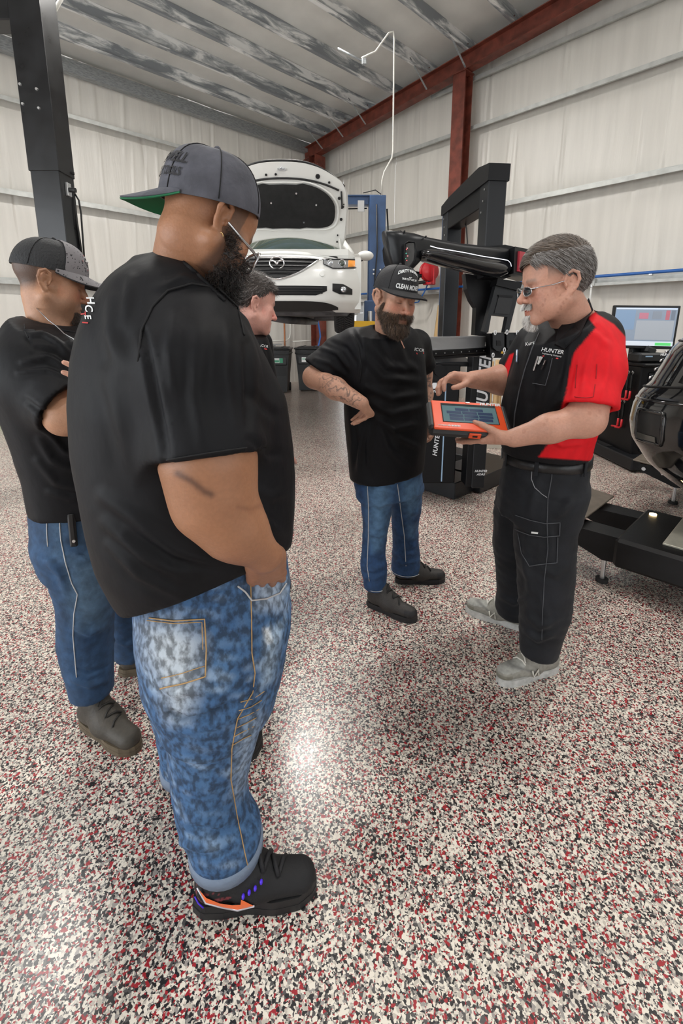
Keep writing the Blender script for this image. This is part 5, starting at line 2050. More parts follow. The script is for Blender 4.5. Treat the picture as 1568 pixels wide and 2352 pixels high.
# ================================================================== people: tools
# Bodies are modelled in the camera-aligned frame (right, forward, up), then parented to an upright base.
CAMP = np.array([0, 0, HC])


def unit(v):
    v = np.asarray(v, float)
    return v / (np.linalg.norm(v) + 1e-12)


def ring(xl, xr, y, f, q=1.2, az=0.0):
    """horizontal body section: outline xl..xr seen at height y, centre distance f, q = side/front ratio"""
    a, b = at(xl, y, f), at(xr, y, f)
    c = (a + b) / 2
    hw = (b[0] - a[0]) / 2
    view = math.atan2(c[0], c[1])
    rel = az - view * -1
    k = math.sqrt(math.cos(rel) ** 2 + q * q * math.sin(rel) ** 2)
    fr = hw / k
    return (c[2], c[0], c[1], fr, fr * q, az)


def bounds(pts, m):
    P = np.array(pts)
    return P.min(0) - m, P.max(0) + m


def ring_bounds(rings, m=0.04):
    R = np.array(rings)
    h = np.maximum(R[:, 3], R[:, 4]).max()
    return np.array([R[:, 1].min() - h - m, R[:, 2].min() - h - m, R[:, 0].min() - m]), np.array([R[:, 1].max() + h + m, R[:, 2].max() + h + m, R[:, 0].max() + m])


def facing(V, N):
    d = V - CAMP
    return (d * N).sum(1) < 0


def folds(V, N, items, both=False):
    """creases: (picture polyline, width px, height m); ridge with soft flanks pushed along the normal"""
    px = pixs(V)
    fr = facing(V, N)
    D = np.zeros(len(V))
    for pts, w, amp in items:
        P = np.array(pts, float)
        best = np.full(len(V), 1e9)
        tt = np.zeros(len(V))
        L = 0.0
        seg = np.linalg.norm(np.diff(P, axis=0), axis=1)
        tot = seg.sum()
        for i in range(len(P) - 1):
            ab = P[i + 1] - P[i]
            t = np.clip(((px - P[i]) @ ab) / (ab @ ab + 1e-9), 0, 1)
            dd = np.linalg.norm(px - P[i] - t[:, None] * ab, axis=1)
            m = dd < best
            best = np.where(m, dd, best)
            tt = np.where(m, (L + t * seg[i]) / tot, tt)
            L += seg[i]
        prof = 1.45 * np.exp(-(best / w) ** 2) - 0.45 * np.exp(-((best - 1.9 * w) / (0.9 * w)) ** 2)
        D += np.where(fr | both, amp * prof * np.sin(np.pi * np.clip(tt * 0.9 + 0.08, 0, 1)) ** 0.6, 0)
    return V + N * D[:, None]


def in_poly(px, poly):
    P = np.array(poly, float)
    n = len(P)
    r = np.zeros(len(px), bool)
    j = n - 1
    for i in range(n):
        c = ((P[i, 1] > px[:, 1]) != (P[j, 1] > px[:, 1])) & (px[:, 0] < (P[j, 0] - P[i, 0]) * (px[:, 1] - P[i, 1]) / (P[j, 1] - P[i, 1] + 1e-9) + P[i, 0])
        r ^= c
        j = i
    return r


def poly_soft(px, poly, w):
    """1 inside the outline fading over w pixels"""
    P = np.array(poly, float)
    d = np.full(len(px), 1e9)
    for i in range(len(P)):
        a, b = P[i], P[(i + 1) % len(P)]
        ab = b - a
        t = np.clip(((px - a) @ ab) / (ab @ ab + 1e-9), 0, 1)
        d = np.minimum(d, np.linalg.norm(px - a - t[:, None] * ab, axis=1))
    s = np.where(in_poly(px, poly), d, -d)
    return np.clip(0.5 + s / (2 * w), 0, 1)


def line_soft(px, pts, w):
    P = np.array(pts, float)
    d = np.full(len(px), 1e9)
    for i in range(len(P) - 1):
        ab = P[i + 1] - P[i]
        t = np.clip(((px - P[i]) @ ab) / (ab @ ab + 1e-9), 0, 1)
        d = np.minimum(d, np.linalg.norm(px - P[i] - t[:, None] * ab, axis=1))
    return np.exp(-(d / w) ** 2)


class Surf:
    """front-facing surface lookup: picture position -> point and normal on a mesh"""

    def __init__(s, V, N):
        fr = facing(V, N)
        s.V, s.N = V[fr], N[fr]
        s.px = pixs(s.V)
        s.dep = np.linalg.norm(s.V - CAMP, axis=1)

    def __call__(s, x, y, off=0.002):
        d2 = ((s.px - (x, y)) ** 2).sum(1)
        k = np.argpartition(d2, 14)[:14]
        k = k[s.dep[k] < s.dep[k].min() + 0.06][:8]
        w = 1 / (d2[k] + 0.3)
        w = w / w.sum()
        n = unit((s.N[k] * w[:, None]).sum(0))
        # keep the picture position exactly, take the depth from the neighbours
        f = (s.V[k, 1] * w).sum()
        p = at(x, y, f)
        return p + n * off, n


def seam(sf, pts, r, m, name, parent, base, off=0.001, closed=False, sub=6):
    """thin stitched line or hem following the surface"""
    P = np.array(pts, float)
    Q = []
    for i in range(len(P) - 1):
        for t in np.linspace(0, 1, sub, endpoint=False):
            Q.append(P[i] * (1 - t) + P[i + 1] * t)
    Q.append(P[-1])
    g = MB()
    g.tube([tuple(sf(x, y, off)[0] - base) for x, y in Q], r, 5, closed=closed)
    return g.build(name, m, parent)


def decal(sf, name, txt, cx, cy, pxsize, ang, m, parent, base, off=0.002, **kw):
    """printed lettering lying on the surface; ang in degrees, size in picture pixels"""
    v, f = text_mb(txt, size=1.0, extrude=0.0, **kw)
    ca, sa = math.cos(math.radians(ang)), math.sin(math.radians(ang))
    g = MB()
    out = []
    for x, y, z in v:
        X, Y = x * pxsize, -y * pxsize
        p, n_ = sf(cx + X * ca - Y * sa, cy + X * sa + Y * ca, off)
        out.append(tuple(p - base))
    g.add(out, f)
    return g.build(name, m, parent)


def shape_decal(sf, name, pts, m, parent, base, off=0.002):
    P = [sf(x, y, off)[0] - base for x, y in pts]
    g = MB()
    c = sum(P) / len(P)
    g.add([tuple(p) for p in P] + [tuple(c)], [(i, (i + 1) % len(P), len(P)) for i in range(len(P))])
    return g.build(name, m, parent)


# ------------------------------------------------------------------ head
def head_axes(az, pitch, roll=0.0):
    a, p = math.radians(az), math.radians(pitch)
    fwd = np.array([math.cos(a) * math.cos(p), math.sin(a) * math.cos(p), -math.sin(p)])
    up = np.array([math.cos(a) * math.sin(p), math.sin(a) * math.sin(p), math.cos(p)])
    rt = np.cross(fwd, up)
    r = math.radians(roll)
    rt, up = rt * math.cos(r) + up * math.sin(r), up * math.cos(r) - rt * math.sin(r)
    return np.stack([rt, fwd, up], 1)


class Head:
    """local frame: x person's right, y face forward, z up, origin between the ear canals"""

    def __init__(s, pos, az, pitch, roll=0, sc=1.0):
        s.p = np.array(pos, float)
        s.R = head_axes(az, pitch, roll)
        s.sc = sc

    def w(s, v):
        return s.p + (np.asarray(v, float) * s.sc) @ s.R.T

    def l(s, v):
        return ((np.asarray(v, float) - s.p) @ s.R) / s.sc

    def d(s, v):
        return np.asarray(v, float) @ s.R.T


def build_head(hd, neck_base, nr=(0.058, 0.066), h=0.0026, fat=0.0, jaw=1.0, nose=1.0, beard=0.0, mouth_z=0.0, eyes='down', ear_s=1.0, neck_mid=None):
    nb = hd.l(neck_base)
    lo = np.array([-0.105, -0.135, -0.16])
    hi = np.array([0.105, 0.150, 0.145])
    nbr = nr[1] / hd.sc + 0.02
    lo = np.minimum(lo, nb - nbr)
    hi = np.maximum(hi, nb + nbr)
    F = Field(lo, hi, h)
    # cranium and face masses
    F.ell((0, -0.008, 0.047), (0.076, 0.098, 0.086), 0.01)
    F.ell((0, 0.040, 0.040), (0.061, 0.056, 0.058), 0.03)
    F.ell((0, 0.050, -0.028), (0.057 + fat, 0.047, 0.062), 0.03)
    F.ell((0, 0.030, -0.068), (0.050 * jaw + fat, 0.056, 0.036 + fat * 0.5), 0.03)
    for s in (-1, 1):
        F.cone((s * (0.060 * jaw + fat), 0.0, -0.048), (s * 0.024 * jaw, 0.078, -0.099), 0.017 + fat * 0.5, 0.016, 0.03)
        F.ell((s * 0.044, 0.064, -0.014), (0.021 + fat * 0.5, 0.020, 0.017), 0.022)
        F.ell((s * 0.046, 0.056, -0.050), (0.018 + fat, 0.022, 0.026), 0.03)
    F.ell((0, 0.083, -0.100), (0.022, 0.018, 0.017), 0.02)
    # eye sockets, brow, eyes
    for s in (-1, 1):
        F.ell((s * 0.032, 0.104, 0.003), (0.020, 0.018, 0.013), 0.014, 'sub')
    F.chain([(-0.046, 0.074, 0.020), (-0.020, 0.089, 0.024), (0, 0.090, 0.020), (0.020, 0.089, 0.024), (0.046, 0.074, 0.020)], [0.008, 0.010, 0.009, 0.010, 0.008], 0.014)
    for s in (-1, 1):
        F.ell((s * 0.0315, 0.0785, 0.002), (0.0145, 0.0125, 0.0125), 0.003)
    # nose
    F.chain([(0, 0.090, 0.012), (0, 0.103, -0.010), (0, 0.115, -0.032)], [0.0075, 0.009, 0.0115 * nose], 0.010)
    F.ell((0, 0.117, -0.034), (0.0115 * nose, 0.0105, 0.0095), 0.006)
    for s in (-1, 1):
        F.ell((s * 0.0125 * nose, 0.103, -0.037), (0.0078, 0.010, 0.0078), 0.005)
        F.ell((s * 0.006, 0.110, -0.0445), (0.0035, 0.005, 0.004), 0.002, 'sub')
    # mouth
    mz = -0.068 + mouth_z
    F.ell((0, 0.086, mz), (0.026, 0.014, 0.018), 0.016)
    F.chain([(-0.022, 0.088, mz + 0.001), (-0.008, 0.0985, mz + 0.005), (0.008, 0.0985, mz + 0.005), (0.022, 0.088, mz + 0.001)], [0.003, 0.0052, 0.0052, 0.003], 0.005)
    F.chain([(-0.020, 0.088, mz - 0.003), (-0.006, 0.0965, mz - 0.009), (0.006, 0.0965, mz - 0.009), (0.020, 0.088, mz - 0.003)], [0.003, 0.0058, 0.0058, 0.003], 0.005)
    F.chain([(-0.023, 0.092, mz - 0.001), (0, 0.1045, mz - 0.0015), (0.023, 0.092, mz - 0.001)], [0.002, 0.0022, 0.002], 0.003, 'sub')
    # ears
    for s in (-1, 1):
        e = lambda y, z, o=0.0: (s * (0.0745 + o + fat * 0.6), y * ear_s - 0.004, z * ear_s)
        F.cone(e(-0.004, 0.004, 0.001), e(-0.006, -0.012, 0.003), 0.0195 * ear_s, 0.014 * ear_s, 0.004, squash=((s * 0.94, 0.34, 0.0), 0.28))
        F.chain([e(0.012, 0.004, 0.0), e(0.008, 0.024, 0.005), e(-0.006, 0.032, 0.012), e(-0.019, 0.024, 0.017), e(-0.022, 0.006, 0.017), e(-0.016, -0.012, 0.012), e(-0.005, -0.026, 0.003)], [0.0042, 0.0046, 0.0048, 0.0048, 0.0045, 0.0042, 0.0055], 0.003)
        F.chain([e(0.004, 0.016, 0.004), e(-0.009, 0.018, 0.006), e(-0.012, 0.002, 0.006), e(-0.006, -0.012, 0.005)], [0.003, 0.0036, 0.0036, 0.003], 0.003)
        F.ell(e(0.001, -0.027, 0.001), (0.0055, 0.0085, 0.009), 0.004)
        F.ell(e(0.000, -0.002, 0.010), (0.009, 0.008, 0.011), 0.004, 'sub')
        F.ell(e(0.009, -0.006, 0.003), (0.005, 0.004, 0.007), 0.003)
    # neck
    k0 = (0, -0.016, -0.045)
    if neck_mid is not None:
        F.chain([k0, tuple(hd.l(neck_mid)), tuple(nb)], [nr[0] / hd.sc, (nr[0] + nr[1]) / 2 / hd.sc, nr[1] / hd.sc], 0.03)
    else:
        F.cone(k0, tuple(nb), nr[0] / hd.sc, nr[1] / hd.sc, 0.03)
    V, Fc = F.mesh()
    V = relax(V, Fc, 1, 0.5)
    return V, Fc


def skin_cols(V, tone, N=None):
    c = np.tile(np.array(tone, float), (len(V), 1))
    n1 = vnoise(V, 60, 3)[:, None] * 0.05
    n2 = vnoise(V, 18, 5)[:, None] * 0.05
    c = c * (1 + n1 + n2)
    return np.clip(c, 0.001, 1)


def blend(c, mask, col, amt=1.0):
    m = (np.clip(mask, 0, 1) * amt)[:, None]
    return c * (1 - m) + np.array(col) * m


def face_paint(c, L, tone, lip=(1.08, 0.72, 0.70), brow=(0.05, 0.035, 0.03), brow_amt=0.8, stubble=None, st_amt=0.0, cheeks=0.08, lash=True):
    """colours that belong to the face itself; L = local coordinates"""
    x, y, z = np.abs(L[:, 0]), L[:, 1], L[:, 2]
    lipm = np.exp(-((z + 0.0715) / 0.010) ** 2) * (y > 0.084) * np.exp(-(x / 0.020) ** 4)
    c = c * (1 + lipm[:, None] * (np.array(lip) - 1))
    ck = np.exp(-(((x - 0.045) / 0.022) ** 2 + ((z + 0.025) / 0.022) ** 2)) * (y > 0.03) + np.exp(-((x / 0.018) ** 2 + ((z + 0.034) / 0.016) ** 2)) * (y > 0.09)
    c = c * (1 + ck[:, None] * cheeks * np.array([0.9, -0.7, -0.7]))
    em = np.exp(-(((x - 0.002) / 0.03) ** 2)) * 0
    bm = np.exp(-((z - 0.0215 - 0.003 * np.cos((x - 0.032) / 0.018)) / 0.0050) ** 2) * np.clip((0.052 - x) / 0.006, 0, 1) * np.clip((x - 0.010) / 0.006, 0, 1) * (y > 0.05)
    c = blend(c, bm, brow, brow_amt)
    if lash:
        lm = np.exp(-((z + 0.0035) / 0.0022) ** 2) * np.exp(-((x - 0.0315) / 0.013) ** 4) * (y > 0.07)
        c = blend(c, lm, (0.03, 0.02, 0.018), 0.8)
    if stubble is not None:
        bd = np.clip((-0.040 - z + 0.25 * (y - 0.09) * 0 + (x - 0.03) * 0.15) / 0.02, 0, 1) * np.clip((y + 0.005) / 0.02, 0, 1) * (z > -0.135)
        mu = np.exp(-((z + 0.054) / 0.009) ** 2) * (x < 0.034) * (y > 0.08)
        c = blend(c, np.maximum(bd, mu), stubble, st_amt)
    return c


# ------------------------------------------------------------------ hands
def add_hand(F, w, d, n, t, s=1.0, curl=(0.5, 0.5, 0.5, 0.5), base=(0.25, 0.25, 0.25, 0.25), tdir=(0.55, 0.75, 0.25), tcurl=0.3, spread=0.10, kn=0.090):
    """wrist w, finger direction d, palm normal n (out of the palm), thumb side t"""
    w = np.array(w, float)
    d = unit(d)
    n = unit(np.asarray(n, float) - d * np.dot(n, d))
    t2 = np.cross(d, n)
    t = t2 * math.copysign(1, np.dot(t2, t))
    off = [0.030, 0.0105, -0.010, -0.029]
    kd = [kn, kn + 0.004, kn, kn - 0.010]
    K = [w + (d * kd[i] + t * off[i]) * s for i in range(4)]
    for i in range(4):
        F.cone(w + (t * off[i] * 0.55 + d * 0.005) * s, K[i], 0.0155 * s, 0.0125 * s, 0.014 * s)
    F.cone(w + (d * 0.03 + t * 0.022 + n * 0.008) * s, w + (d * 0.062 + t * 0.022 + n * 0.006) * s, 0.018 * s, 0.013 * s, 0.016 * s)
    F.cone(w + (d * 0.03 - t * 0.022 + n * 0.006) * s, w + (d * 0.065 - t * 0.022 + n * 0.005) * s, 0.016 * s, 0.012 * s, 0.016 * s)
    ln = [0.94, 1.04, 0.98, 0.78]
    tips = []
    for i in range(4):
        p = K[i]
        a = base[i]
        dd0 = unit(d + t * spread * (1.5 - i) * 0.5)
        rr = [0.0098, 0.0090, 0.0082, 0.0068]
        for j, sl_ in enumerate((0.044, 0.027, 0.021)):
            dd = dd0 * math.cos(a) + n * math.sin(a)
            q = p + dd * sl_ * ln[i] * s
            F.cone(p, q, rr[j] * s * (0.9 if i == 3 else 1), rr[j + 1] * s * (0.9 if i == 3 else 1), 0.004 * s if j else 0.007 * s)
            p = q
            a += curl[i] * (1.0 if j == 0 else 0.75)
        tips.append((p, dd))
    p = w + (d * 0.022 + t * 0.024 + n * 0.006) * s
    dd0 = unit(d * tdir[0] + t * tdir[1] + n * tdir[2])
    ax = unit(np.cross(dd0, d))
    a = 0.0
    rr = [0.0155, 0.0118, 0.0105, 0.0085]
    for j, sl_ in enumerate((0.044, 0.032, 0.026)):
        dd = unit(dd0 * math.cos(a) + unit(d - dd0 * np.dot(d, dd0)) * math.sin(a) + n * 0.15 * j * tcurl)
        q = p + dd * sl_ * s
        F.cone(p, q, rr[j] * s, rr[j + 1] * s, 0.012 * s if j == 0 else 0.005 * s)
        p = q
        a += tcurl
    tips.append((p, dd))
    return tips


def arm_mesh(pts, rs, hand=None, h=0.0042, k=0.02):
    """pts shoulder -> elbow -> wrist"""
    P = [np.array(p, float) for p in pts]
    allp = list(P)
    if hand:
        allp += [P[-1] + unit(hand['d']) * 0.2, P[-1] + unit(hand['d']) * 0.1 + unit(hand['n']) * 0.1, P[-1] - unit(hand['n']) * 0.05, P[-1] + unit(hand['t']) * 0.1]
    lo, hi = bounds(allp, max(rs) + 0.03)
    F = Field(lo, hi, h)
    F.chain(P, rs, k)
    tips = None
    if hand:
        tips = add_hand(F, P[-1], **hand)
    V, Fc = F.mesh()
    return relax(V, Fc, 1, 0.5), Fc, tips


def join_np(parts):
    V, Fc, C, o = [], [], [], 0
    for v, f, c in parts:
        V.append(v)
        Fc.append(f + o)
        C.append(c)
        o += len(v)
    return np.concatenate(V), np.concatenate(Fc), np.concatenate(C)


# ------------------------------------------------------------------ materials of the people
M_skin = mat('skin', (0.5, 0.3, 0.2), 0.46, attr='Col', var=0.05, vscale=140, bump=0.12, bscale=260, sss=0.12, spec=0.4)
M_tee = mat('black_jersey_tee', (0.0048, 0.0050, 0.0064), 0.60, var=0.25, vscale=14, bump=0.28, bscale=16, stretch=(1, 1, 0.55), sheen=0.0, spec=0.20)
M_work = mat('work_shirt_cloth', (0.1, 0.02, 0.02), 0.66, attr='Col', var=0.06, vscale=40, bump=0.22, bscale=24, stretch=(1, 1, 0.6), spec=0.25)
M_denim = mat('denim', (0.05, 0.1, 0.2), 0.8, attr='Col', var=0.30, vscale=34, bump=0.35, bscale=45, detail=9, ramp=(0.3, 0.7))
M_acid = mat('acid_wash_denim', (0.05, 0.1, 0.2), 0.78, attr='Col', var=0.50, vscale=58, bump=0.3, bscale=45, detail=12, ramp=(0.40, 0.60), stretch=(1.2, 1.2, 0.8))
M_cargo = mat('black_cargo_cloth', (0.010, 0.0115, 0.015), 0.72, var=0.3, vscale=9, bump=0.3, bscale=18, sheen=0.05, spec=0.3)
M_stitch = mat('pale_stitching', (0.50, 0.50, 0.50), 0.7)
M_ostitch = mat('tan_stitching', (0.45, 0.28, 0.12), 0.7)
M_dstitch = mat('grey_stitching', (0.075, 0.08, 0.09), 0.7)
M_thread = mat('black_seam', (0.003, 0.003, 0.004), 0.8)
M_tprint = mat('white_print', (0.80, 0.82, 0.82), 0.5)
M_rprint = mat('red_print', (0.55, 0.03, 0.03), 0.5)
M_frame = mat('spectacle_frame', (0.55, 0.56, 0.58), 0.2, 0.9)
M_lens = mat('dark_lens', (0.03, 0.035, 0.04), 0.05, spec=0.9)
M_clensp = mat('spectacle_lens', (0.75, 0.8, 0.85), 0.03, trans=1.0, alpha=0.30)
M_gold = mat('gold_ring', (0.8, 0.55, 0.25), 0.2, 1.0)
M_leather = mat('black_leather', (0.012, 0.012, 0.013), 0.35, bump=0.1, bscale=150)


class Person:
    def __init__(s, label, r, f):
        s.base = np.array([r, f, 0.0])
        s.label = label

    def mesh_body(s, parts):
        V, Fc, C = join_np(parts)
        me = npmesh('person', V - s.base, Fc, True, C)
        s.o = link('person', me, M_skin)
        s.o.location = tuple(cw(s.base))
        s.o.rotation_euler = (0, 0, CA)
        tag(s.o, s.label, 'person')
        return s.o

    def part(s, name, V, Fc, m, col=None, parent=None, smooth=True):
        return link(name, npmesh(name, V - s.base, Fc, smooth, col), m, parent or s.o)

    def mb(s):
        g = MB()
        g.M = Matrix.Translation(-Vector(s.base))
        return g


def strands(rootV, rootN, flow, n, length, rad, curl, m, name, person, seed, lift=0.35, segs=5, parent=None, cols=None, jit=0.25, wrap=None):
    """hair as fine tapered ribbons rooted on a surface"""
    r = np.random.default_rng(seed)
    idx = r.integers(0, len(rootV), n)
    P = rootV[idx] + r.normal(size=(n, 3)) * 0.0012
    N = rootN[idx]
    D = flow(P, N) + r.normal(size=(n, 3)) * jit
    D = D / np.linalg.norm(D, axis=1, keepdims=True)
    L = length * r.uniform(0.6, 1.15, n)
    side = np.cross(D, N)
    side /= np.linalg.norm(side, axis=1, keepdims=True) + 1e-9
    verts = np.zeros((n, segs + 1, 2, 3))
    ph = r.uniform(0, 6.28, n)
    r_lift = r.uniform(0.0, 1.6, n)
    for k in range(segs + 1):
        t = k / segs
        c = P + D * (L * t)[:, None] + N * (lift * length * math.sin(t * 2.2) * 0.5)
        if curl:
            c = c + (side * np.sin(ph + t * 9)[:, None] + N * np.cos(ph + t * 9)[:, None]) * curl * (0.3 + t)
        if wrap is not None:                        # lie along the skull instead of standing off it
            hd_, ce_, ra_ = wrap
            l_ = (c - hd_.p) @ hd_.R / hd_.sc - ce_
            k_ = np.linalg.norm(l_ / ra_, axis=1)
            if k == 0:
                k0_ = k_
            tgt = k0_ + 0.035 * math.sin(t * 3.1) * r_lift
            c = hd_.w(ce_ + l_ * (tgt / k_)[:, None])
        w = rad * (1 - 0.75 * t)
        verts[:, k, 0] = c - side * w
        verts[:, k, 1] = c + side * w
    V = verts.reshape(-1, 3)
    b = (np.arange(n) * (segs + 1) * 2)[:, None]
    q = []
    for k in range(segs):
        q.append(np.concatenate([b + 2 * k, b + 2 * k + 1, b + 2 * k + 3, b + 2 * k + 2], 1))
    Fc = np.concatenate(q)
    C = None
    if cols is not None:
        cc = np.array(cols)[r.integers(0, len(cols), n)]
        C = np.repeat(cc, (segs + 1) * 2, axis=0)
    o = person.part(name, V, Fc, m, C, parent)
    tag(o, kind='stuff')
    return o


M_hair = mat('hair_strands', (0.1, 0.08, 0.06), 0.5, attr='Col', spec=0.35, sheen=0.15)


def core_torso(rings, shrink=0.82):
    """the body under the clothes (coarse), as part of the continuous figure"""
    R = [(z, cx, cy, a * shrink, b * shrink, an) for z, cx, cy, a, b, an in rings]
    lo, hi = ring_bounds(R)
    F = Field(lo, hi, 0.02)
    F.loft(R, 0.0)
    return F.mesh()


# ------------------------------------------------------------------ shoes
def shoe(person, heel, toe, L=0.30, kind='boot', name='shoe', lift=0.0, ws=1.0):
    """heel/toe: floor points (r, f); returns the shoe part with sole, laces and trims"""
    a = np.array([heel[0], heel[1], 0.0])
    d = unit(np.array([toe[0] - heel[0], toe[1] - heel[1], 0.0]))
    M = MX(Vector(a - person.base), x=Vector((d[1], -d[0], 0)), y=Vector(d))       # x right, y towards the toe
    wd = {'boot': 0.052, 'chunky': 0.056, 'runner': 0.050, 'skate': 0.050}[kind] * ws
    sh = {'boot': 0.030, 'chunky': 0.038, 'runner': 0.027, 'skate': 0.026}[kind]
    S_ = L / 0.30
    F = Field((-0.09, -0.05, 0.0), (0.09, L + 0.05, 0.20), 0.0045)
    F.cone((0, 0.040 * S_, sh + 0.032), (0, 0.15 * S_, sh + 0.030), 0.040, 0.042, 0.03)
    F.cone((0.004, 0.14 * S_, sh + 0.022), (0.004, 0.262 * S_, sh + 0.016), 0.045, 0.038, 0.03, squash=((0, 0, 1), 0.85))
    F.cone((0, 0.14 * S_, sh + 0.035), (0, 0.10 * S_, sh + 0.085), 0.036, 0.036, 0.04)
    F.cone((0, 0.055 * S_, sh + 0.035), (0, 0.060 * S_, sh + 0.105), 0.036, 0.038, 0.03)
    F.plane((-0.1, -0.1, -0.1), (0.1, 0.5, 0.3), (0, 0, sh - 0.006), (0, 0, -1))
    V, Fc = F.mesh()
    V[:, 0] *= wd / 0.052
    N = vnormals(V, Fc)
    x, y, z = V[:, 0], V[:, 1] / S_, V[:, 2]
    T = lambda P: np.array([tuple(M @ Vector(p)) for p in P])
    if kind == 'boot':
        c = np.tile((0.055, 0.047, 0.036), (len(V), 1)) * (1 + 0.35 * vnoise(V, 40, 2)[:, None])
        c = blend(c, (y > 0.215).astype(float), (0.050, 0.044, 0.034), 0.5)
    elif kind == 'skate':
        c = np.tile((0.030, 0.026, 0.023), (len(V), 1)) * (1 + 0.3 * vnoise(V, 40, 2)[:, None])
        c = blend(c, ((y > 0.245) & (z < sh + 0.04)).astype(float), (0.010, 0.010, 0.011), 0.9)
    elif kind == 'chunky':
        c = np.tile((0.006, 0.006, 0.007), (len(V), 1))
        c = blend(c, (y < 0.10).astype(float) * (vnoise(V, 300, 4) > 0.35), (0.25, 0.04, 0.05), 0.7)
    else:
        c = np.tile((0.27, 0.26, 0.225), (len(V), 1)) * (1 + 0.10 * vnoise(V, 60, 2)[:, None])
        c = blend(c, ((y > 0.19) & (z > sh + 0.03) & (np.abs(x) < 0.03)).astype(float), (0.36, 0.36, 0.33), 0.9)
        c = blend(c, np.exp(-((z - sh - 0.030 - 0.25 * (y - 0.16)) / 0.006) ** 2) * (y > 0.13), (0.16, 0.16, 0.15), 0.8)
        c = blend(c, ((y > 0.25) & (z < sh + 0.022)).astype(float), (0.18, 0.17, 0.13), 0.7)
    M_sh = mat('shoe_%s_upper' % kind, (0.1, 0.1, 0.1), {'boot': 0.6, 'skate': 0.6, 'chunky': 0.75, 'runner': 0.7}[kind], attr='Col', var=0.12, vscale=60, bump=0.2, bscale=120)
    me = npmesh(name, T(V), Fc, True, np.clip(c, 0.002, 1))
    up = link(name, me, M_sh, person.o)
    # sole outline
    ol = []
    for t in np.linspace(0, 2 * math.pi, 48, endpoint=False):
        yy = 0.5 - 0.5 * math.cos(t)
        ww = wd * float(np.interp(yy, [0, 0.08, 0.25, 0.45, 0.65, 0.85, 0.96, 1.0], [0.35, 0.72, 0.80, 0.74, 0.95, 0.86, 0.50, 0.18]))
        ww *= 0.94 if kind == 'runner' else 1.0
        ol.append(((1 if t < math.pi else -1) * ww, -0.004 + yy * (L + 0.006)))
    soles = {'boot': (0.105, 0.080, 0.050), 'skate': (0.012, 0.012, 0.013), 'chunky': (0.010, 0.010, 0.011), 'runner': (0.50, 0.50, 0.48)}
    M_so = mat('shoe_%s_sole' % kind, soles[kind], 0.6, var=0.2, vscale=30)
    g = MB()
    g.M = M
    g.prism(ol, 0.0, sh * 0.55)
    g.prism([(x_ * 0.985, 0.003 + y_ * 0.985) for x_, y_ in ol], sh * 0.55, sh + 0.004)
    g.M = None
    so = g.build('sole', M_so, up)
    if kind == 'runner':
        g = MB()
        g.M = M
        g.prism([(x_ * 0.99, y_) for x_, y_ in ol], -0.0 + 0.0, 0.010)
        g.M = None
        g.build('outsole', mat('dark_outsole', (0.06, 0.07, 0.08), 0.7), up)
    # laces across the instep
    M_la = mat('laces_%s' % kind, {'boot': (0.02, 0.018, 0.015), 'skate': (0.012, 0.012, 0.012), 'chunky': (0.008, 0.008, 0.010), 'runner': (0.68, 0.66, 0.60)}[kind], 0.7)
    kd = V[(np.abs(V[:, 0]) < 0.006)]
    def topz(yy):
        m = np.abs(kd[:, 1] - yy) < 0.008
        return kd[m, 2].max() if m.any() else sh + 0.08
    for k in range(5 if kind != 'chunky' else 6):
        yy = (0.125 + 0.018 * k) * S_
        zz_ = topz(yy)
        g = MB()
        g.M = M
        sl = 0.010 * (1 if k % 2 else -1)
        g.tube([(-0.026, yy + sl, zz_ - 0.012), (-0.012, yy + sl * 0.4, zz_ + 0.001), (0.012, yy - sl * 0.4, zz_ + 0.001), (0.026, yy - sl, zz_ - 0.012)], 0.0034 if kind != 'chunky' else 0.006, 6)
        g.M = None
        g.build('lace', M_la, up)
    return up, M, V, sh, S_


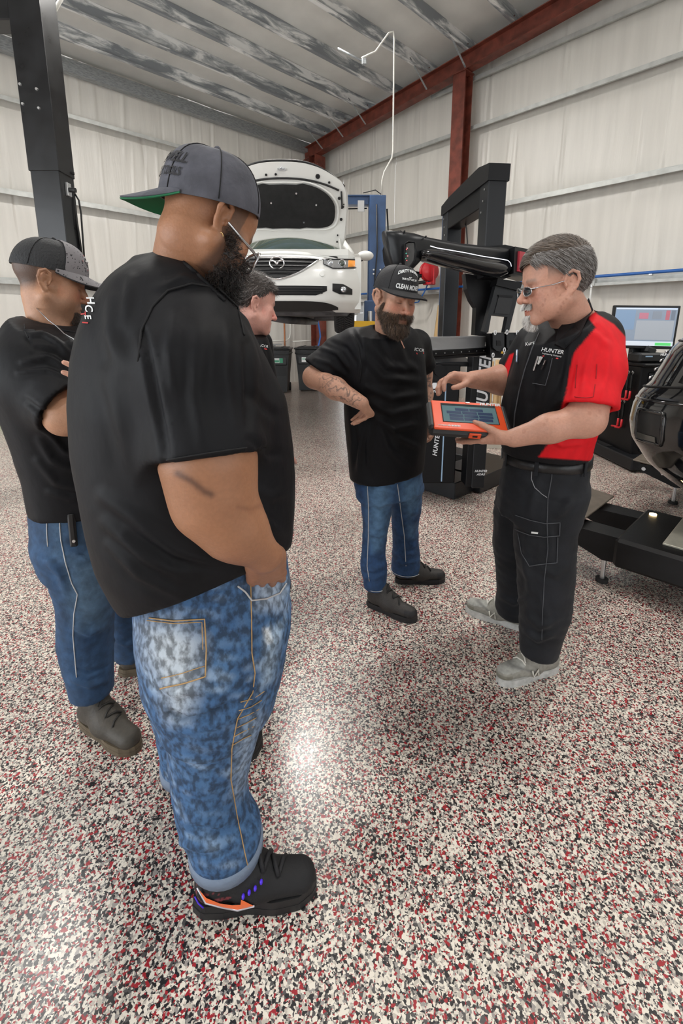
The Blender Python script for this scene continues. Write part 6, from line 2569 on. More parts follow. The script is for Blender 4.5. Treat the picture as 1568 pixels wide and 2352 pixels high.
# ================================================================== shirt and trouser builders
def shirt(person, rings, sleeves, neck, hem=None, name='shirt', m=None, h=0.0075, fold=(), col=None, noise=0.0025, inner=True, seed=1, ex=2.3, extra=None, top=None):
    """rings: torso sections; sleeves: list of dict(a, b, ra, rb); neck: (point, normal, radius)"""
    lo, hi = ring_bounds(rings, 0.03)
    for s in sleeves:
        for p, r_ in ((s['a'], s['ra']), (s['b'], s['rb'])):
            lo = np.minimum(lo, np.array(p) - r_ - 0.04)
            hi = np.maximum(hi, np.array(p) + r_ + 0.04)
    hi[2] += 0.04
    F = Field(lo, hi, h)
    F.loft(rings, 0.0, ex=ex)
    if extra:
        extra(F)
    for s in sleeves:
        P = [np.array(q, float) for q in ([s['a']] + s.get('mid', []) + [s['b']])]
        R = [s['ra']] + s.get('rm', []) + [s['rb']]
        ax = unit(P[-1] - P[-2])
        e = P[-1] + ax * 0.05                       # run past the hem, then trim it flat
        T = Field(F.lo, F.lo + (np.array(F.d.shape) - 1) * h + 1e-6, h)
        T.chain(P + [e], R + [R[-1]], s.get('k', 0.03))
        mm = R[-1] + 0.06
        T.plane(P[-1] - mm, P[-1] + mm, P[-1], s.get('cut', ax))
        if inner:
            T.cone(P[-1] - ax * 0.035, P[-1] + ax * 0.08, R[-1] - 0.010, R[-1] - 0.008, 0.004, 'sub')
        k = s.get('kj', 0.04)
        sh_ = tuple(min(a_, b_) for a_, b_ in zip(F.d.shape, T.d.shape))
        A = F.d[:sh_[0], :sh_[1], :sh_[2]]
        B = T.d[:sh_[0], :sh_[1], :sh_[2]]
        t = np.clip(0.5 + 0.5 * (A - B) / k, 0, 1)
        F.d[:sh_[0], :sh_[1], :sh_[2]] = A + (B - A) * t - k * t * (1 - t)
    if top is not None:                             # neckline plane, only around the neck
        c_ = np.array(neck[0])
        F.plane(c_ - 0.21, c_ + 0.24, top[0], top[1])
    if neck is not None:
        p, nrm, r_ = neck
        p = np.array(p, float)
        nrm = unit(nrm)
        F.cone(p - nrm * 0.05, p + nrm * 0.10, r_, r_ * 1.05, 0.012, 'sub')
    if hem is not None:                             # tilted bottom edge
        F.plane(lo - 1, hi + 1, hem[0], hem[1])
    V, Fc = F.mesh()
    V = relax(V, Fc, 2, 0.5)
    N = vnormals(V, Fc)
    V = V + N * (noise * vnoise(V * np.array([1, 1, 0.6]), 22, seed))[:, None]
    V = folds(V, N, fold)
    N = vnormals(V, Fc)
    c = col(V, N, pixs(V)) if col else None
    o = person.part(name, V, Fc, m or M_tee, c)
    return o, Surf(V, N), V, N


def plane3(a, b, c, up):
    n_ = np.cross(np.asarray(b) - a, np.asarray(c) - a)
    n_ = unit(n_) * math.copysign(1, n_[2] * up)
    return (np.asarray(a), n_)


def trousers(person, hips, legs, m, name='jeans', h=0.0075, fold=(), col=None, noise=0.003, seed=1, top=None, k=0.05, ex=2.2):
    allr = list(hips) + [r_ for L_ in legs for r_ in L_]
    lo, hi = ring_bounds(allr, 0.04)
    F = Field(lo, hi, h)
    F.loft(hips, 0.0, ex=ex)
    for L_ in legs:
        F.loft(L_, k, ex=2.05)
    for L_ in legs:                                 # open cuffs
        z0 = min(q[0] for q in L_)
        q = min(L_, key=lambda r_: r_[0])
        rr_ = min(q[3], q[4]) - 0.010
        F.ell((q[1], q[2], z0), (rr_, rr_, 0.022), 0.003, 'sub')
    V, Fc = F.mesh()
    V = relax(V, Fc, 2, 0.5)
    N = vnormals(V, Fc)
    V = V + N * (noise * vnoise(V * np.array([1, 1, 1.6]), 26, seed))[:, None]
    V = folds(V, N, fold)
    N = vnormals(V, Fc)
    c = col(V, N, pixs(V)) if col else None
    o = person.part(name, V, Fc, m, c)
    return o, Surf(V, N), V, N


def limb_core(pts, rs):
    lo, hi = bounds(pts, max(rs) + 0.04)
    F = Field(lo, hi, 0.016)
    F.chain([np.array(p) for p in pts], rs, 0.03)
    return F.mesh()


def cap(person, hd, kind, crown, brimc, under, name='cap', z0=0.035, tilt=0.0, bill=0.075, rad=(0.085, 0.106, 0.098), bw=0.085, curve=0.012, cy=-0.008, flat=True, mesh_back=None, front=1, droop=0.0):
    """ball cap in the head frame; front=+1 bill over the face, -1 worn backwards"""
    g = MB()
    T = lambda p: Vector(hd.w(p) - person.base)
    tl = math.tan(math.radians(tilt))

    def dome(u, v):
        th = 2 * math.pi * u
        ph = v * math.pi / 2
        e = 0.80
        cr = math.cos(ph) ** e
        x = rad[0] * cr * math.cos(th)
        y = rad[1] * cr * math.sin(th)
        z = rad[2] * math.sin(ph) ** 0.92
        fr = max(0.0, math.sin(th) * front)
        z += 0.012 * fr * math.sin(2 * ph) if kind == 'high' else 0.004 * fr * math.sin(2 * ph)
        y += front * 0.004 * fr
        seamd = 0.0
        zz_ = z0 + z + tl * y * (1 - v)
        return T((x, cy + y, zz_))
    g.grid(lambda u, v: dome(u, v), 72, 20, 0.003)
    cr_ = g.build(name, crown, person.o)
    b = MB()
    bb = MB()
    for mbx, o0, o1 in ((b, 0.0030, 0.0005), (bb, -0.0005, -0.0035)):
        def brim(u, v):
            th = math.pi / 2 * front + (u - 0.5) * math.radians(158)
            x0, y0 = (rad[0] + 0.001) * math.cos(th), (rad[1] + 0.004) * math.sin(th)
            s_ = math.cos((u - 0.5) * math.pi) ** 0.62
            x1 = x0 * (1 + 0.02 * v)
            y1 = y0 + front * bill * s_ * v
            if v > 0:
                x1 = x0 * (1 - 0.0) + math.copysign(0.006, x0) * v * s_
            z = z0 + 0.003 + tl * y1 - curve * (x1 / bw) ** 2 * v * s_ - (0.010 if not flat else 0.003) * v - droop * bill * s_ * v
            return x1, cy + y1, z
        mbx.grid(lambda u, v: T(np.array(brim(u, v)) + (0, 0, o0)), 40, 12, 0.0025)
    b.build('bill', brimc, cr_)
    bb.build('bill_underside', under, cr_)
    # button and stitched panel seams
    q = MB()
    q.ball(T((0, cy, z0 + rad[2] + 0.002)), 0.007, 10, 6)
    q.build('button', crown, cr_)
    for a in (30, 90, 150, 210, 270, 330):
        s_ = MB()
        pts = []
        for t in np.linspace(0.02, 0.98, 14):
            d_ = dome(a / 360.0, t)
            c_ = T((0, cy, z0 + 0.02))
            pts.append(d_ + (d_ - c_).normalized() * 0.0006)
        s_.tube(pts, 0.0011, 5)
        s_.build('panel_seam', M_thread, cr_)
    return cr_, dome


def glasses(person, hd, frame, lens, name='glasses', lw=0.024, lh=0.017, y=0.098, z=-0.002, r=0.0018, round_=2.4, tint=True, slip=0.0):
    T = lambda p: Vector(hd.w(p) - person.base)
    g = person.mb()
    g.M = None
    for s in (-1, 1):
        pts = []
        for t in np.linspace(0, 2 * math.pi, 29)[:-1]:
            c_, s_ = math.cos(t), math.sin(t)
            pts.append(T((s * 0.032 + lw * math.copysign(abs(c_) ** (2 / round_), c_), y - 0.10 * abs(lw * c_) - 0.25 * max(0, s * c_) * lw, z + lh * math.copysign(abs(s_) ** (2 / round_), s_) - slip)))
        g.tube(pts, r, 6, closed=True)
        g.tube([T((s * 0.055, y - 0.006, z + 0.006 - slip)), T((s * 0.068, y - 0.03, z + 0.008)), T((s * 0.075, y - 0.07, z + 0.010)), T((s * 0.078, 0.010, z + 0.016)), T((s * 0.074, -0.004, z + 0.014))], r, 6)
    g.tube([T((-0.010, y + 0.002, z + 0.006 - slip)), T((0, y + 0.006, z + 0.009 - slip)), T((0.010, y + 0.002, z + 0.006 - slip))], r, 6)
    o = g.build(name, frame, person.o)
    for s in (-1, 1):
        q = MB()
        P = [T((s * 0.032 + lw * math.copysign(abs(math.cos(t)) ** (2 / round_), math.cos(t)), y - 0.10 * abs(lw * math.cos(t)) - 0.25 * max(0, s * math.cos(t)) * lw, z + lh * math.copysign(abs(math.sin(t)) ** (2 / round_), math.sin(t)) - slip)) for t in np.linspace(0, 2 * math.pi, 25)[:-1]]
        c = sum(P, Vector()) / len(P)
        q.add(P + [c], [(i, (i + 1) % 24, 24) for i in range(24)], True)
        q.build('lens', lens, o)
    return o


# ================================================================== person in front: grey backwards cap, acid-wash jeans
TONE1 = (0.355, 0.170, 0.092)
P1 = Person('man in backwards grey cap, black t-shirt and acid-wash jeans, hand in pocket', -0.38, 1.03)
AZ1 = math.radians(26)
q1 = 1.22
R1 = [ring(315, 470, 600, 1.06, 1.6, AZ1), ring(262, 505, 640, 1.05, 1.5, AZ1), ring(224, 535, 700, 1.05, 1.34, AZ1), ring(203, 568, 760, 1.055, 1.26, AZ1), ring(191, 606, 830, 1.065, q1, AZ1),
      ring(188, 645, 910, 1.07, 1.16, AZ1), ring(195, 658, 1000, 1.08, 1.12, AZ1), ring(210, 667, 1090, 1.08, 1.12, AZ1), ring(222, 667, 1170, 1.08, 1.12, AZ1), ring(240, 661, 1240, 1.08, 1.12, AZ1), ring(270, 650, 1305, 1.08, 1.1, AZ1), ring(312, 642, 1365, 1.07, 1.08, AZ1), ring(332, 640, 1420, 1.07, 1.08, AZ1)]
hd1 = Head(at(520, 498, 0.905) + np.array([-0.055, 0.050, 0]), 46, 30, -4, 0.94)
nb1 = at(432, 672, 1.03)
hv, hf, = build_head(hd1, nb1, (0.058, 0.086), fat=0.009, jaw=1.10)
L = hd1.l(hd1.w(hv))
W1 = hd1.w(hv)
c = skin_cols(W1, TONE1)
c = face_paint(c, hv, TONE1, lip=(0.95, 0.75, 0.75), brow=(0.02, 0.014, 0.012), stubble=(0.05, 0.032, 0.026), st_amt=0.55)
fade = np.clip((hv[:, 2] - 0.002 + 0.25 * (hv[:, 1] + 0.03)) / 0.030, 0, 1) * (hv[:, 1] < 0.045) * (np.abs(hv[:, 0]) < 0.079)
c = blend(c, fade, (0.115, 0.070, 0.048), 0.75)
sb = np.clip((0.030 - np.abs(hv[:, 1] - 0.032)) / 0.012, 0, 1) * np.clip((0.02 - hv[:, 2]) / 0.03, 0, 1) * (np.abs(hv[:, 0]) > 0.045)
c = blend(c, sb, (0.06, 0.036, 0.028), 0.6)
parts1 = [(W1, hf, c)]
# near arm, hand going into the front pocket
A1 = [at(455, 860, 0.90), at(470, 960, 0.86), at(480, 1060, 0.825), at(492, 1150, 0.825), at(540, 1215, 0.835), at(608, 1276, 0.865)]
av, af, _ = arm_mesh(A1, [0.060, 0.070, 0.079, 0.071, 0.057, 0.035], dict(d=np.array([-0.012, 0.085, -0.125]), n=(-0.35, 0.9, 0.2), t=(0.75, 0.3, -0.1), s=1.08, curl=(0.35, 0.35, 0.35, 0.35), base=(0.15,) * 4, tdir=(1.0, 0.10, 0.10), tcurl=0.1), 0.0036, 0.05)
ca = skin_cols(av, TONE1)
apx = pixs(av)
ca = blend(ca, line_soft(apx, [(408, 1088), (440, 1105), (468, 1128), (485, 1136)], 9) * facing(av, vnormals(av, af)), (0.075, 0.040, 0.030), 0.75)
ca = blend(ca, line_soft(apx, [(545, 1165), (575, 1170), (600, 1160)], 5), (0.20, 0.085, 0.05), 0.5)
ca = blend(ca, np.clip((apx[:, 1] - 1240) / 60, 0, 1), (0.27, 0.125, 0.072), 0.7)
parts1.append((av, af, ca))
fa = [at(490, 860, 1.30), at(530, 1020, 1.35), at(555, 1200, 1.26)]
av2, af2, _ = arm_mesh(fa, [0.085, 0.062, 0.036], dict(d=np.array([0.1, -0.2, -1]), n=(-0.3, -0.9, 0), t=(1, 0, 0), s=1.05), 0.005, 0.03)
parts1.append((av2, af2, skin_cols(av2, TONE1)))
cv, cf = core_torso(R1[:-4])
parts1.append((cv, cf, skin_cols(cv, TONE1)))
for pts in ([at(500, 1400, 1.0), at(490, 1700, 0.98), at(520, 1960, 0.95)], [at(440, 1400, 1.2), at(430, 1600, 1.21), at(425, 1740, 1.23)]):
    lv, lf = limb_core(pts, [0.08, 0.055, 0.035])
    parts1.append((lv, lf, skin_cols(lv, TONE1)))
P1.mesh_body(parts1)

fold1 = [([(330, 760), (352, 880), (378, 1010), (384, 1060)], 9, -0.006), ([(565, 790), (570, 880), (572, 980)], 9, -0.006), ([(400, 720), (390, 800), (400, 900)], 14, 0.004),
         ([(460, 760), (450, 900), (470, 1030)], 16, 0.004), ([(520, 740), (515, 860), (540, 1000)], 14, 0.004), ([(575, 905), (610, 940), (640, 960)], 10, -0.004), ([(575, 1010), (615, 1040), (655, 1045)], 10, -0.004),
         ([(235, 1140), (310, 1190), (400, 1260), (500, 1300)], 14, 0.006), ([(240, 1200), (330, 1280), (430, 1330)], 12, 0.005), ([(250, 1250), (320, 1320), (420, 1372)], 10, 0.005), ([(300, 1230), (400, 1290), (520, 1310)], 9, -0.004),
         ([(260, 690), (255, 760), (275, 850)], 16, 0.006), ([(250, 860), (280, 980), (300, 1080)], 18, 0.005), ([(300, 640), (290, 700), (280, 760)], 12, 0.004), ([(365, 660), (420, 640), (470, 655)], 10, 0.004),
         ([(600, 1180), (630, 1215), (650, 1225)], 8, 0.004), ([(580, 1120), (625, 1140), (660, 1130)], 10, 0.003)]
sl1 = dict(a=at(418, 742, 0.945), mid=[at(440, 850, 0.875)], rm=[0.113], b=at(478, 1052, 0.826), ra=0.118, rb=0.098, k=0.05, kj=0.05, cut=at(474, 1060, 0.822) - at(462, 960, 0.842))
sl1b = dict(a=at(480, 800, 1.26), b=at(520, 980, 1.34), ra=0.085, rb=0.085)
sh1, sf1, SV, SN = shirt(P1, R1, [sl1, sl1b], (nb1 + np.array([0, 0, 0.015]), (0.40, 0.16, 0.85), 0.090), hem=plane3(at(322, 1375, 1.08), at(470, 1358, 0.86), at(655, 1248, 1.12), -1), top=plane3(at(335, 545, 1.13), at(448, 628, 0.96), at(556, 738, 1.17), 1), fold=fold1, seed=3)
# hems and seams
seam(sf1, [(383, 1056), (430, 1048), (480, 1040), (530, 1033), (566, 1028)], 0.0016, M_thread, 'sleeve_stitch', sh1, P1.base)
seam(sf1, [(560, 770), (545, 705), (500, 662), (440, 652), (385, 668), (350, 705), (325, 760), (318, 830)], 0.0022, M_thread, 'shoulder_seam', sh1, P1.base)
for k, (tx, x, y, sz, m_) in enumerate((('H', 209, 690, 24, M_tprint), ('C', 205, 708, 24, M_tprint), ('E', 203, 728, 20, M_tprint))):
    decal(sf1, 'back_print', tx, x, y, sz, 80, m_, sh1, P1.base, shear=0.2, offset=0.02)
decal(sf1, 'back_print', 'I', 197, 742, 18, 95, M_rprint, sh1, P1.base, offset=0.03)
decal(sf1, 'back_print', 'T', 193, 722, 16, 85, M_rprint, sh1, P1.base, offset=0.03)
# collar rib around the neck opening
seam(sf1, [(415, 598), (450, 628), (490, 668), (515, 692)], 0.0050, M_tee, 'collar', sh1, P1.base, 0.0)

# jeans
hips1 = [ring(320, 645, 1200, 1.07, 1.1, AZ1), ring(318, 655, 1290, 1.07, 1.1, AZ1), ring(318, 660, 1340, 1.06, 1.1, AZ1), ring(322, 658, 1400, 1.06, 1.1, AZ1), ring(326, 650, 1460, 1.05, 1.1, AZ1), ring(332, 640, 1520, 1.05, 1.1, AZ1), ring(352, 628, 1580, 1.05, 1.1, AZ1)]
near1 = [ring(345, 650, 1440, 0.99, 0.9, AZ1), ring(362, 638, 1530, 0.985, 0.95, AZ1), ring(378, 618, 1600, 0.98, 1, AZ1), ring(388, 598, 1670, 0.98, 1, AZ1), ring(390, 578, 1740, 0.98, 1, AZ1), ring(398, 566, 1800, 0.97, 1, AZ1), ring(408, 572, 1860, 0.965, 1, AZ1), ring(422, 594, 1890, 0.955, 1, AZ1), ring(434, 600, 1918, 0.95, 1, AZ1), ring(440, 598, 1934, 0.95, 1, AZ1)]
far1 = [ring(335, 560, 1440, 1.17, 1, AZ1), ring(340, 520, 1540, 1.20, 1, AZ1), ring(350, 500, 1620, 1.22, 1, AZ1), ring(365, 490, 1690, 1.23, 1, AZ1), ring(374, 480, 1756, 1.23, 1, AZ1)]


def acid(V, N, px):
    n1 = vnoise(V, 26, 4)
    n2 = vnoise(V, 75, 9)
    c = np.tile((0.022, 0.066, 0.155), (len(V), 1))
    t = np.clip(0.40 + 0.45 * n1 + 0.35 * n2, 0, 1)
    c = blend(c, t, (0.055, 0.125, 0.240), 0.9)
    c = blend(c, np.clip(n2 * n1 * 3, 0, 1), (0.19, 0.27, 0.38), 0.7)
    c = blend(c, poly_soft(px, [(330, 1440), (400, 1430), (462, 1470), (455, 1560), (430, 1640), (395, 1650), (370, 1580), (335, 1510)], 34), (0.38, 0.42, 0.45), 0.85)
    c = blend(c, poly_soft(px, [(585, 1340), (655, 1330), (650, 1400), (590, 1400)], 18), (0.40, 0.47, 0.55), 0.6)
    c = blend(c, poly_soft(px, [(560, 1660), (600, 1640), (560, 1800), (540, 1830), (545, 1720)], 20), (0.26, 0.33, 0.42), 0.75)
    c = blend(c, poly_soft(px, [(615, 1450), (645, 1440), (625, 1560), (600, 1580)], 14), (0.33, 0.42, 0.50), 0.6)
    c = blend(c, poly_soft(px, [(605, 1445), (618, 1443), (625, 1475), (612, 1480)], 5), (0.62, 0.66, 0.68), 0.9)
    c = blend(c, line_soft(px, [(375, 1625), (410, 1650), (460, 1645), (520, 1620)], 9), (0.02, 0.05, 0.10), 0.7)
    return np.clip(c, 0.004, 1)


foldj = [([(395, 1640), (430, 1660), (480, 1650), (540, 1615)], 10, -0.012), ([(360, 1560), (400, 1590), (470, 1580)], 12, 0.006), ([(400, 1930), (470, 1950), (560, 1930)], 10, 0.006), ([(440, 1900), (500, 1915), (560, 1895)], 8, -0.005),
         ([(545, 1600), (580, 1580), (615, 1560)], 5, 0.004), ([(540, 1635), (575, 1612), (608, 1590)], 5, 0.004), ([(540, 1670), (572, 1645), (600, 1620)], 5, 0.004), ([(535, 1700), (565, 1678), (592, 1650)], 5, 0.004), ([(330, 1480), (380, 1510), (440, 1500)], 14, 0.004)]
j1, jf1, JV, JN = trousers(P1, hips1, [near1, far1], M_acid, 'jeans', 0.0072, foldj, acid, 0.003, 6)
seam(jf1, [(575, 1340), (577, 1420), (578, 1500), (585, 1545), (580, 1590), (545, 1650), (532, 1720), (530, 1790), (545, 1880), (562, 1960), (570, 1995)], 0.0014, M_ostitch, 'side_seam', j1, P1.base)
pkt = seam(jf1, [(345, 1418), (400, 1425), (470, 1421), (474, 1490), (472, 1552), (420, 1570), (370, 1580)], 0.0016, M_ostitch, 'back_pocket', j1, P1.base, 0.003)
seam(jf1, [(340, 1424), (400, 1431), (464, 1428), (466, 1490)], 0.0010, M_ostitch, 'pocket_stitch', pkt, P1.base, 0.003)
seam(jf1, [(372, 1556), (420, 1545), (470, 1530)], 0.0010, M_ostitch, 'pocket_stitch', pkt, P1.base, 0.003)
seam(jf1, [(545, 1345), (562, 1358), (577, 1378), (610, 1375), (640, 1362), (655, 1340)], 0.0020, M_stitch, 'front_pocket_edge', j1, P1.base, 0.003)
for k in range(6):
    seam(jf1, [(552 - 4 * k, 1612 + 20 * k), (580 - 4 * k, 1605 + 18 * k), (606 - 6 * k, 1588 + 20 * k)], 0.0012, M_ostitch, 'knee_stitch', j1, P1.base)
# rolled pale cuffs
M_cuff = mat('pale_denim_cuff', (0.17, 0.22, 0.30), 0.8, bump=0.3, bscale=60)
for L_ in (near1, far1):
    zq = min(L_, key=lambda q: q[0])
    g = MB()
    g.M = Matrix.Translation(-Vector(P1.base))
    n_ = 36
    g.add([(zq[1] + (zq[3] + o_) * math.cos(t), zq[2] + (zq[4] + o_) * math.sin(t), zq[0] + dz) for dz, o_ in ((-0.02, 0.000), (-0.02, 0.005), (0.012, 0.006), (0.016, 0.001)) for t in np.linspace(0, 2 * math.pi, n_, endpoint=False)],
          [(i * n_ + k, i * n_ + (k + 1) % n_, (i + 1) * n_ + (k + 1) % n_, (i + 1) * n_ + k) for i in range(3) for k in range(n_)], True)
    g.M = None
    g.build('cuff', M_cuff, j1)
# shoes
g0, g1_ = at(446, 2062, 1), None
def gp(px, py, z=0.0):
    r_ = ray(px, py)
    return (np.array([0, 0, HC]) + r_ * ((z - HC) / r_[2]))[:2]
up, Msh, SVs, shh, S_ = shoe(P1, gp(450, 2072), gp(716, 2036), 0.312, 'chunky', 'shoe')
M_or = mat('orange_swoosh', (0.85, 0.16, 0.04), 0.4)
M_pu = mat('violet_trim', (0.06, 0.02, 0.55), 0.4, emit=(0.08, 0.03, 0.7), estr=0.15)
M_si = mat('silver_edge', (0.55, 0.55, 0.60), 0.3, 0.5)
ssurf = None
def on_shoe(y, z, out=0.002):
    """point on the outer (right) side of the shoe upper in its frame"""
    m = (np.abs(SVs[:, 1] - y * S_) < 0.012) & (np.abs(SVs[:, 2] - z) < 0.010)
    x = SVs[m, 0].max() if m.any() else 0.04
    return Vector((x + out, y * S_, z))
sw = [(0.016, shh + 0.066), (0.036, shh + 0.034), (0.072, shh + 0.010), (0.110, shh + 0.006), (0.150, shh + 0.022), (0.120, shh + 0.046), (0.118, shh + 0.030), (0.098, shh + 0.024), (0.068, shh + 0.028), (0.038, shh + 0.050)]
g = MB()
P_ = [Msh @ on_shoe(y, z, 0.003) for y, z in sw]
g.add(P_, [(0, 1, 9), (1, 2, 8, 9), (2, 3, 7, 8), (3, 4, 5, 6), (3, 6, 7)])
g.build('swoosh', M_or, up)
g = MB()
g.tube([Msh @ on_shoe(y, z, 0.003) for y, z in sw[:5]], 0.0022, 6)
g.build('swoosh_edge', M_si, up)
g = MB()
g.tube([Msh @ on_shoe(y, z, 0.003) for y, z in ((0.010, shh + 0.045), (0.018, shh + 0.030), (0.030, shh + 0.018))], 0.0016, 6)
g.build('heel_trim', M_pu, up)
for k in range(4):
    g = MB()
    q = Msh @ (on_shoe(0.125 + 0.014 * k, shh + 0.052 + 0.006 * k, 0.002))
    g.ball(q, (0.004, 0.006, 0.006), 8, 6)
    g.build('eyelet', M_pu, up)
shoe(P1, gp(400, 1838), (gp(400, 1838)[0] + 0.22, gp(400, 1838)[1] + 0.20), 0.32, 'chunky', 'shoe')

# cap worn backwards
M_capg = mat('grey_cap_cloth', (0.080, 0.082, 0.100), 0.85, var=0.22, vscale=22, bump=0.2, bscale=90)
M_green = mat('green_underbill', (0.005, 0.13, 0.050), 0.75)
M_capblk = mat('cap_thread', (0.010, 0.010, 0.012), 0.7)
hc1 = Head(hd1.p + np.array([0.006, 0, 0.0]), -8, 11, 0, 0.97)
c1, dome1 = cap(P1, hc1, 'high', M_capg, M_capg, M_green, 'cap', 0.030, 0.0, 0.078, (0.090, 0.099, 0.104), 0.09, 0.022, 0.002, True, None, -1, 0.22)
def dome_text(dome, hd, person, txt, az_deg, v0, size, m, parent, name='cap_lettering', cyv=0.0, flip=1, arc=0.0, **kw):
    v, f = text_mb(txt, size=size, extrude=0.0, **kw)
    g = MB()
    out = []
    c_ = Vector(hd.w((0, 0, 0.03)) - person.base)
    for x, y, z in v:
        u = (az_deg / 360.0 + flip * x / (2 * math.pi * 0.095)) % 1.0
        p = dome(u, v0 + (y + arc * x * x) / 0.135)
        out.append(p + (p - c_).normalized() * 0.0022)
    g.add(out, f)
    return g.build(name, m, parent)
dome_text(dome1, hc1, P1, 'CORNWELL', 304, 0.36, 0.027, M_capblk, c1, offset=0.0008, shear=0.15, flip=1)
dome_text(dome1, hc1, P1, 'QUALITY TOOLS', 306, 0.19, 0.017, M_capblk, c1, offset=0.0005, shear=0.15, flip=1)
gl1 = glasses(P1, hd1, M_frame, M_clensp, lw=0.029, lh=0.025, y=0.120, z=-0.016, r=0.0030)
# beard: full and curly
hN = vnormals(W1, hf)
bm = ((hv[:, 2] < -0.030 + 0.0 * hv[:, 1]) & (hv[:, 1] > 0.012) & (hv[:, 2] > -0.140) & (hv[:, 1] > 0.02 - 0.2 * (hv[:, 2] + 0.05))) | ((np.abs(hv[:, 1] - 0.034) < 0.016) & (hv[:, 2] < 0.0) & (hv[:, 2] > -0.05) & (np.abs(hv[:, 0]) > 0.05))
bm &= ~((np.abs(hv[:, 0]) < 0.024) & (np.abs(hv[:, 2] + 0.070) < 0.010))
bV, bN = W1[bm], hN[bm]
strands(bV, bN, lambda P, N: N * 0.9 + hd1.d((0, 0.35, -0.9)) * 0.5, 4200, 0.020, 0.0009, 0.0045, M_hair, 'beard', P1, 5, 0.2, 6, cols=[(0.012, 0.009, 0.008), (0.02, 0.014, 0.012), (0.05, 0.03, 0.022), (0.010, 0.008, 0.008)], jit=0.35)
bm2 = (hv[:, 2] < -0.066) & (hv[:, 1] > 0.045) & (hv[:, 2] > -0.13)
strands(W1[bm2], hN[bm2], lambda P, N: N * 0.7 + hd1.d((0, 0.45, -0.9)) * 0.7, 3000, 0.034, 0.0010, 0.006, M_hair, 'beard', P1, 6, 0.2, 6, cols=[(0.008, 0.007, 0.007), (0.015, 0.011, 0.010)], jit=0.35)
# ear ring
g = MB()
ec_ = hd1.w((0.086, 0.004, -0.030))
g.tube([tuple(ec_ + hd1.d((0.002, 0.006 * math.cos(t), -0.008 + 0.008 * math.sin(t))) - P1.base) for t in np.linspace(0, 2 * math.pi, 19)[:-1]], 0.0009, 6, closed=True)
g.build('ear_ring', M_gold, P1.o)


# ================================================================== bearded man in the black snapback, hand on hip
TONE4 = (0.52, 0.285, 0.195)
P4 = Person('bearded man in black snapback cap with tattooed arms and hand on hip', 0.34, 2.28)
AZ4 = math.radians(-52)
R4 = [ring(860, 930, 742, 2.14, 1.7, AZ4), ring(815, 958, 762, 2.15, 1.75, AZ4), ring(800, 968, 790, 2.16, 1.6, AZ4), ring(797, 974, 830, 2.17, 1.45, AZ4), ring(796, 977, 880, 2.18, 1.32, AZ4), ring(794, 979, 930, 2.19, 1.25, AZ4),
      ring(797, 978, 980, 2.20, 1.22, AZ4), ring(802, 974, 1030, 2.21, 1.22, AZ4), ring(806, 970, 1075, 2.22, 1.22, AZ4), ring(808, 966, 1098, 2.22, 1.22, AZ4)]
hd4 = Head(at(903, 688, 2.05), -60, 13, 5, 1.0)
nb4 = at(895, 775, 2.13)
hv, hf = build_head(hd4, nb4, (0.060, 0.070), fat=0.004)
W4 = hd4.w(hv)
c = skin_cols(W4, TONE4)
c = face_paint(c, hv, TONE4, brow=(0.09, 0.055, 0.035), stubble=(0.10, 0.060, 0.038), st_amt=0.75, cheeks=0.14)
c = blend(c, np.exp(-((hv[:, 1] - 0.028) / 0.016) ** 2) * (hv[:, 2] < 0.03) * (hv[:, 2] > -0.06) * (np.abs(hv[:, 0]) > 0.05), (0.16, 0.105, 0.075), 0.7)
parts = [(W4, hf, c)]
A4 = [at(790, 800, 2.12), at(752, 838, 2.16), at(722, 866, 2.15), at(770, 892, 2.03), at(830, 926, 1.925)]
av, af, _ = arm_mesh(A4, [0.030, 0.040, 0.050, 0.047, 0.031], dict(d=np.array([0.42, 0.55, -0.50]), n=(-0.85, -0.35, -0.25), t=(-0.3, 0.45, 0.57), s=1.0, base=(1.35, 1.45, 1.55, 1.7), curl=(0.25, 0.25, 0.25, 0.25), tdir=(0.5, 0.8, 0.2), kn=0.074, spread=0.35), 0.0036, 0.03)


def tattoo(c, V, Fc, px, box, seed):
    n1 = vnoise(V, 95, seed)
    n2 = vnoise(V, 210, seed + 3)
    m = (np.abs(n1) < 0.11).astype(float) * 0.9 + np.clip(n2 * n1 * 2.5, 0, 0.6)
    return blend(c, m * poly_soft(px, box, 8), (0.075, 0.060, 0.058), 0.78)


ca = skin_cols(av, TONE4)
ca = tattoo(ca, av, af, pixs(av), [(735, 862), (775, 858), (800, 890), (830, 905), (835, 928), (812, 938), (770, 915), (735, 890)], 21)
parts.append((av, af, ca))
B4 = [at(965, 800, 2.42), at(972, 858, 2.44), at(977, 905, 2.42), at(979, 948, 2.36)]
bv, bf, _ = arm_mesh(B4, [0.048, 0.044, 0.038, 0.028], dict(d=np.array([0.04, -0.10, -0.14]), n=(-0.9, -0.2, 0.1), t=(0.2, -0.8, -0.3), s=1.0, base=(0.4,) * 4, curl=(0.4,) * 4), 0.0042, 0.03)
cb_ = skin_cols(bv, TONE4)
cb_ = tattoo(cb_, bv, bf, pixs(bv), [(955, 830), (995, 830), (995, 945), (955, 945)], 33)
parts.append((bv, bf, cb_))
cv, cf = core_torso(R4[3:-3])
parts.append((cv, cf, skin_cols(cv, TONE4)))
for pts in ([at(860, 1090, 2.2), at(858, 1220, 2.2), at(862, 1350, 2.19)], [at(930, 1090, 2.35), at(930, 1200, 2.4), at(930, 1310, 2.42)]):
    lv, lf = limb_core(pts, [0.055, 0.038, 0.028])
    parts.append((lv, lf, skin_cols(lv, TONE4)))
P4.mesh_body(parts)
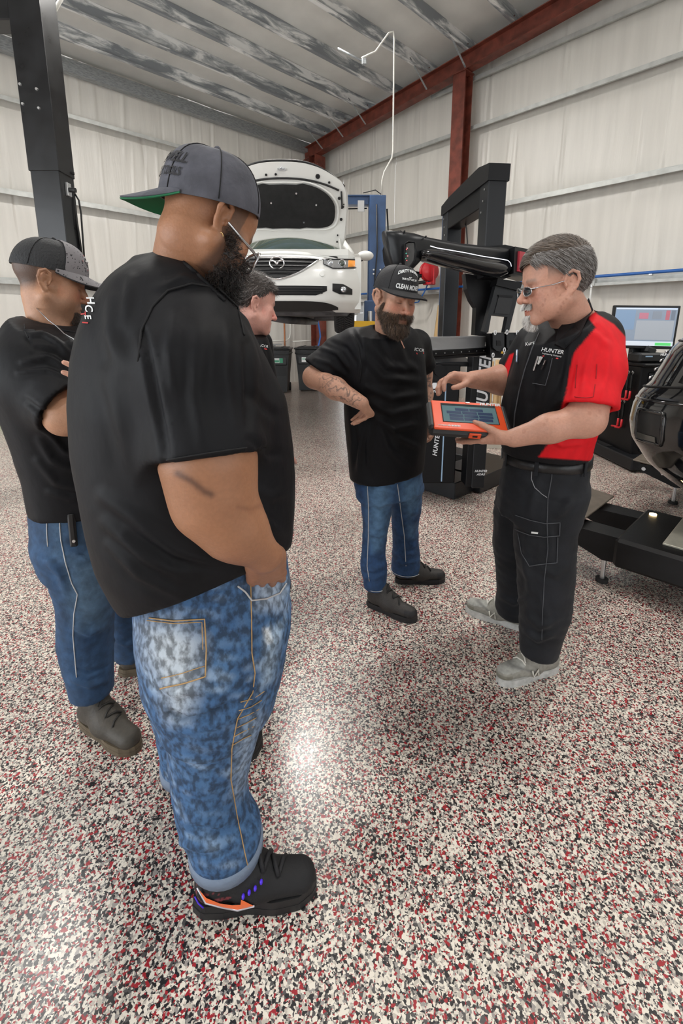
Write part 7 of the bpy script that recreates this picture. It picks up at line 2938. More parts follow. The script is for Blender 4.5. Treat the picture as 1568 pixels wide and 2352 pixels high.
fold4 = [([(810, 760), (830, 800), (838, 850)], 5, -0.005), ([(835, 780), (832, 830), (818, 880)], 6, 0.005), ([(740, 800), (775, 812), (805, 850)], 5, 0.006), ([(725, 825), (760, 835), (795, 868)], 5, 0.005), ([(760, 785), (795, 800), (820, 840)], 5, -0.004),
         ([(850, 790), (890, 840), (950, 850)], 8, 0.006), ([(840, 820), (880, 868), (960, 875)], 8, 0.006), ([(845, 890), (900, 915), (968, 905)], 7, 0.006), ([(850, 925), (900, 950), (968, 935)], 7, 0.006), ([(858, 955), (900, 985), (960, 975)], 7, 0.006),
         ([(855, 965), (845, 1020), (850, 1085)], 6, 0.007), ([(840, 975), (828, 1030), (822, 1085)], 5, 0.006), ([(870, 970), (890, 1030), (940, 1075)], 7, 0.006), ([(880, 965), (920, 1010), (965, 1030)], 6, 0.005), ([(812, 960), (818, 1020), (812, 1075)], 5, -0.005),
         ([(915, 785), (930, 830), (960, 850)], 7, 0.004), ([(870, 775), (900, 830), (920, 860)], 6, -0.003)]
sl4 = dict(a=at(815, 796, 2.16), mid=[at(778, 818, 2.18)], rm=[0.082], b=at(738, 852, 2.17), ra=0.090, rb=0.083, k=0.05, kj=0.05, cut=np.array([-0.55, -0.05, -0.83]))
sl4b = dict(a=at(955, 790, 2.30), b=at(970, 842, 2.42), ra=0.075, rb=0.064, kj=0.05)
sh4, sf4, SV, SN = shirt(P4, R4, [sl4, sl4b], (nb4 + np.array([0, 0, 0.02]), (0.30, -0.35, 0.85), 0.074), h=0.0078, fold=fold4, seed=8, hem=(at(880, 1092, 2.2), np.array([0.10, 0.0, -1.0])), top=plane3(at(862, 735, 2.18), at(915, 778, 2.03), at(945, 745, 2.18), 1))
seam(sf4, [(866, 740), (880, 762), (905, 776), (918, 778)], 0.005, M_tee, 'collar', sh4, P4.base, 0.0)
seam(sf4, [(918, 778), (922, 788), (927, 800)], 0.0028, mat('salmon_zip', (0.75, 0.38, 0.28), 0.5), 'zip_placket', sh4, P4.base, 0.002)
seam(sf4, [(812, 770), (824, 800), (830, 840), (826, 880)], 0.002, M_thread, 'shoulder_seam', sh4, P4.base)
decal(sf4, 'chest_print', 'ICCR', 962, 804, 10, 8, M_tprint, sh4, P4.base, offset=0.01)
shape_decal(sf4, 'chest_print_bar', [(955, 810), (972, 809), (972, 813), (956, 814)], M_rprint, sh4, P4.base)


def blue_jeans(dark, mid, fadesets):
    def fn(V, N, px):
        c = np.tile(dark, (len(V), 1)) * (1 + 0.25 * vnoise(V, 60, 2)[:, None])
        for poly, w, amt in fadesets:
            c = blend(c, poly_soft(px, poly, w), mid, amt)
        return np.clip(c, 0.003, 1)
    return fn


hips4 = [ring(815, 968, 1040, 2.26, 1.2, AZ4), ring(818, 968, 1100, 2.27, 1.2, AZ4), ring(822, 968, 1130, 2.27, 1.2, AZ4)]
la4 = [ring(820, 908, 1110, 2.20, 1, 0), ring(829, 902, 1160, 2.20, 1, 0), ring(833, 892, 1210, 2.20, 1, 0), ring(830, 884, 1260, 2.20, 1, 0), ring(827, 889, 1300, 2.195, 1, 0), ring(834, 888, 1338, 2.19, 1, 0), ring(837, 888, 1350, 2.19, 1, 0)]
lb4 = [ring(880, 970, 1110, 2.36, 1, 0), ring(896, 968, 1160, 2.39, 1, 0), ring(900, 960, 1210, 2.42, 1, 0), ring(901, 962, 1255, 2.44, 1, 0), ring(899, 964, 1290, 2.45, 1, 0), ring(898, 966, 1312, 2.45, 1, 0)]
jc4 = blue_jeans((0.016, 0.050, 0.125), (0.11, 0.22, 0.36), [([(848, 1110), (900, 1105), (892, 1180), (880, 1225), (850, 1225)], 16, 0.75), ([(925, 1105), (965, 1100), (962, 1160), (940, 1190), (922, 1150)], 14, 0.7), ([(850, 1235), (880, 1230), (875, 1262), (855, 1270)], 8, 0.6), ([(935, 1205), (958, 1205), (950, 1235), (936, 1235)], 8, 0.5)])
foldj4 = [([(850, 1225), (868, 1232), (888, 1222)], 5, 0.006), ([(835, 1305), (860, 1310), (886, 1296)], 5, 0.006), ([(838, 1325), (860, 1328), (884, 1318)], 4, 0.005), ([(905, 1270), (930, 1275), (960, 1268)], 5, 0.005), ([(905, 1290), (930, 1294), (960, 1288)], 4, 0.005), ([(850, 1120), (870, 1160), (880, 1200)], 8, 0.004), ([(935, 1170), (950, 1180), (962, 1176)], 5, 0.005)]
j4, jf4, _, _ = trousers(P4, hips4, [la4, lb4], M_denim, 'jeans', 0.008, foldj4, jc4, 0.003, 9)
seam(jf4, [(843, 1100), (846, 1160), (846, 1230), (843, 1300), (848, 1335)], 0.0022, M_stitch, 'side_seam', j4, P4.base)
seam(jf4, [(912, 1112), (920, 1170), (928, 1230), (932, 1300)], 0.0022, M_stitch, 'inner_seam', j4, P4.base)
for L_ in (la4, lb4):
    zq = min(L_, key=lambda q: q[0])
    g = P4.mb()
    g.tube([(zq[1] + (zq[3] + 0.001) * math.cos(t), zq[2] + (zq[4] + 0.001) * math.sin(t), zq[0] + 0.014) for t in np.linspace(0, 2 * math.pi, 33)[:-1]], 0.0018, 5, closed=True)
    g.M = None
    g.build('hem_stitch', M_stitch, j4)
shoe(P4, gp(846, 1385), gp(914, 1412), 0.285, 'skate')
shoe(P4, gp(908, 1335), gp(1016, 1334), 0.290, 'skate')
M_capk = mat('black_cap_cloth', (0.012, 0.012, 0.014), 0.7, var=0.15, vscale=30, bump=0.15, bscale=120)
c4, dome4 = cap(P4, hd4, 'high', M_capk, M_capk, M_capk, 'cap', 0.036, 2.0, 0.078, (0.088, 0.108, 0.108), 0.09, 0.014, -0.004, True, None, 1, 0.16)
dome_text(dome4, hd4, P4, 'DIRTY HANDS', 82, 0.50, 0.0185, M_tprint, c4, offset=0.0006, flip=1, arc=-3.6, space=1.05)
dome_text(dome4, hd4, P4, 'CLEAN MONEY', 82, 0.11, 0.0165, M_tprint, c4, offset=0.0007, flip=1, space=1.05)
dome_text(dome4, hd4, P4, 'TRUE CO.        EST. 2017', 82, 0.27, 0.0075, M_tprint, c4, offset=0.0003, flip=1)
dome_text(dome4, hd4, P4, 'TC', 82, 0.29, 0.013, M_tprint, c4, offset=0.0004, flip=1)
hN = vnormals(W4, hf)
X, Y, Z = np.abs(hv[:, 0]), hv[:, 1], hv[:, 2]
bm = ((Z < -0.046) & (Y > 0.012) & (Z > -0.135)) | ((np.abs(Y - 0.028) < 0.012) & (Z < -0.012) & (Z > -0.06) & (X > 0.052)) | ((np.abs(Z + 0.055) < 0.008) & (Y > 0.085) & (X < 0.034))
bm &= ~((X < 0.024) & (Z < -0.060) & (Z > -0.086)) & ~((X < 0.045) & (Z > -0.050) & (Y > 0.05) & (np.abs(Z + 0.055) > 0.008))
cols4 = [(0.055, 0.032, 0.020), (0.085, 0.050, 0.030), (0.035, 0.022, 0.015), (0.14, 0.085, 0.05)]
strands(W4[bm], hN[bm], lambda P, N: N * 0.40 + hd4.d((0, 0.25, -1.0)) * 0.9, 5200, 0.016, 0.0009, 0.0014, M_hair, 'beard', P4, 15, 0.25, 5, cols=cols4, jit=0.22)
bm &= ~((Z > -0.035) & (rng.random(len(Z)) < 0.75))
bm2 = (Z < -0.088) & (Y > 0.045) & (Z > -0.132)
strands(W4[bm2], hN[bm2], lambda P, N: N * 0.35 + hd4.d((0, 0.30, -1.0)) - np.sign((P - hd4.p) @ hd4.R[:, 0])[:, None] * hd4.d((0.25, 0, 0)), 3600, 0.036, 0.0010, 0.002, M_hair, 'beard', P4, 16, 0.3, 5, cols=cols4, jit=0.16)


# ================================================================== older man with the tablet: red and black work shirt
TONE5 = (0.56, 0.300, 0.215)
P5 = Person('grey-haired man in red and black work shirt holding the orange tablet', 0.84, 1.80)
AZ5 = math.radians(152)
q5 = 1.25
R5 = [ring(1262, 1352, 708, 1.62, 1.5, AZ5), ring(1238, 1385, 735, 1.62, 1.55, AZ5), ring(1214, 1402, 770, 1.63, 1.45, AZ5), ring(1194, 1402, 820, 1.64, 1.32, AZ5), ring(1176, 1394, 870, 1.66, 1.25, AZ5), ring(1161, 1380, 920, 1.68, 1.2, AZ5), ring(1153, 1364, 970, 1.70, 1.18, AZ5), ring(1153, 1352, 1010, 1.72, 1.18, AZ5), ring(1160, 1348, 1036, 1.73, 1.18, AZ5)]
hd5 = Head(at(1304, 650, 1.46) + np.array([-0.002, 0.076, 0.0]), 181, 8, 0, 1.0)
nb5 = at(1322, 752, 1.60)
hv, hf = build_head(hd5, nb5, (0.060, 0.072), fat=0.003, nose=1.12, ear_s=1.10)
W5 = hd5.w(hv)
c = skin_cols(W5, TONE5)
c = face_paint(c, hv, TONE5, brow=(0.22, 0.17, 0.14), brow_amt=0.6, cheeks=0.08)
wm = ((hv[:, 2] < -0.084) & (hv[:, 1] > 0.072) & (np.abs(hv[:, 0]) < 0.021) & (hv[:, 2] > -0.122)) | ((np.abs(hv[:, 2] + 0.054) < 0.0065) & (hv[:, 1] > 0.086) & (np.abs(hv[:, 0]) < 0.028))
c = blend(c, wm.astype(float), (0.62, 0.60, 0.57), 0.85)
c = blend(c, (vnoise(hv, 190, 8) > 0.62).astype(float) * (hv[:, 1] > -0.02) * (hv[:, 2] < 0.02), (0.36, 0.16, 0.11), 0.45)
c = blend(c, np.clip((hv[:, 2] - 0.018) / 0.03, 0, 1) * (hv[:, 1] < 0.055), (0.17, 0.13, 0.11), 0.7)
parts = [(W5, hf, c)]
# near (left) arm with the hand under the tablet
A5 = [at(1380, 830, 1.52), at(1362, 900, 1.45), at(1345, 962, 1.41), at(1262, 984, 1.41), at(1180, 1006, 1.44)]
hd_dir = at(1082, 1006, 1.535) - at(1180, 1003, 1.44)
av, af, tips5 = arm_mesh(A5, [0.050, 0.056, 0.054, 0.044, 0.031], dict(d=hd_dir, n=(-0.10, 0.10, 1.0), t=(0.0, -1.0, 0.2), s=1.04, base=(-0.08, -0.05, 0.0, 0.05), curl=(0.10, 0.12, 0.15, 0.2), tdir=(0.80, 0.15, 0.62), tcurl=0.12, spread=0.06), 0.0034, 0.04)
ca = skin_cols(av, TONE5)
ca = blend(ca, (vnoise(av, 150, 12) > 0.6).astype(float), (0.40, 0.18, 0.12), 0.35)
parts.append((av, af, ca))
# far (right) arm, hand raised over the tablet
B5 = [at(1225, 826, 1.80), at(1190, 858, 1.82), at(1150, 873, 1.80), at(1086, 872, 1.74)]
bv, bf, _ = arm_mesh(B5, [0.052, 0.056, 0.054, 0.034], dict(d=at(1030, 872, 1.72) - at(1086, 872, 1.74) + np.array([0, 0, 0.012]), n=(-0.12, -0.40, -0.9), t=(0.1, -0.9, -0.35), s=1.04, base=(0.55, 0.60, 0.60, 0.60), curl=(0.65, 0.60, 0.6, 0.6), tdir=(0.75, 0.35, 0.65), tcurl=0.25, spread=0.15), 0.0036, 0.04)
parts.append((bv, bf, skin_cols(bv, TONE5)))
cv, cf = core_torso(R5[3:])
parts.append((cv, cf, skin_cols(cv, TONE5)))
for pts in ([at(1260, 1060, 1.68), at(1258, 1300, 1.66), at(1240, 1490, 1.66)], [at(1210, 1060, 1.86), at(1200, 1230, 1.90), at(1190, 1400, 1.96)]):
    lv, lf = limb_core(pts, [0.085, 0.06, 0.042])
    parts.append((lv, lf, skin_cols(lv, TONE5)))
P5.mesh_body(parts)
RED, BLK = np.array((0.70, 0.008, 0.015)), np.array((0.0050, 0.0052, 0.0068))


def work_cols(V, N, px):
    c = np.tile(BLK, (len(V), 1))
    red = poly_soft(px, [(1348, 700), (1372, 722), (1410, 745), (1460, 800), (1460, 980), (1286, 960), (1300, 900), (1308, 850), (1318, 810), (1368, 752), (1352, 732)], 1.6)
    side = poly_soft(px, [(1236, 1050), (1262, 1015), (1282, 960), (1300, 900), (1310, 850), (1440, 850), (1375, 1060)], 1.6)
    farsl = poly_soft(px, [(1205, 800), (1215, 830), (1190, 880), (1150, 860), (1170, 815)], 1.5) * (V[:, 1] > 1.74)
    back = (px[:, 0] > 1418) & (px[:, 1] < 880) & (px[:, 1] > 756) & (px[:, 0] > 1430 - 0.1 * np.abs(px[:, 1] - 810))
    r_ = np.maximum(np.maximum(red, side), farsl)
    r_ = np.where(back & (V[:, 1] > 1.60), 0, r_)
    return c * (1 - r_[:, None]) + RED * r_[:, None]


fold5 = [([(1365, 790), (1345, 850), (1335, 920)], 9, 0.005), ([(1395, 790), (1390, 860), (1375, 930)], 9, 0.004), ([(1320, 820), (1308, 880), (1300, 920)], 7, -0.005), ([(1230, 760), (1210, 850), (1200, 930)], 10, 0.005), ([(1270, 790), (1250, 870), (1225, 960)], 10, 0.004),
         ([(1300, 780), (1290, 850), (1275, 900)], 7, -0.004), ([(1180, 900), (1175, 960), (1180, 1010)], 8, 0.004), ([(1215, 940), (1205, 990), (1215, 1030)], 8, 0.004), ([(1250, 1000), (1290, 1022), (1340, 1018)], 6, 0.005), ([(1350, 760), (1375, 775), (1400, 800)], 8, 0.003)]
sl5 = dict(a=at(1370, 776, 1.57), mid=[at(1368, 850, 1.49)], rm=[0.080], b=at(1348, 936, 1.43), ra=0.080, rb=0.078, k=0.05, kj=0.05, cut=np.array([-0.16, -0.30, -0.90]))
sl5b = dict(a=at(1235, 790, 1.76), b=at(1186, 856, 1.82), ra=0.085, rb=0.074, kj=0.05)
sh5, sf5, SV, SN = shirt(P5, R5, [sl5, sl5b], (nb5 + np.array([0, 0, 0.02]), (-0.35, 0.16, 0.9), 0.072), h=0.0052, fold=fold5, seed=12, m=M_work, col=work_cols, top=plane3(at(1352, 690, 1.66), at(1300, 748, 1.54), at(1238, 752, 1.66), 1))
# collar leaf, placket, pockets
g = P5.mb()
col_pts = [(1352, 684), (1330, 712), (1302, 742), (1285, 762), (1275, 790), (1300, 800), (1330, 770), (1352, 738), (1362, 712)]
cpts = []
for x, y in col_pts:
    p_, n_ = sf5(min(x, 1352), max(y, 722), 0.012)
    cpts.append(p_ if y > 722 else at(x, y, p_[1] + 0.008))
cc_ = sum(np.array(p) for p in cpts) / len(cpts)
g.add([tuple(p) for p in cpts] + [tuple(cc_)] + [tuple(np.array(p) + (0.004, 0.012, -0.006)) for p in cpts], [(i, (i + 1) % 9, 9) for i in range(9)] + [(i, 10 + i, 10 + (i + 1) % 9, (i + 1) % 9) for i in range(9)])
g.M = None
g.build('collar', mat('black_shirt_cloth', (0.0050, 0.0052, 0.0068), 0.65, spec=0.3), sh5)
seam(sf5, [(1238, 765), (1222, 800), (1205, 850), (1192, 900), (1182, 950), (1178, 1010)], 0.0022, M_dstitch, 'placket', sh5, P5.base)
seam(sf5, [(1325, 838), (1322, 870), (1320, 912), (1345, 914), (1362, 912), (1368, 870), (1370, 836)], 0.0012, mat('red_seam', (0.35, 0.005, 0.01), 0.7), 'sleeve_pocket', sh5, P5.base, 0.0015)
seam(sf5, [(1268, 822), (1262, 850), (1252, 885), (1222, 880)], 0.0014, M_dstitch, 'chest_pocket', sh5, P5.base)
decal(sf5, 'shirt_print', 'HUNTER', 1268, 806, 13, 8, M_tprint, sh5, P5.base, shear=0.25, offset=0.012)
decal(sf5, 'shirt_print', 'Engineering Company', 1267, 815, 5, 10, M_tprint, sh5, P5.base, offset=0.004)
shape_decal(sf5, 'shirt_print_bar', [(1247, 816), (1282, 822), (1281, 825), (1246, 819)], M_rprint, sh5, P5.base)
decal(sf5, 'name_embroidery', 'Kurt', 1216, 790, 11, -12, M_tprint, sh5, P5.base, shear=0.3, offset=0.006)
for k, (x0, y0, x1, y1, m_) in enumerate(((1238, 818, 1226, 850, M_zinc), (1246, 820, 1238, 836, M_wlabel), (1256, 826, 1246, 848, M_blk), (1192, 806, 1190, 832, mat('blue_pen', (0.25, 0.32, 0.45), 0.3)))):
    p0, _n = sf5(x0, y0, 0.008)
    p1, _n = sf5(x1, y1, 0.006)
    pen = thing('pocket_pen', ['slim steel pen clipped in the chest pocket of the work shirt', 'white marker clipped in the chest pocket of the work shirt', 'black gauge pen clipped in the chest pocket of the work shirt', 'blue-grey pen in the far chest pocket of the work shirt'][k], 'pen', cw(p0), CA)
    pen.parent = None
    v_ = Vector(p1 - p0)
    MB().cyl((0, 0, 0), tuple(v_), 0.0035 if k != 1 else 0.0055, 0.003, 10).build('barrel', m_, pen)
    MB().cyl(tuple(v_ * 0.05 + Vector((-0.003, -0.004, 0))), tuple(v_ * 0.5 + Vector((-0.003, -0.004, 0))), 0.0012, n=6).build('clip', M_zinc, pen)

# black cargo trousers
hips5 = [ring(1168, 1345, 1035, 1.75, 1.15, AZ5), ring(1160, 1344, 1075, 1.75, 1.15, AZ5), ring(1150, 1338, 1130, 1.75, 1.15, AZ5), ring(1146, 1330, 1170, 1.76, 1.1, AZ5)]
nl5 = [ring(1190, 1338, 1130, 1.68, 1, 0), ring(1186, 1320, 1190, 1.66, 1, 0), ring(1182, 1318, 1240, 1.66, 1, 0), ring(1188, 1316, 1290, 1.65, 1, 0), ring(1192, 1312, 1350, 1.65, 1, 0), ring(1196, 1306, 1410, 1.65, 1, 0), ring(1194, 1288, 1460, 1.66, 1, 0), ring(1196, 1278, 1500, 1.66, 1, 0)]
fl5 = [ring(1148, 1290, 1130, 1.84, 1, 0), ring(1136, 1250, 1180, 1.87, 1, 0), ring(1133, 1230, 1250, 1.90, 1, 0), ring(1140, 1225, 1310, 1.93, 1, 0), ring(1142, 1222, 1360, 1.96, 1, 0), ring(1138, 1220, 1392, 1.98, 1, 0), ring(1142, 1216, 1410, 1.98, 1, 0)]
fold5j = [([(1240, 1095), (1225, 1140), (1215, 1190)], 9, 0.005), ([(1310, 1150), (1290, 1175), (1270, 1185)], 9, 0.006), ([(1200, 1290), (1220, 1330), (1215, 1400)], 10, 0.006), ([(1240, 1300), (1275, 1320), (1300, 1300)], 8, 0.005), ([(1205, 1410), (1240, 1440), (1285, 1420)], 7, 0.006), ([(1205, 1450), (1235, 1470), (1275, 1455)], 6, 0.006), ([(1150, 1370), (1180, 1385), (1210, 1372)], 6, 0.006), ([(1160, 1120), (1152, 1200), (1150, 1280)], 10, 0.005), ([(1210, 1225), (1208, 1300), (1216, 1360)], 8, 0.004), ([(1260, 1200), (1265, 1250), (1258, 1290)], 8, 0.004), ([(1230, 1350), (1250, 1400), (1260, 1460)], 9, 0.004)]
j5, jf5, _, _ = trousers(P5, hips5, [nl5, fl5], M_cargo, 'cargo_trousers', 0.0075, fold5j, None, 0.003, 14)
seam(jf5, [(1270, 1056), (1266, 1100), (1258, 1145), (1256, 1200), (1258, 1260), (1250, 1330), (1246, 1400), (1244, 1470)], 0.0016, M_dstitch, 'side_seam', j5, P5.base)
seam(jf5, [(1222, 1072), (1220, 1100), (1228, 1120), (1244, 1135), (1256, 1143)], 0.0014, mat('light_piping', (0.32, 0.33, 0.35), 0.6), 'front_pocket', j5, P5.base)
pk5 = seam(jf5, [(1184, 1183), (1220, 1195), (1252, 1202), (1285, 1200), (1284, 1230), (1250, 1233), (1215, 1228), (1184, 1216)], 0.0018, M_dstitch, 'cargo_pocket_flap', j5, P5.base, 0.003)
seam(jf5, [(1190, 1225), (1198, 1270), (1215, 1300), (1250, 1295), (1278, 1292), (1280, 1234)], 0.0018, M_dstitch, 'cargo_pocket', j5, P5.base, 0.002)
shape_decal(jf5, 'pocket_label', [(1221, 1220), (1236, 1222), (1235, 1226), (1220, 1224)], M_wlabel, pk5, P5.base, 0.004)
seam(jf5, [(1312, 1075), (1330, 1068), (1345, 1062)], 0.0020, M_dstitch, 'hip_pocket', j5, P5.base)
# belt with buckle and loops
zb = at(1255, 1042, 1.60)[2]
hb = hips5[0]
g = P5.mb()
n_ = 60
ctr = (hb[1], hb[2])
def belt_ring(o_, z):
    out = []
    for t in np.linspace(0, 2 * math.pi, n_, endpoint=False):
        u, v = (hb[3] + o_) * math.copysign(abs(math.cos(t)) ** (2 / 2.2), math.cos(t)), (hb[4] + o_) * math.copysign(abs(math.sin(t)) ** (2 / 2.2), math.sin(t))
        out.append((ctr[0] + u * math.cos(AZ5) - v * math.sin(AZ5), ctr[1] + u * math.sin(AZ5) + v * math.cos(AZ5), z))
    return out
zt_ = hb[0] - 0.002
vs_ = belt_ring(0.002, zt_ - 0.040) + belt_ring(0.010, zt_ - 0.038) + belt_ring(0.010, zt_ - 0.002) + belt_ring(0.002, zt_)
g.add(vs_, [(i * n_ + k, i * n_ + (k + 1) % n_, (i + 1) * n_ + (k + 1) % n_, (i + 1) * n_ + k) for i in range(3) for k in range(n_)], True)
g.M = None
bl5 = g.build('belt', M_leather, P5.o)
ring_o = belt_ring(0.014, zt_ - 0.02)
for k in (6, 14, 24, 40, 52):
    g = P5.mb()
    p_ = Vector(ring_o[k])
    tn = (Vector(ring_o[(k + 1) % n_]) - Vector(ring_o[k - 1])).normalized()
    g.box(p_, (0.014, 0.006, 0.062), rot=MX((0, 0, 0), x=tn, z=(0, 0, 1)).to_3x3(), bev=0.002)
    g.M = None
    g.build('belt_loop', M_cargo, j5)
g = P5.mb()
p_ = Vector(ring_o[1])
tn = (Vector(ring_o[2]) - Vector(ring_o[0])).normalized()
g.box(p_, (0.045, 0.006, 0.048), rot=MX((0, 0, 0), x=tn, z=(0, 0, 1)).to_3x3(), bev=0.003)
g.M = None
g.build('buckle', M_zinc, bl5)


def run_n(up, M, V, sh, S_, side):
    """block N on the side of the running shoe"""
    def pt(y, z):
        m = (np.abs(V[:, 1] - y * S_) < 0.010) & (np.abs(V[:, 2] - z) < 0.010)
        x = (V[m, 0].max() if side > 0 else V[m, 0].min()) if m.any() else 0.04 * side
        return M @ Vector((x + 0.0035 * side, y * S_, z))
    g = MB()
    g.tube([pt(0.140, sh + 0.010), pt(0.146, sh + 0.042), pt(0.166, sh + 0.012), pt(0.172, sh + 0.040)], 0.0040, 6)
    g.build('side_letter', mat('pale_letter', (0.72, 0.70, 0.62), 0.4), up)


r_ = shoe(P5, gp(1276, 1532), gp(1142, 1570), 0.305, 'runner')
run_n(*r_, -1)
r_ = shoe(P5, gp(1210, 1446), gp(1074, 1402), 0.305, 'runner')
run_n(*r_, -1)
gl5 = glasses(P5, hd5, M_frame, M_lens, lw=0.023, lh=0.014, y=0.112, z=-0.008, r=0.0016)
# goatee and hair
hN = vnormals(W5, hf)
X, Y, Z = np.abs(hv[:, 0]), hv[:, 1], hv[:, 2]
gm = ((Z < -0.084) & (Y > 0.074) & (X < 0.020) & (Z > -0.122))
wcol = [(0.90, 0.88, 0.85), (0.80, 0.78, 0.75), (0.95, 0.94, 0.92), (0.66, 0.62, 0.58)]
strands(W5[gm], hN[gm], lambda P, N: N * 0.35 + hd5.d((0, 0.30, -1)), 1500, 0.015, 0.0010, 0.001, M_hair, 'goatee', P5, 31, 0.3, 5, cols=wcol, jit=0.16)
gm = (np.abs(Z + 0.054) < 0.0075) & (Y > 0.086) & (X < 0.028)
strands(W5[gm], hN[gm], lambda P, N: N * 0.75 + hd5.d((0, 0.15, -1)) + np.sign((P - hd5.p) @ hd5.R[:, 0])[:, None] * hd5.d((0.7, 0, 0)), 1700, 0.013, 0.0010, 0.0006, M_hair, 'moustache', P5, 32, 0.3, 4, cols=wcol, jit=0.15)


def hair_shell(hd, off, hairline, side_z, part=None):
    F = Field((-0.11, -0.13, -0.07), (0.11, 0.13, 0.17), 0.0034)
    F.ell((0, -0.010, 0.050), (0.078 + off * 0.6, 0.100 + off, 0.088 + off * 1.2), 0.01)
    F.ell((0, 0.040, 0.052), (0.062 + off * 0.4, 0.054 + off * 0.4, 0.062 + off), 0.03)
    V, Fc = F.mesh()
    V = relax(V, Fc, 1, 0.5)
    return V, Fc


def trim(V, Fc, keep):
    k = keep[Fc].all(1)
    Fk = Fc[k]
    idx = np.unique(Fk)
    mp_ = np.full(len(V), -1)
    mp_[idx] = np.arange(len(idx))
    return V[idx], mp_[Fk], idx


Vh, Fh = hair_shell(hd5, 0.011, 0, 0)
x, y, z = Vh[:, 0], Vh[:, 1], Vh[:, 2]
keep = (z > 0.076 - 0.3 * np.clip(0.088 - y, 0, 0.05) * 0 - 1.1 * np.clip(0.060 - y, 0, 0.2) ** 1.0) & (z > -0.045) & ~((np.abs(x) > 0.060) & (np.abs(y + 0.004) < 0.022) & (z < 0.034) & (z > -0.05))
keep &= ~((np.abs(x) > 0.045) & (y > 0.030) & (z < 0.060) & ~((y < 0.042) & (z > -0.02)))
Vk, Fk, _ = trim(Vh, Fh, keep)
hc = np.tile((0.085, 0.066, 0.053), (len(Vk), 1)) * (1 + 0.3 * vnoise(Vk, 120, 3)[:, None])
hair5 = P5.part('hair', hd5.w(Vk), Fk, M_hair, np.clip(hc, 0.01, 1))
Nk = vnormals(Vk, Fk)
topm = Vk[:, 2] > 0.085
hcol_t = [(0.085, 0.060, 0.042), (0.12, 0.085, 0.060), (0.055, 0.040, 0.029), (0.17, 0.135, 0.11)]
hcol_s = [(0.11, 0.093, 0.082), (0.18, 0.165, 0.155), (0.065, 0.052, 0.044), (0.27, 0.255, 0.245)]
Wk, NWk = hd5.w(Vk), hd5.d(Nk)
partx = -0.035
loc = lambda P: (P - hd5.p) @ hd5.R / hd5.sc
def flow_top(P, N):
    l_ = loc(P)
    dirl = np.stack([np.full(len(P), 0.85), 0.35 - 3.0 * np.clip(-l_[:, 1], 0, 1) * 0.3, -0.25 * np.ones(len(P))], 1)
    d_ = dirl @ hd5.R.T
    d_ = d_ - N * (d_ * N).sum(1)[:, None]
    return d_ + N * 0.10
def flow_side(P, N):
    d_ = np.tile(hd5.d((0, -0.75, -0.75)), (len(P), 1))
    d_ = d_ - N * (d_ * N).sum(1)[:, None]
    return d_ + N * 0.06
lx = Vk[:, 0]
mt = (lx > partx) & (Vk[:, 2] > 0.070) | (Vk[:, 2] > 0.105)
WR5 = (hd5, np.array([0, -0.005, 0.048]), np.array([0.080, 0.105, 0.096]))
strands(Wk[mt], NWk[mt], flow_top, 5200, 0.044, 0.0010, 0.0, M_hair, 'hair_strands', P5, 41, 0.0, 7, parent=hair5, cols=hcol_t, jit=0.08, wrap=WR5)
ms = ~mt
strands(Wk[ms], NWk[ms], flow_side, 6500, 0.034, 0.0009, 0.0, M_hair, 'hair_strands', P5, 42, 0.0, 5, parent=hair5, cols=hcol_s, jit=0.08, wrap=WR5)

# ---- the tablet
TB = [at(989, 917, 1.585), at(1152, 931, 1.575), at(1168, 992, 1.455), at(994, 985, 1.465)]
tc_ = sum(TB) / 4
ex_t = unit((TB[1] - TB[0]) + (TB[2] - TB[3]))
ey_t = unit((TB[0] - TB[3]) + (TB[1] - TB[2]))
ez_t = unit(np.cross(ex_t, ey_t))
ey_t = np.cross(ez_t, ex_t)
tw = (np.linalg.norm(TB[1] - TB[0]) + np.linalg.norm(TB[2] - TB[3])) / 2
th2 = (np.linalg.norm(TB[0] - TB[3]) + np.linalg.norm(TB[1] - TB[2])) / 2
tab = thing('diagnostic_tablet', 'orange and black rugged diagnostic tablet held in the grey-haired man\'s hand', 'tablet', cw(tc_), CA)
Mt = MX((0, 0, 0), x=ex_t, y=ey_t)
M_org = mat('orange_case', (0.80, 0.085, 0.018), 0.4)
M_tabb = mat('tablet_rubber', (0.018, 0.019, 0.020), 0.5)


def tbx(name, m, c_, d_, parent=tab, bev=0.0):
    g = MB()
    g.M = Mt
    g.box(c_, d_, bev=bev)
    g.M = None
    return g.build(name, m, parent)


tbx('rear_shell', M_tabb, (0, 0, -0.024), (tw + 0.022, th2 + 0.010, 0.036), bev=0.012)
fr_ = tbx('front_frame', M_org, (0.0, 0, -0.003), (tw - 0.004, th2, 0.010), bev=0.003)
tbx('grip', M_tabb, (-tw / 2 - 0.003, 0, -0.012), (0.022, th2 * 0.92, 0.030), bev=0.008)
tbx('grip', M_tabb, (tw / 2 + 0.003, 0, -0.012), (0.022, th2 * 0.92, 0.030), bev=0.008)
sw_, sh_2 = tw * 0.76, th2 * 0.66
sc_ = tbx('screen', mat('tablet_glass', (0.02, 0.028, 0.032), 0.05, spec=0.8), (0.004, 0.008, 0.0028), (sw_, sh_2, 0.002))
tbx('display', mat('tablet_display', (0.05, 0.09, 0.10), 0.12, emit=(0.06, 0.11, 0.12), estr=0.7), (0.004, 0.002, 0.0040), (sw_ * 0.97, sh_2 * 0.86, 0.0008), sc_)
M_tile = mat('display_tile', (0.012, 0.025, 0.06), 0.15, emit=(0.012, 0.025, 0.06), estr=0.5)
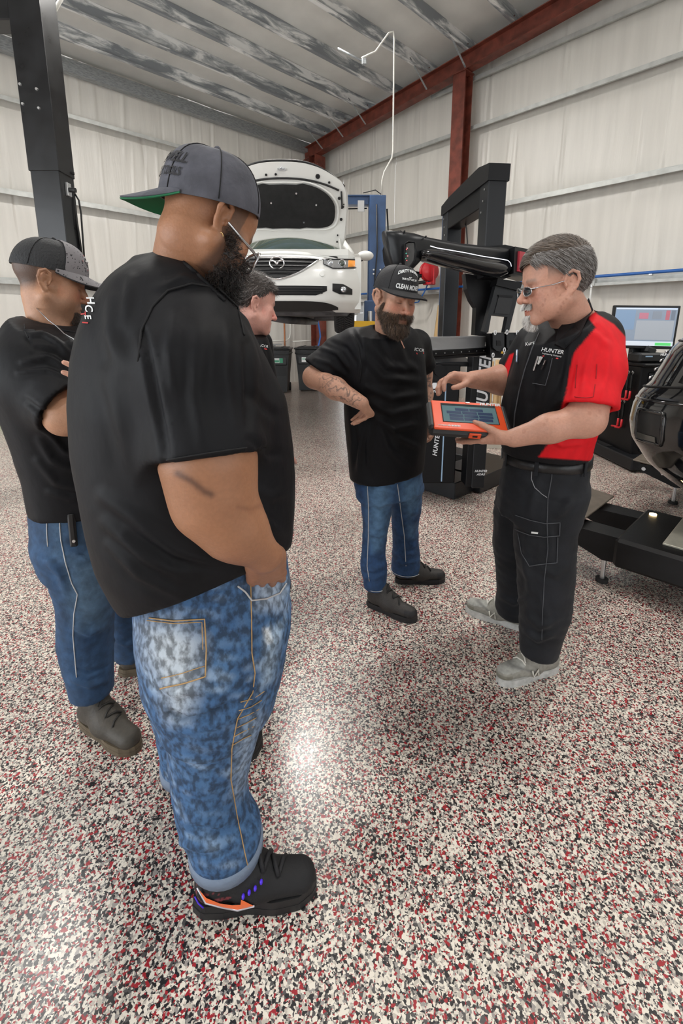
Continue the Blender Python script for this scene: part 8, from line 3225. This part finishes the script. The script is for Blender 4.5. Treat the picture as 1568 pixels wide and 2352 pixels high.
for r2, (x0_, x1_) in enumerate(((-0.26, 0.26), (-0.42, 0.42), (-0.38, 0.42), (-0.38, 0.40))):
    nn_ = 2 if r2 == 0 else 3
    for q in range(nn_):
        w_ = (x1_ - x0_) / nn_
        tbx('display_tile', M_tile, (0.004 + (x0_ + w_ * (q + 0.5)) * sw_, 0.002 + sh_2 * (0.24 - 0.17 * r2), 0.0046), (w_ * sw_ * 0.94, sh_2 * 0.14, 0.0006), sc_)
text('lettering', 'HUNTER', Mt @ Matrix.Translation((tw * 0.33, th2 * 0.44, 0.0026)), M_tprint, fr_, size=0.018, offset=0.0006, shear=0.2)
text('lettering', 'POWERED BY', Mt @ Matrix.Translation((-tw * 0.36, -th2 * 0.40, 0.0026)), M_tprint, fr_, size=0.006)
text('lettering', 'O BOSCH', Mt @ Matrix.Translation((-tw * 0.22, -th2 * 0.40, 0.0026)), M_tprint, fr_, size=0.009, offset=0.0003)
po = tbx('port_cover', M_org, (tw * 0.06, -th2 / 2 - 0.005, -0.020), (0.040, 0.006, 0.022), bev=0.002)
tbx('port', M_blkm, (tw * 0.06, -th2 / 2 - 0.0085, -0.020), (0.016, 0.002, 0.006), po)
tbx('latch', M_zinc, (tw * 0.02, th2 / 2 - 0.006, 0.003), (0.014, 0.004, 0.003), fr_)


# ================================================================== man at the left: mesh-back cap, arms crossed
TONE2 = (0.47, 0.250, 0.150)
P2 = Person('man with crossed arms in black and grey mesh-back cap and blue jeans', -0.88, 1.54)
AZ2 = math.radians(20)
R2 = [ring(92, 200, 712, 1.55, 1.6, AZ2), ring(60, 245, 740, 1.55, 1.6, AZ2), ring(36, 285, 790, 1.55, 1.45, AZ2), ring(22, 305, 850, 1.55, 1.35, AZ2), ring(32, 315, 930, 1.55, 1.25, AZ2), ring(58, 312, 1010, 1.55, 1.2, AZ2), ring(76, 305, 1080, 1.55, 1.2, AZ2), ring(84, 300, 1130, 1.55, 1.2, AZ2), ring(88, 298, 1152, 1.55, 1.2, AZ2)]
hd2 = Head(at(108, 645, 1.50) + np.array([-0.036, 0.066, 0]), 30, 13, 0, 1.0)
nb2 = at(120, 762, 1.55)
hv, hf = build_head(hd2, nb2, (0.056, 0.064), fat=0.003)
W2 = hd2.w(hv)
c = skin_cols(W2, TONE2)
c = face_paint(c, hv, TONE2, brow=(0.03, 0.02, 0.016), cheeks=0.16, stubble=(0.10, 0.055, 0.038), st_amt=0.35)
c = blend(c, np.clip((hv[:, 2] + 0.050 - 0.5 * (hv[:, 1] + 0.06)) / 0.035, 0, 1) * np.clip((-0.022 - hv[:, 1]) / 0.012, 0, 1), (0.030, 0.020, 0.016), 0.85)
c = blend(c, np.clip((hv[:, 2] - 0.02) / 0.02, 0, 1) * (hv[:, 1] < 0.045), (0.11, 0.065, 0.045), 0.6)
parts = [(W2, hf, c)]
A2 = [at(95, 830, 1.40), at(120, 900, 1.33), at(150, 955, 1.28), at(215, 962, 1.28), at(275, 935, 1.36)]
av, af, _ = arm_mesh(A2, [0.052, 0.062, 0.052, 0.046, 0.032], dict(d=(0.6, 0.6, 0.25), n=(0.2, 0.7, -0.3), t=(0, 0.2, 1), s=1.0), 0.0042, 0.04)
parts.append((av, af, skin_cols(av, TONE2)))
B2 = [at(360, 820, 1.70), at(360, 905, 1.50), at(315, 903, 1.36), at(262, 896, 1.30)]
bv, bf, _ = arm_mesh(B2, [0.055, 0.052, 0.042, 0.030], dict(d=at(222, 876, 1.262) - at(262, 896, 1.30), n=(-0.1, 0.8, -0.4), t=(0, 0, 1), s=0.98, base=(0.1, 0.15, 0.2, 0.25), curl=(0.25,) * 4, kn=0.05), 0.0036, 0.03)
cbv = skin_cols(bv, (0.56, 0.30, 0.21))
parts.append((bv, bf, cbv))
cv, cf = core_torso(R2[3:-3])
parts.append((cv, cf, skin_cols(cv, TONE2)))
for pts in ([at(170, 1180, 1.46), at(195, 1400, 1.45), at(215, 1600, 1.44)], [at(250, 1180, 1.65), at(290, 1340, 1.68), at(305, 1500, 1.70)]):
    lv, lf = limb_core(pts, [0.06, 0.04, 0.03])
    parts.append((lv, lf, skin_cols(lv, TONE2)))
P2.mesh_body(parts)
fold2 = [([(60, 770), (100, 765), (140, 790), (180, 830)], 6, 0.006), ([(50, 830), (110, 820), (165, 850)], 6, 0.006), ([(40, 855), (110, 850), (160, 868)], 5, 0.005), ([(80, 800), (130, 810), (170, 850)], 6, -0.005), ([(55, 760), (60, 775), (70, 800)], 4, -0.005), ([(60, 920), (100, 950), (130, 975)], 6, -0.006),
         ([(90, 1010), (120, 1060), (200, 1090)], 8, 0.005), ([(85, 1060), (130, 1110), (220, 1130)], 8, 0.005), ([(110, 990), (150, 1040), (210, 1060)], 7, 0.005), ([(150, 770), (170, 800), (185, 850)], 6, 0.005), ([(110, 1130), (160, 1145), (215, 1140)], 6, 0.004)]
sl2 = dict(a=at(85, 792, 1.46), mid=[at(88, 862, 1.38)], rm=[0.100], b=at(150, 935, 1.30), ra=0.098, rb=0.080, k=0.05, kj=0.05, cut=np.array([0.80, -0.1, -0.55]))
sl2b = dict(a=at(270, 800, 1.66), b=at(325, 880, 1.62), ra=0.09, rb=0.08)
sh2, sf2, _, _ = shirt(P2, R2, [sl2, sl2b], (nb2 + np.array([0, 0, 0.02]), (0.35, 0.1, 0.9), 0.072), h=0.0078, fold=fold2, seed=17, top=plane3(at(72, 716, 1.56), at(120, 748, 1.46), at(190, 740, 1.60), 1))
seam(sf2, [(128, 752), (150, 760), (185, 766)], 0.004, M_tee, 'collar', sh2, P2.base, 0.0)
seam(sf2, [(56, 745), (58, 762), (66, 775)], 0.002, M_thread, 'shoulder_seam', sh2, P2.base)
# neck chain
g = P2.mb()
g.M = Matrix.Translation(-Vector(P2.base))
chn = [at(82, 706, 1.50), at(96, 720, 1.455), at(112, 736, 1.435)] + [sf2(x, y, 0.010)[0] for x, y in ((130, 757), (150, 774), (170, 788), (186, 797), (200, 806))]
g.tube([tuple(p) for p in chn], 0.0018, 6)
g.M = None
g.build('neck_chain', M_frame, P2.o)
hips2 = [ring(86, 298, 1100, 1.55, 1.15, AZ2), ring(86, 298, 1170, 1.55, 1.15, AZ2), ring(92, 296, 1230, 1.55, 1.15, AZ2), ring(102, 294, 1275, 1.55, 1.1, AZ2)]
na2 = [ring(98, 262, 1250, 1.47, 1, 0), ring(118, 262, 1310, 1.46, 1, 0), ring(136, 262, 1370, 1.455, 1, 0), ring(138, 256, 1420, 1.45, 1, 0), ring(138, 254, 1470, 1.45, 1, 0), ring(148, 256, 1520, 1.445, 1, 0), ring(160, 258, 1560, 1.44, 1, 0), ring(164, 258, 1590, 1.44, 1, 0)]
fb2 = [ring(180, 300, 1250, 1.62, 1, 0), ring(225, 325, 1330, 1.66, 1, 0), ring(250, 335, 1400, 1.69, 1, 0), ring(258, 345, 1460, 1.71, 1, 0), ring(266, 350, 1500, 1.72, 1, 0)]
jc2 = blue_jeans((0.020, 0.055, 0.120), (0.095, 0.165, 0.245), [([(165, 1290), (240, 1270), (255, 1340), (235, 1430), (185, 1440), (160, 1380)], 26, 0.75), ([(180, 1180), (215, 1180), (218, 1250), (180, 1250)], 18, 0.4), ([(110, 1190), (150, 1195), (150, 1290), (120, 1280)], 20, 0.35)])
fold2j = [([(170, 1440), (205, 1455), (245, 1435)], 7, 0.007), ([(110, 1290), (140, 1320), (150, 1360)], 8, 0.006), ([(165, 1560), (205, 1575), (250, 1560)], 6, 0.007), ([(168, 1535), (205, 1545), (250, 1530)], 5, -0.005), ([(172, 1275), (200, 1285), (245, 1272)], 4, 0.004), ([(172, 1300), (200, 1308), (245, 1295)], 4, 0.004), ([(260, 1470), (290, 1480), (330, 1470)], 5, 0.006)]
j2, jf2, _, _ = trousers(P2, hips2, [na2, fb2], M_denim, 'jeans', 0.008, fold2j, jc2, 0.003, 19)
seam(jf2, [(136, 1186), (140, 1240), (150, 1290), (165, 1340), (178, 1365), (170, 1410), (168, 1460), (172, 1510), (176, 1555)], 0.0018, M_stitch, 'side_seam', j2, P2.base)
seam(jf2, [(108, 1186), (108, 1220), (110, 1255)], 0.0016, M_stitch, 'back_pocket', j2, P2.base)
ps2, pn2 = jf2(168, 1215, 0.006)
kn = thing('pocket_knife', 'black folding knife clipped upright on the jeans of the arms-crossed man', 'knife', cw(ps2), CA)
Mk = MX((0, 0, 0), z=Vector(pn2), y=Vector((0.03, -0.02, 1)))
g = MB()
g.M = Mk
g.box((0, 0, 0.003), (0.022, 0.115, 0.010), bev=0.004)
g.M = None
hk = g.build('handle', M_blk, kn)
g = MB()
g.M = Mk
g.box((0, 0.004, 0.010), (0.012, 0.105, 0.003), bev=0.001)
g.M = None
g.build('clip', M_leather, kn)
g = MB()
g.M = Mk
g.cyl((0.002, -0.035, 0.008), (0.002, -0.035, 0.012), 0.005, n=12)
g.M = None
g.build('pivot', M_zinc, kn)
shoe(P2, gp(196, 1650), gp(300, 1716), 0.300, 'boot', ws=1.05)
shoe(P2, gp(276, 1545), (gp(276, 1545)[0] + 0.28, gp(276, 1545)[1] + 0.08), 0.295, 'boot')
# cap: black mesh back, splattered grey front
M_splat = mat('splatter_grey', (0.20, 0.19, 0.20), 0.8)
n, l = nt(M_splat)
tcn = n.new('ShaderNodeTexCoord')
vo = n.new('ShaderNodeTexVoronoi')
vo.inputs['Scale'].default_value = 130
l.new(tcn.outputs['Object'], vo.inputs['Vector'])
no = n.new('ShaderNodeTexNoise')
no.inputs['Scale'].default_value = 45
l.new(tcn.outputs['Object'], no.inputs['Vector'])
mm = n.new('ShaderNodeMath')
mm.operation = 'SUBTRACT'
l.new(no.outputs[0], mm.inputs[0])
l.new(vo.outputs['Distance'], mm.inputs[1])
cr = n.new('ShaderNodeValToRGB')
cr.color_ramp.elements[0].position = 0.27
cr.color_ramp.elements[0].color = (0.20, 0.19, 0.20, 1)
cr.color_ramp.elements[1].position = 0.30
cr.color_ramp.elements[1].color = (0.015, 0.015, 0.017, 1)
l.new(mm.outputs[0], cr.inputs[0])
l.new(cr.outputs[0], n['Principled BSDF'].inputs['Base Color'])
M_meshb = mat('black_cap_mesh', (0.010, 0.011, 0.013), 0.65, bump=0.5, bscale=220, stretch=(1, 1, 0.5))
c2, dome2 = cap(P2, hd2, 'low', M_meshb, M_splat, M_capk, 'cap', 0.036, 2.0, 0.072, (0.086, 0.107, 0.103), 0.085, 0.022, -0.004, False, None, 1, 0.18)
g = MB()
cc2 = Vector(hd2.w((0, 0, 0.03)) - P2.base)
def fpan(u, v):
    p = dome2(u, v)
    return p + (p - cc2).normalized() * 0.0020
g.grid(lambda u, v: fpan(0.25 + (u - 0.5) * (0.37 - 0.02 * v), v * 0.97), 40, 18, -0.002)
g.build('front_panel', M_splat, c2)
g = MB()
bd = [fpan(0.25 + du, vv) for du, vv in ((-0.045, 0.46), (0.0, 0.30), (-0.045, 0.13), (-0.09, 0.30))]
bd = [p + (p - cc2).normalized() * 0.003 for p in bd]
g.add(bd, [(0, 1, 2, 3)])
bdg = g.build('badge', M_rprint, c2)
for sc_b, m_ in ((0.80, M_tprint), (0.62, M_capk)):
    g = MB()
    cb0 = sum(bd, Vector()) / 4
    g.add([cb0 + (p - cb0) * sc_b + (p - cc2).normalized() * (0.0012 * (2 if sc_b < 0.7 else 1)) for p in bd], [(0, 1, 2, 3)])
    g.build('badge_layer', m_, bdg)
g = MB()
cb0 = sum(bd, Vector()) / 4
ou = (cb0 - cc2).normalized()
g.tube([cb0 + (bd[3] - cb0) * 0.35 + ou * 0.004, cb0 + (bd[0] - cb0) * 0.1 + ou * 0.004, cb0 + (bd[1] - cb0) * 0.35 + ou * 0.004], 0.003, 6)
g.build('badge_mark', M_tprint, bdg)
hN = vnormals(W2, hf)
X, Y, Z = np.abs(hv[:, 0]), hv[:, 1], hv[:, 2]
bm = (Z < -0.075) & (Y > 0.05) & (Z > -0.118) & (X < 0.045)
strands(W2[bm], hN[bm], lambda P, N: N * 0.4 + hd2.d((0, 0.2, -1)), 1500, 0.009, 0.0007, 0.0006, M_hair, 'goatee', P2, 51, 0.2, 3, cols=[(0.03, 0.02, 0.015), (0.06, 0.04, 0.03)], jit=0.25)

# ================================================================== man behind, seen past the front man's shoulder
TONE3 = (0.62, 0.330, 0.265)
P3 = Person('short-haired man in black t-shirt, standing behind the man in backwards cap', -0.50, 2.22)
AZ3 = math.radians(28)
R3 = [ring(535, 590, 752, 2.20, 1.7, AZ3), ring(508, 610, 772, 2.20, 1.8, AZ3), ring(490, 622, 815, 2.20, 1.6, AZ3), ring(480, 632, 870, 2.20, 1.4, AZ3), ring(478, 640, 950, 2.21, 1.3, AZ3), ring(480, 640, 1040, 2.22, 1.25, AZ3), ring(485, 636, 1110, 2.22, 1.25, AZ3)]
hd3 = Head(at(586, 699, 2.08) + np.array([-0.030, 0.068, 0]), 27, 12, 0, 1.02)
nb3 = at(560, 782, 2.20)
hv, hf = build_head(hd3, nb3, (0.062, 0.072), h=0.0032, fat=0.006)
W3 = hd3.w(hv)
c = skin_cols(W3, TONE3)
c = face_paint(c, hv, TONE3, brow=(0.14, 0.09, 0.07), brow_amt=0.6, cheeks=0.22)
parts = [(W3, hf, c)]
for s_ in (-1, 1):
    a_ = at(545 if s_ < 0 else 600, 800, 2.20 + 0.17 * s_)
    v3, f3, _ = arm_mesh([a_, a_ + np.array([0.0, 0.03 * s_, -0.30]), a_ + np.array([0.06, 0.04 * s_, -0.54])], [0.05, 0.045, 0.03], dict(d=(0.15, 0, -1), n=(0.2, -s_, 0), t=(1, 0, 0), s=1.0), 0.006, 0.03)
    parts.append((v3, f3, skin_cols(v3, TONE3)))
cv, cf = core_torso(R3[3:-1])
parts.append((cv, cf, skin_cols(cv, TONE3)))
c3 = at(560, 1100, 2.22)
for s_ in (-1, 1):
    lv, lf = limb_core([c3 + np.array([0, 0.09 * s_, 0.1]), np.array([c3[0], 2.22 + 0.11 * s_, 0.5]), np.array([c3[0], 2.22 + 0.12 * s_, 0.10])], [0.08, 0.055, 0.04])
    parts.append((lv, lf, skin_cols(lv, TONE3)))
P3.mesh_body(parts)
a_, b_ = at(545, 800, 2.03), at(600, 800, 2.37)
sh3, sf3, _, _ = shirt(P3, R3, [dict(a=at(548, 790, 2.06), b=a_ + np.array([0.0, -0.03, -0.22]), ra=0.08, rb=0.078), dict(a=at(590, 790, 2.34), b=b_ + np.array([0.0, 0.03, -0.22]), ra=0.08, rb=0.078)], (nb3 + np.array([0, 0, 0.02]), (0.3, 0.1, 0.9), 0.074), h=0.009, seed=23, fold=[([(590, 780), (605, 810), (612, 850)], 5, 0.005)], top=plane3(at(530, 745, 2.24), at(570, 768, 2.10), at(588, 758, 2.24), 1))
decal(sf3, 'chest_print', 'ICCR', 606, 795, 8, 10, M_tprint, sh3, P3.base, offset=0.01)
shape_decal(sf3, 'chest_print_bar', [(599, 798), (612, 801), (612, 804), (599, 801)], M_rprint, sh3, P3.base)
c3z = [ (R3[-1][0] + 0.05, R3[-1][1], R3[-1][2], 0.15, 0.19, AZ3), (0.80, R3[-1][1], 2.22, 0.15, 0.18, AZ3)]
legs3 = [[(0.86, c3[0], 2.22 + 0.09 * s_, 0.095, 0.095, 0), (0.45, c3[0], 2.22 + 0.11 * s_, 0.075, 0.075, 0), (0.07, c3[0], 2.22 + 0.12 * s_, 0.068, 0.068, 0)] for s_ in (-1, 1)]
trousers(P3, c3z, legs3, M_denim, 'jeans', 0.012, (), blue_jeans((0.02, 0.05, 0.11), (0.1, 0.17, 0.25), []), 0.003, 25)
for s_ in (-1, 1):
    shoe(P3, (c3[0] - 0.08, 2.22 + 0.12 * s_), (c3[0] + 0.22, 2.24 + 0.14 * s_), 0.29, 'skate')
Vh, Fh = hair_shell(hd3, 0.006, 0, 0)
x, y, z = Vh[:, 0], Vh[:, 1], Vh[:, 2]
keep = (z > 0.068 - 1.25 * np.clip(0.052 - y, 0, 0.2)) & (z > -0.040) & ~((np.abs(x) > 0.060) & (np.abs(y + 0.004) < 0.022) & (z < 0.034)) & ~((np.abs(x) > 0.045) & (y > 0.026) & (z < 0.050))
Vk, Fk, _ = trim(Vh, Fh, keep)
hair3 = P3.part('hair', hd3.w(Vk), Fk, M_hair, np.tile((0.050, 0.038, 0.032), (len(Vk), 1)))
Nk = hd3.d(vnormals(Vk, Fk))
def flow3(P, N):
    d_ = np.tile(hd3.d((0, -0.6, -0.7)), (len(P), 1)) + hd3.d((0, 1.2, 0.6)) * (((P - hd3.p) @ hd3.R[:, 2]) > 0.085)[:, None]
    return d_ - N * (d_ * N).sum(1)[:, None] + N * 0.25
strands(hd3.w(Vk), Nk, flow3, 6000, 0.020, 0.0010, 0.0, M_hair, 'hair_strands', P3, 61, 0.2, 4, parent=hair3, cols=[(0.04, 0.03, 0.025), (0.07, 0.052, 0.045), (0.025, 0.02, 0.018), (0.22, 0.20, 0.19)], jit=0.2)
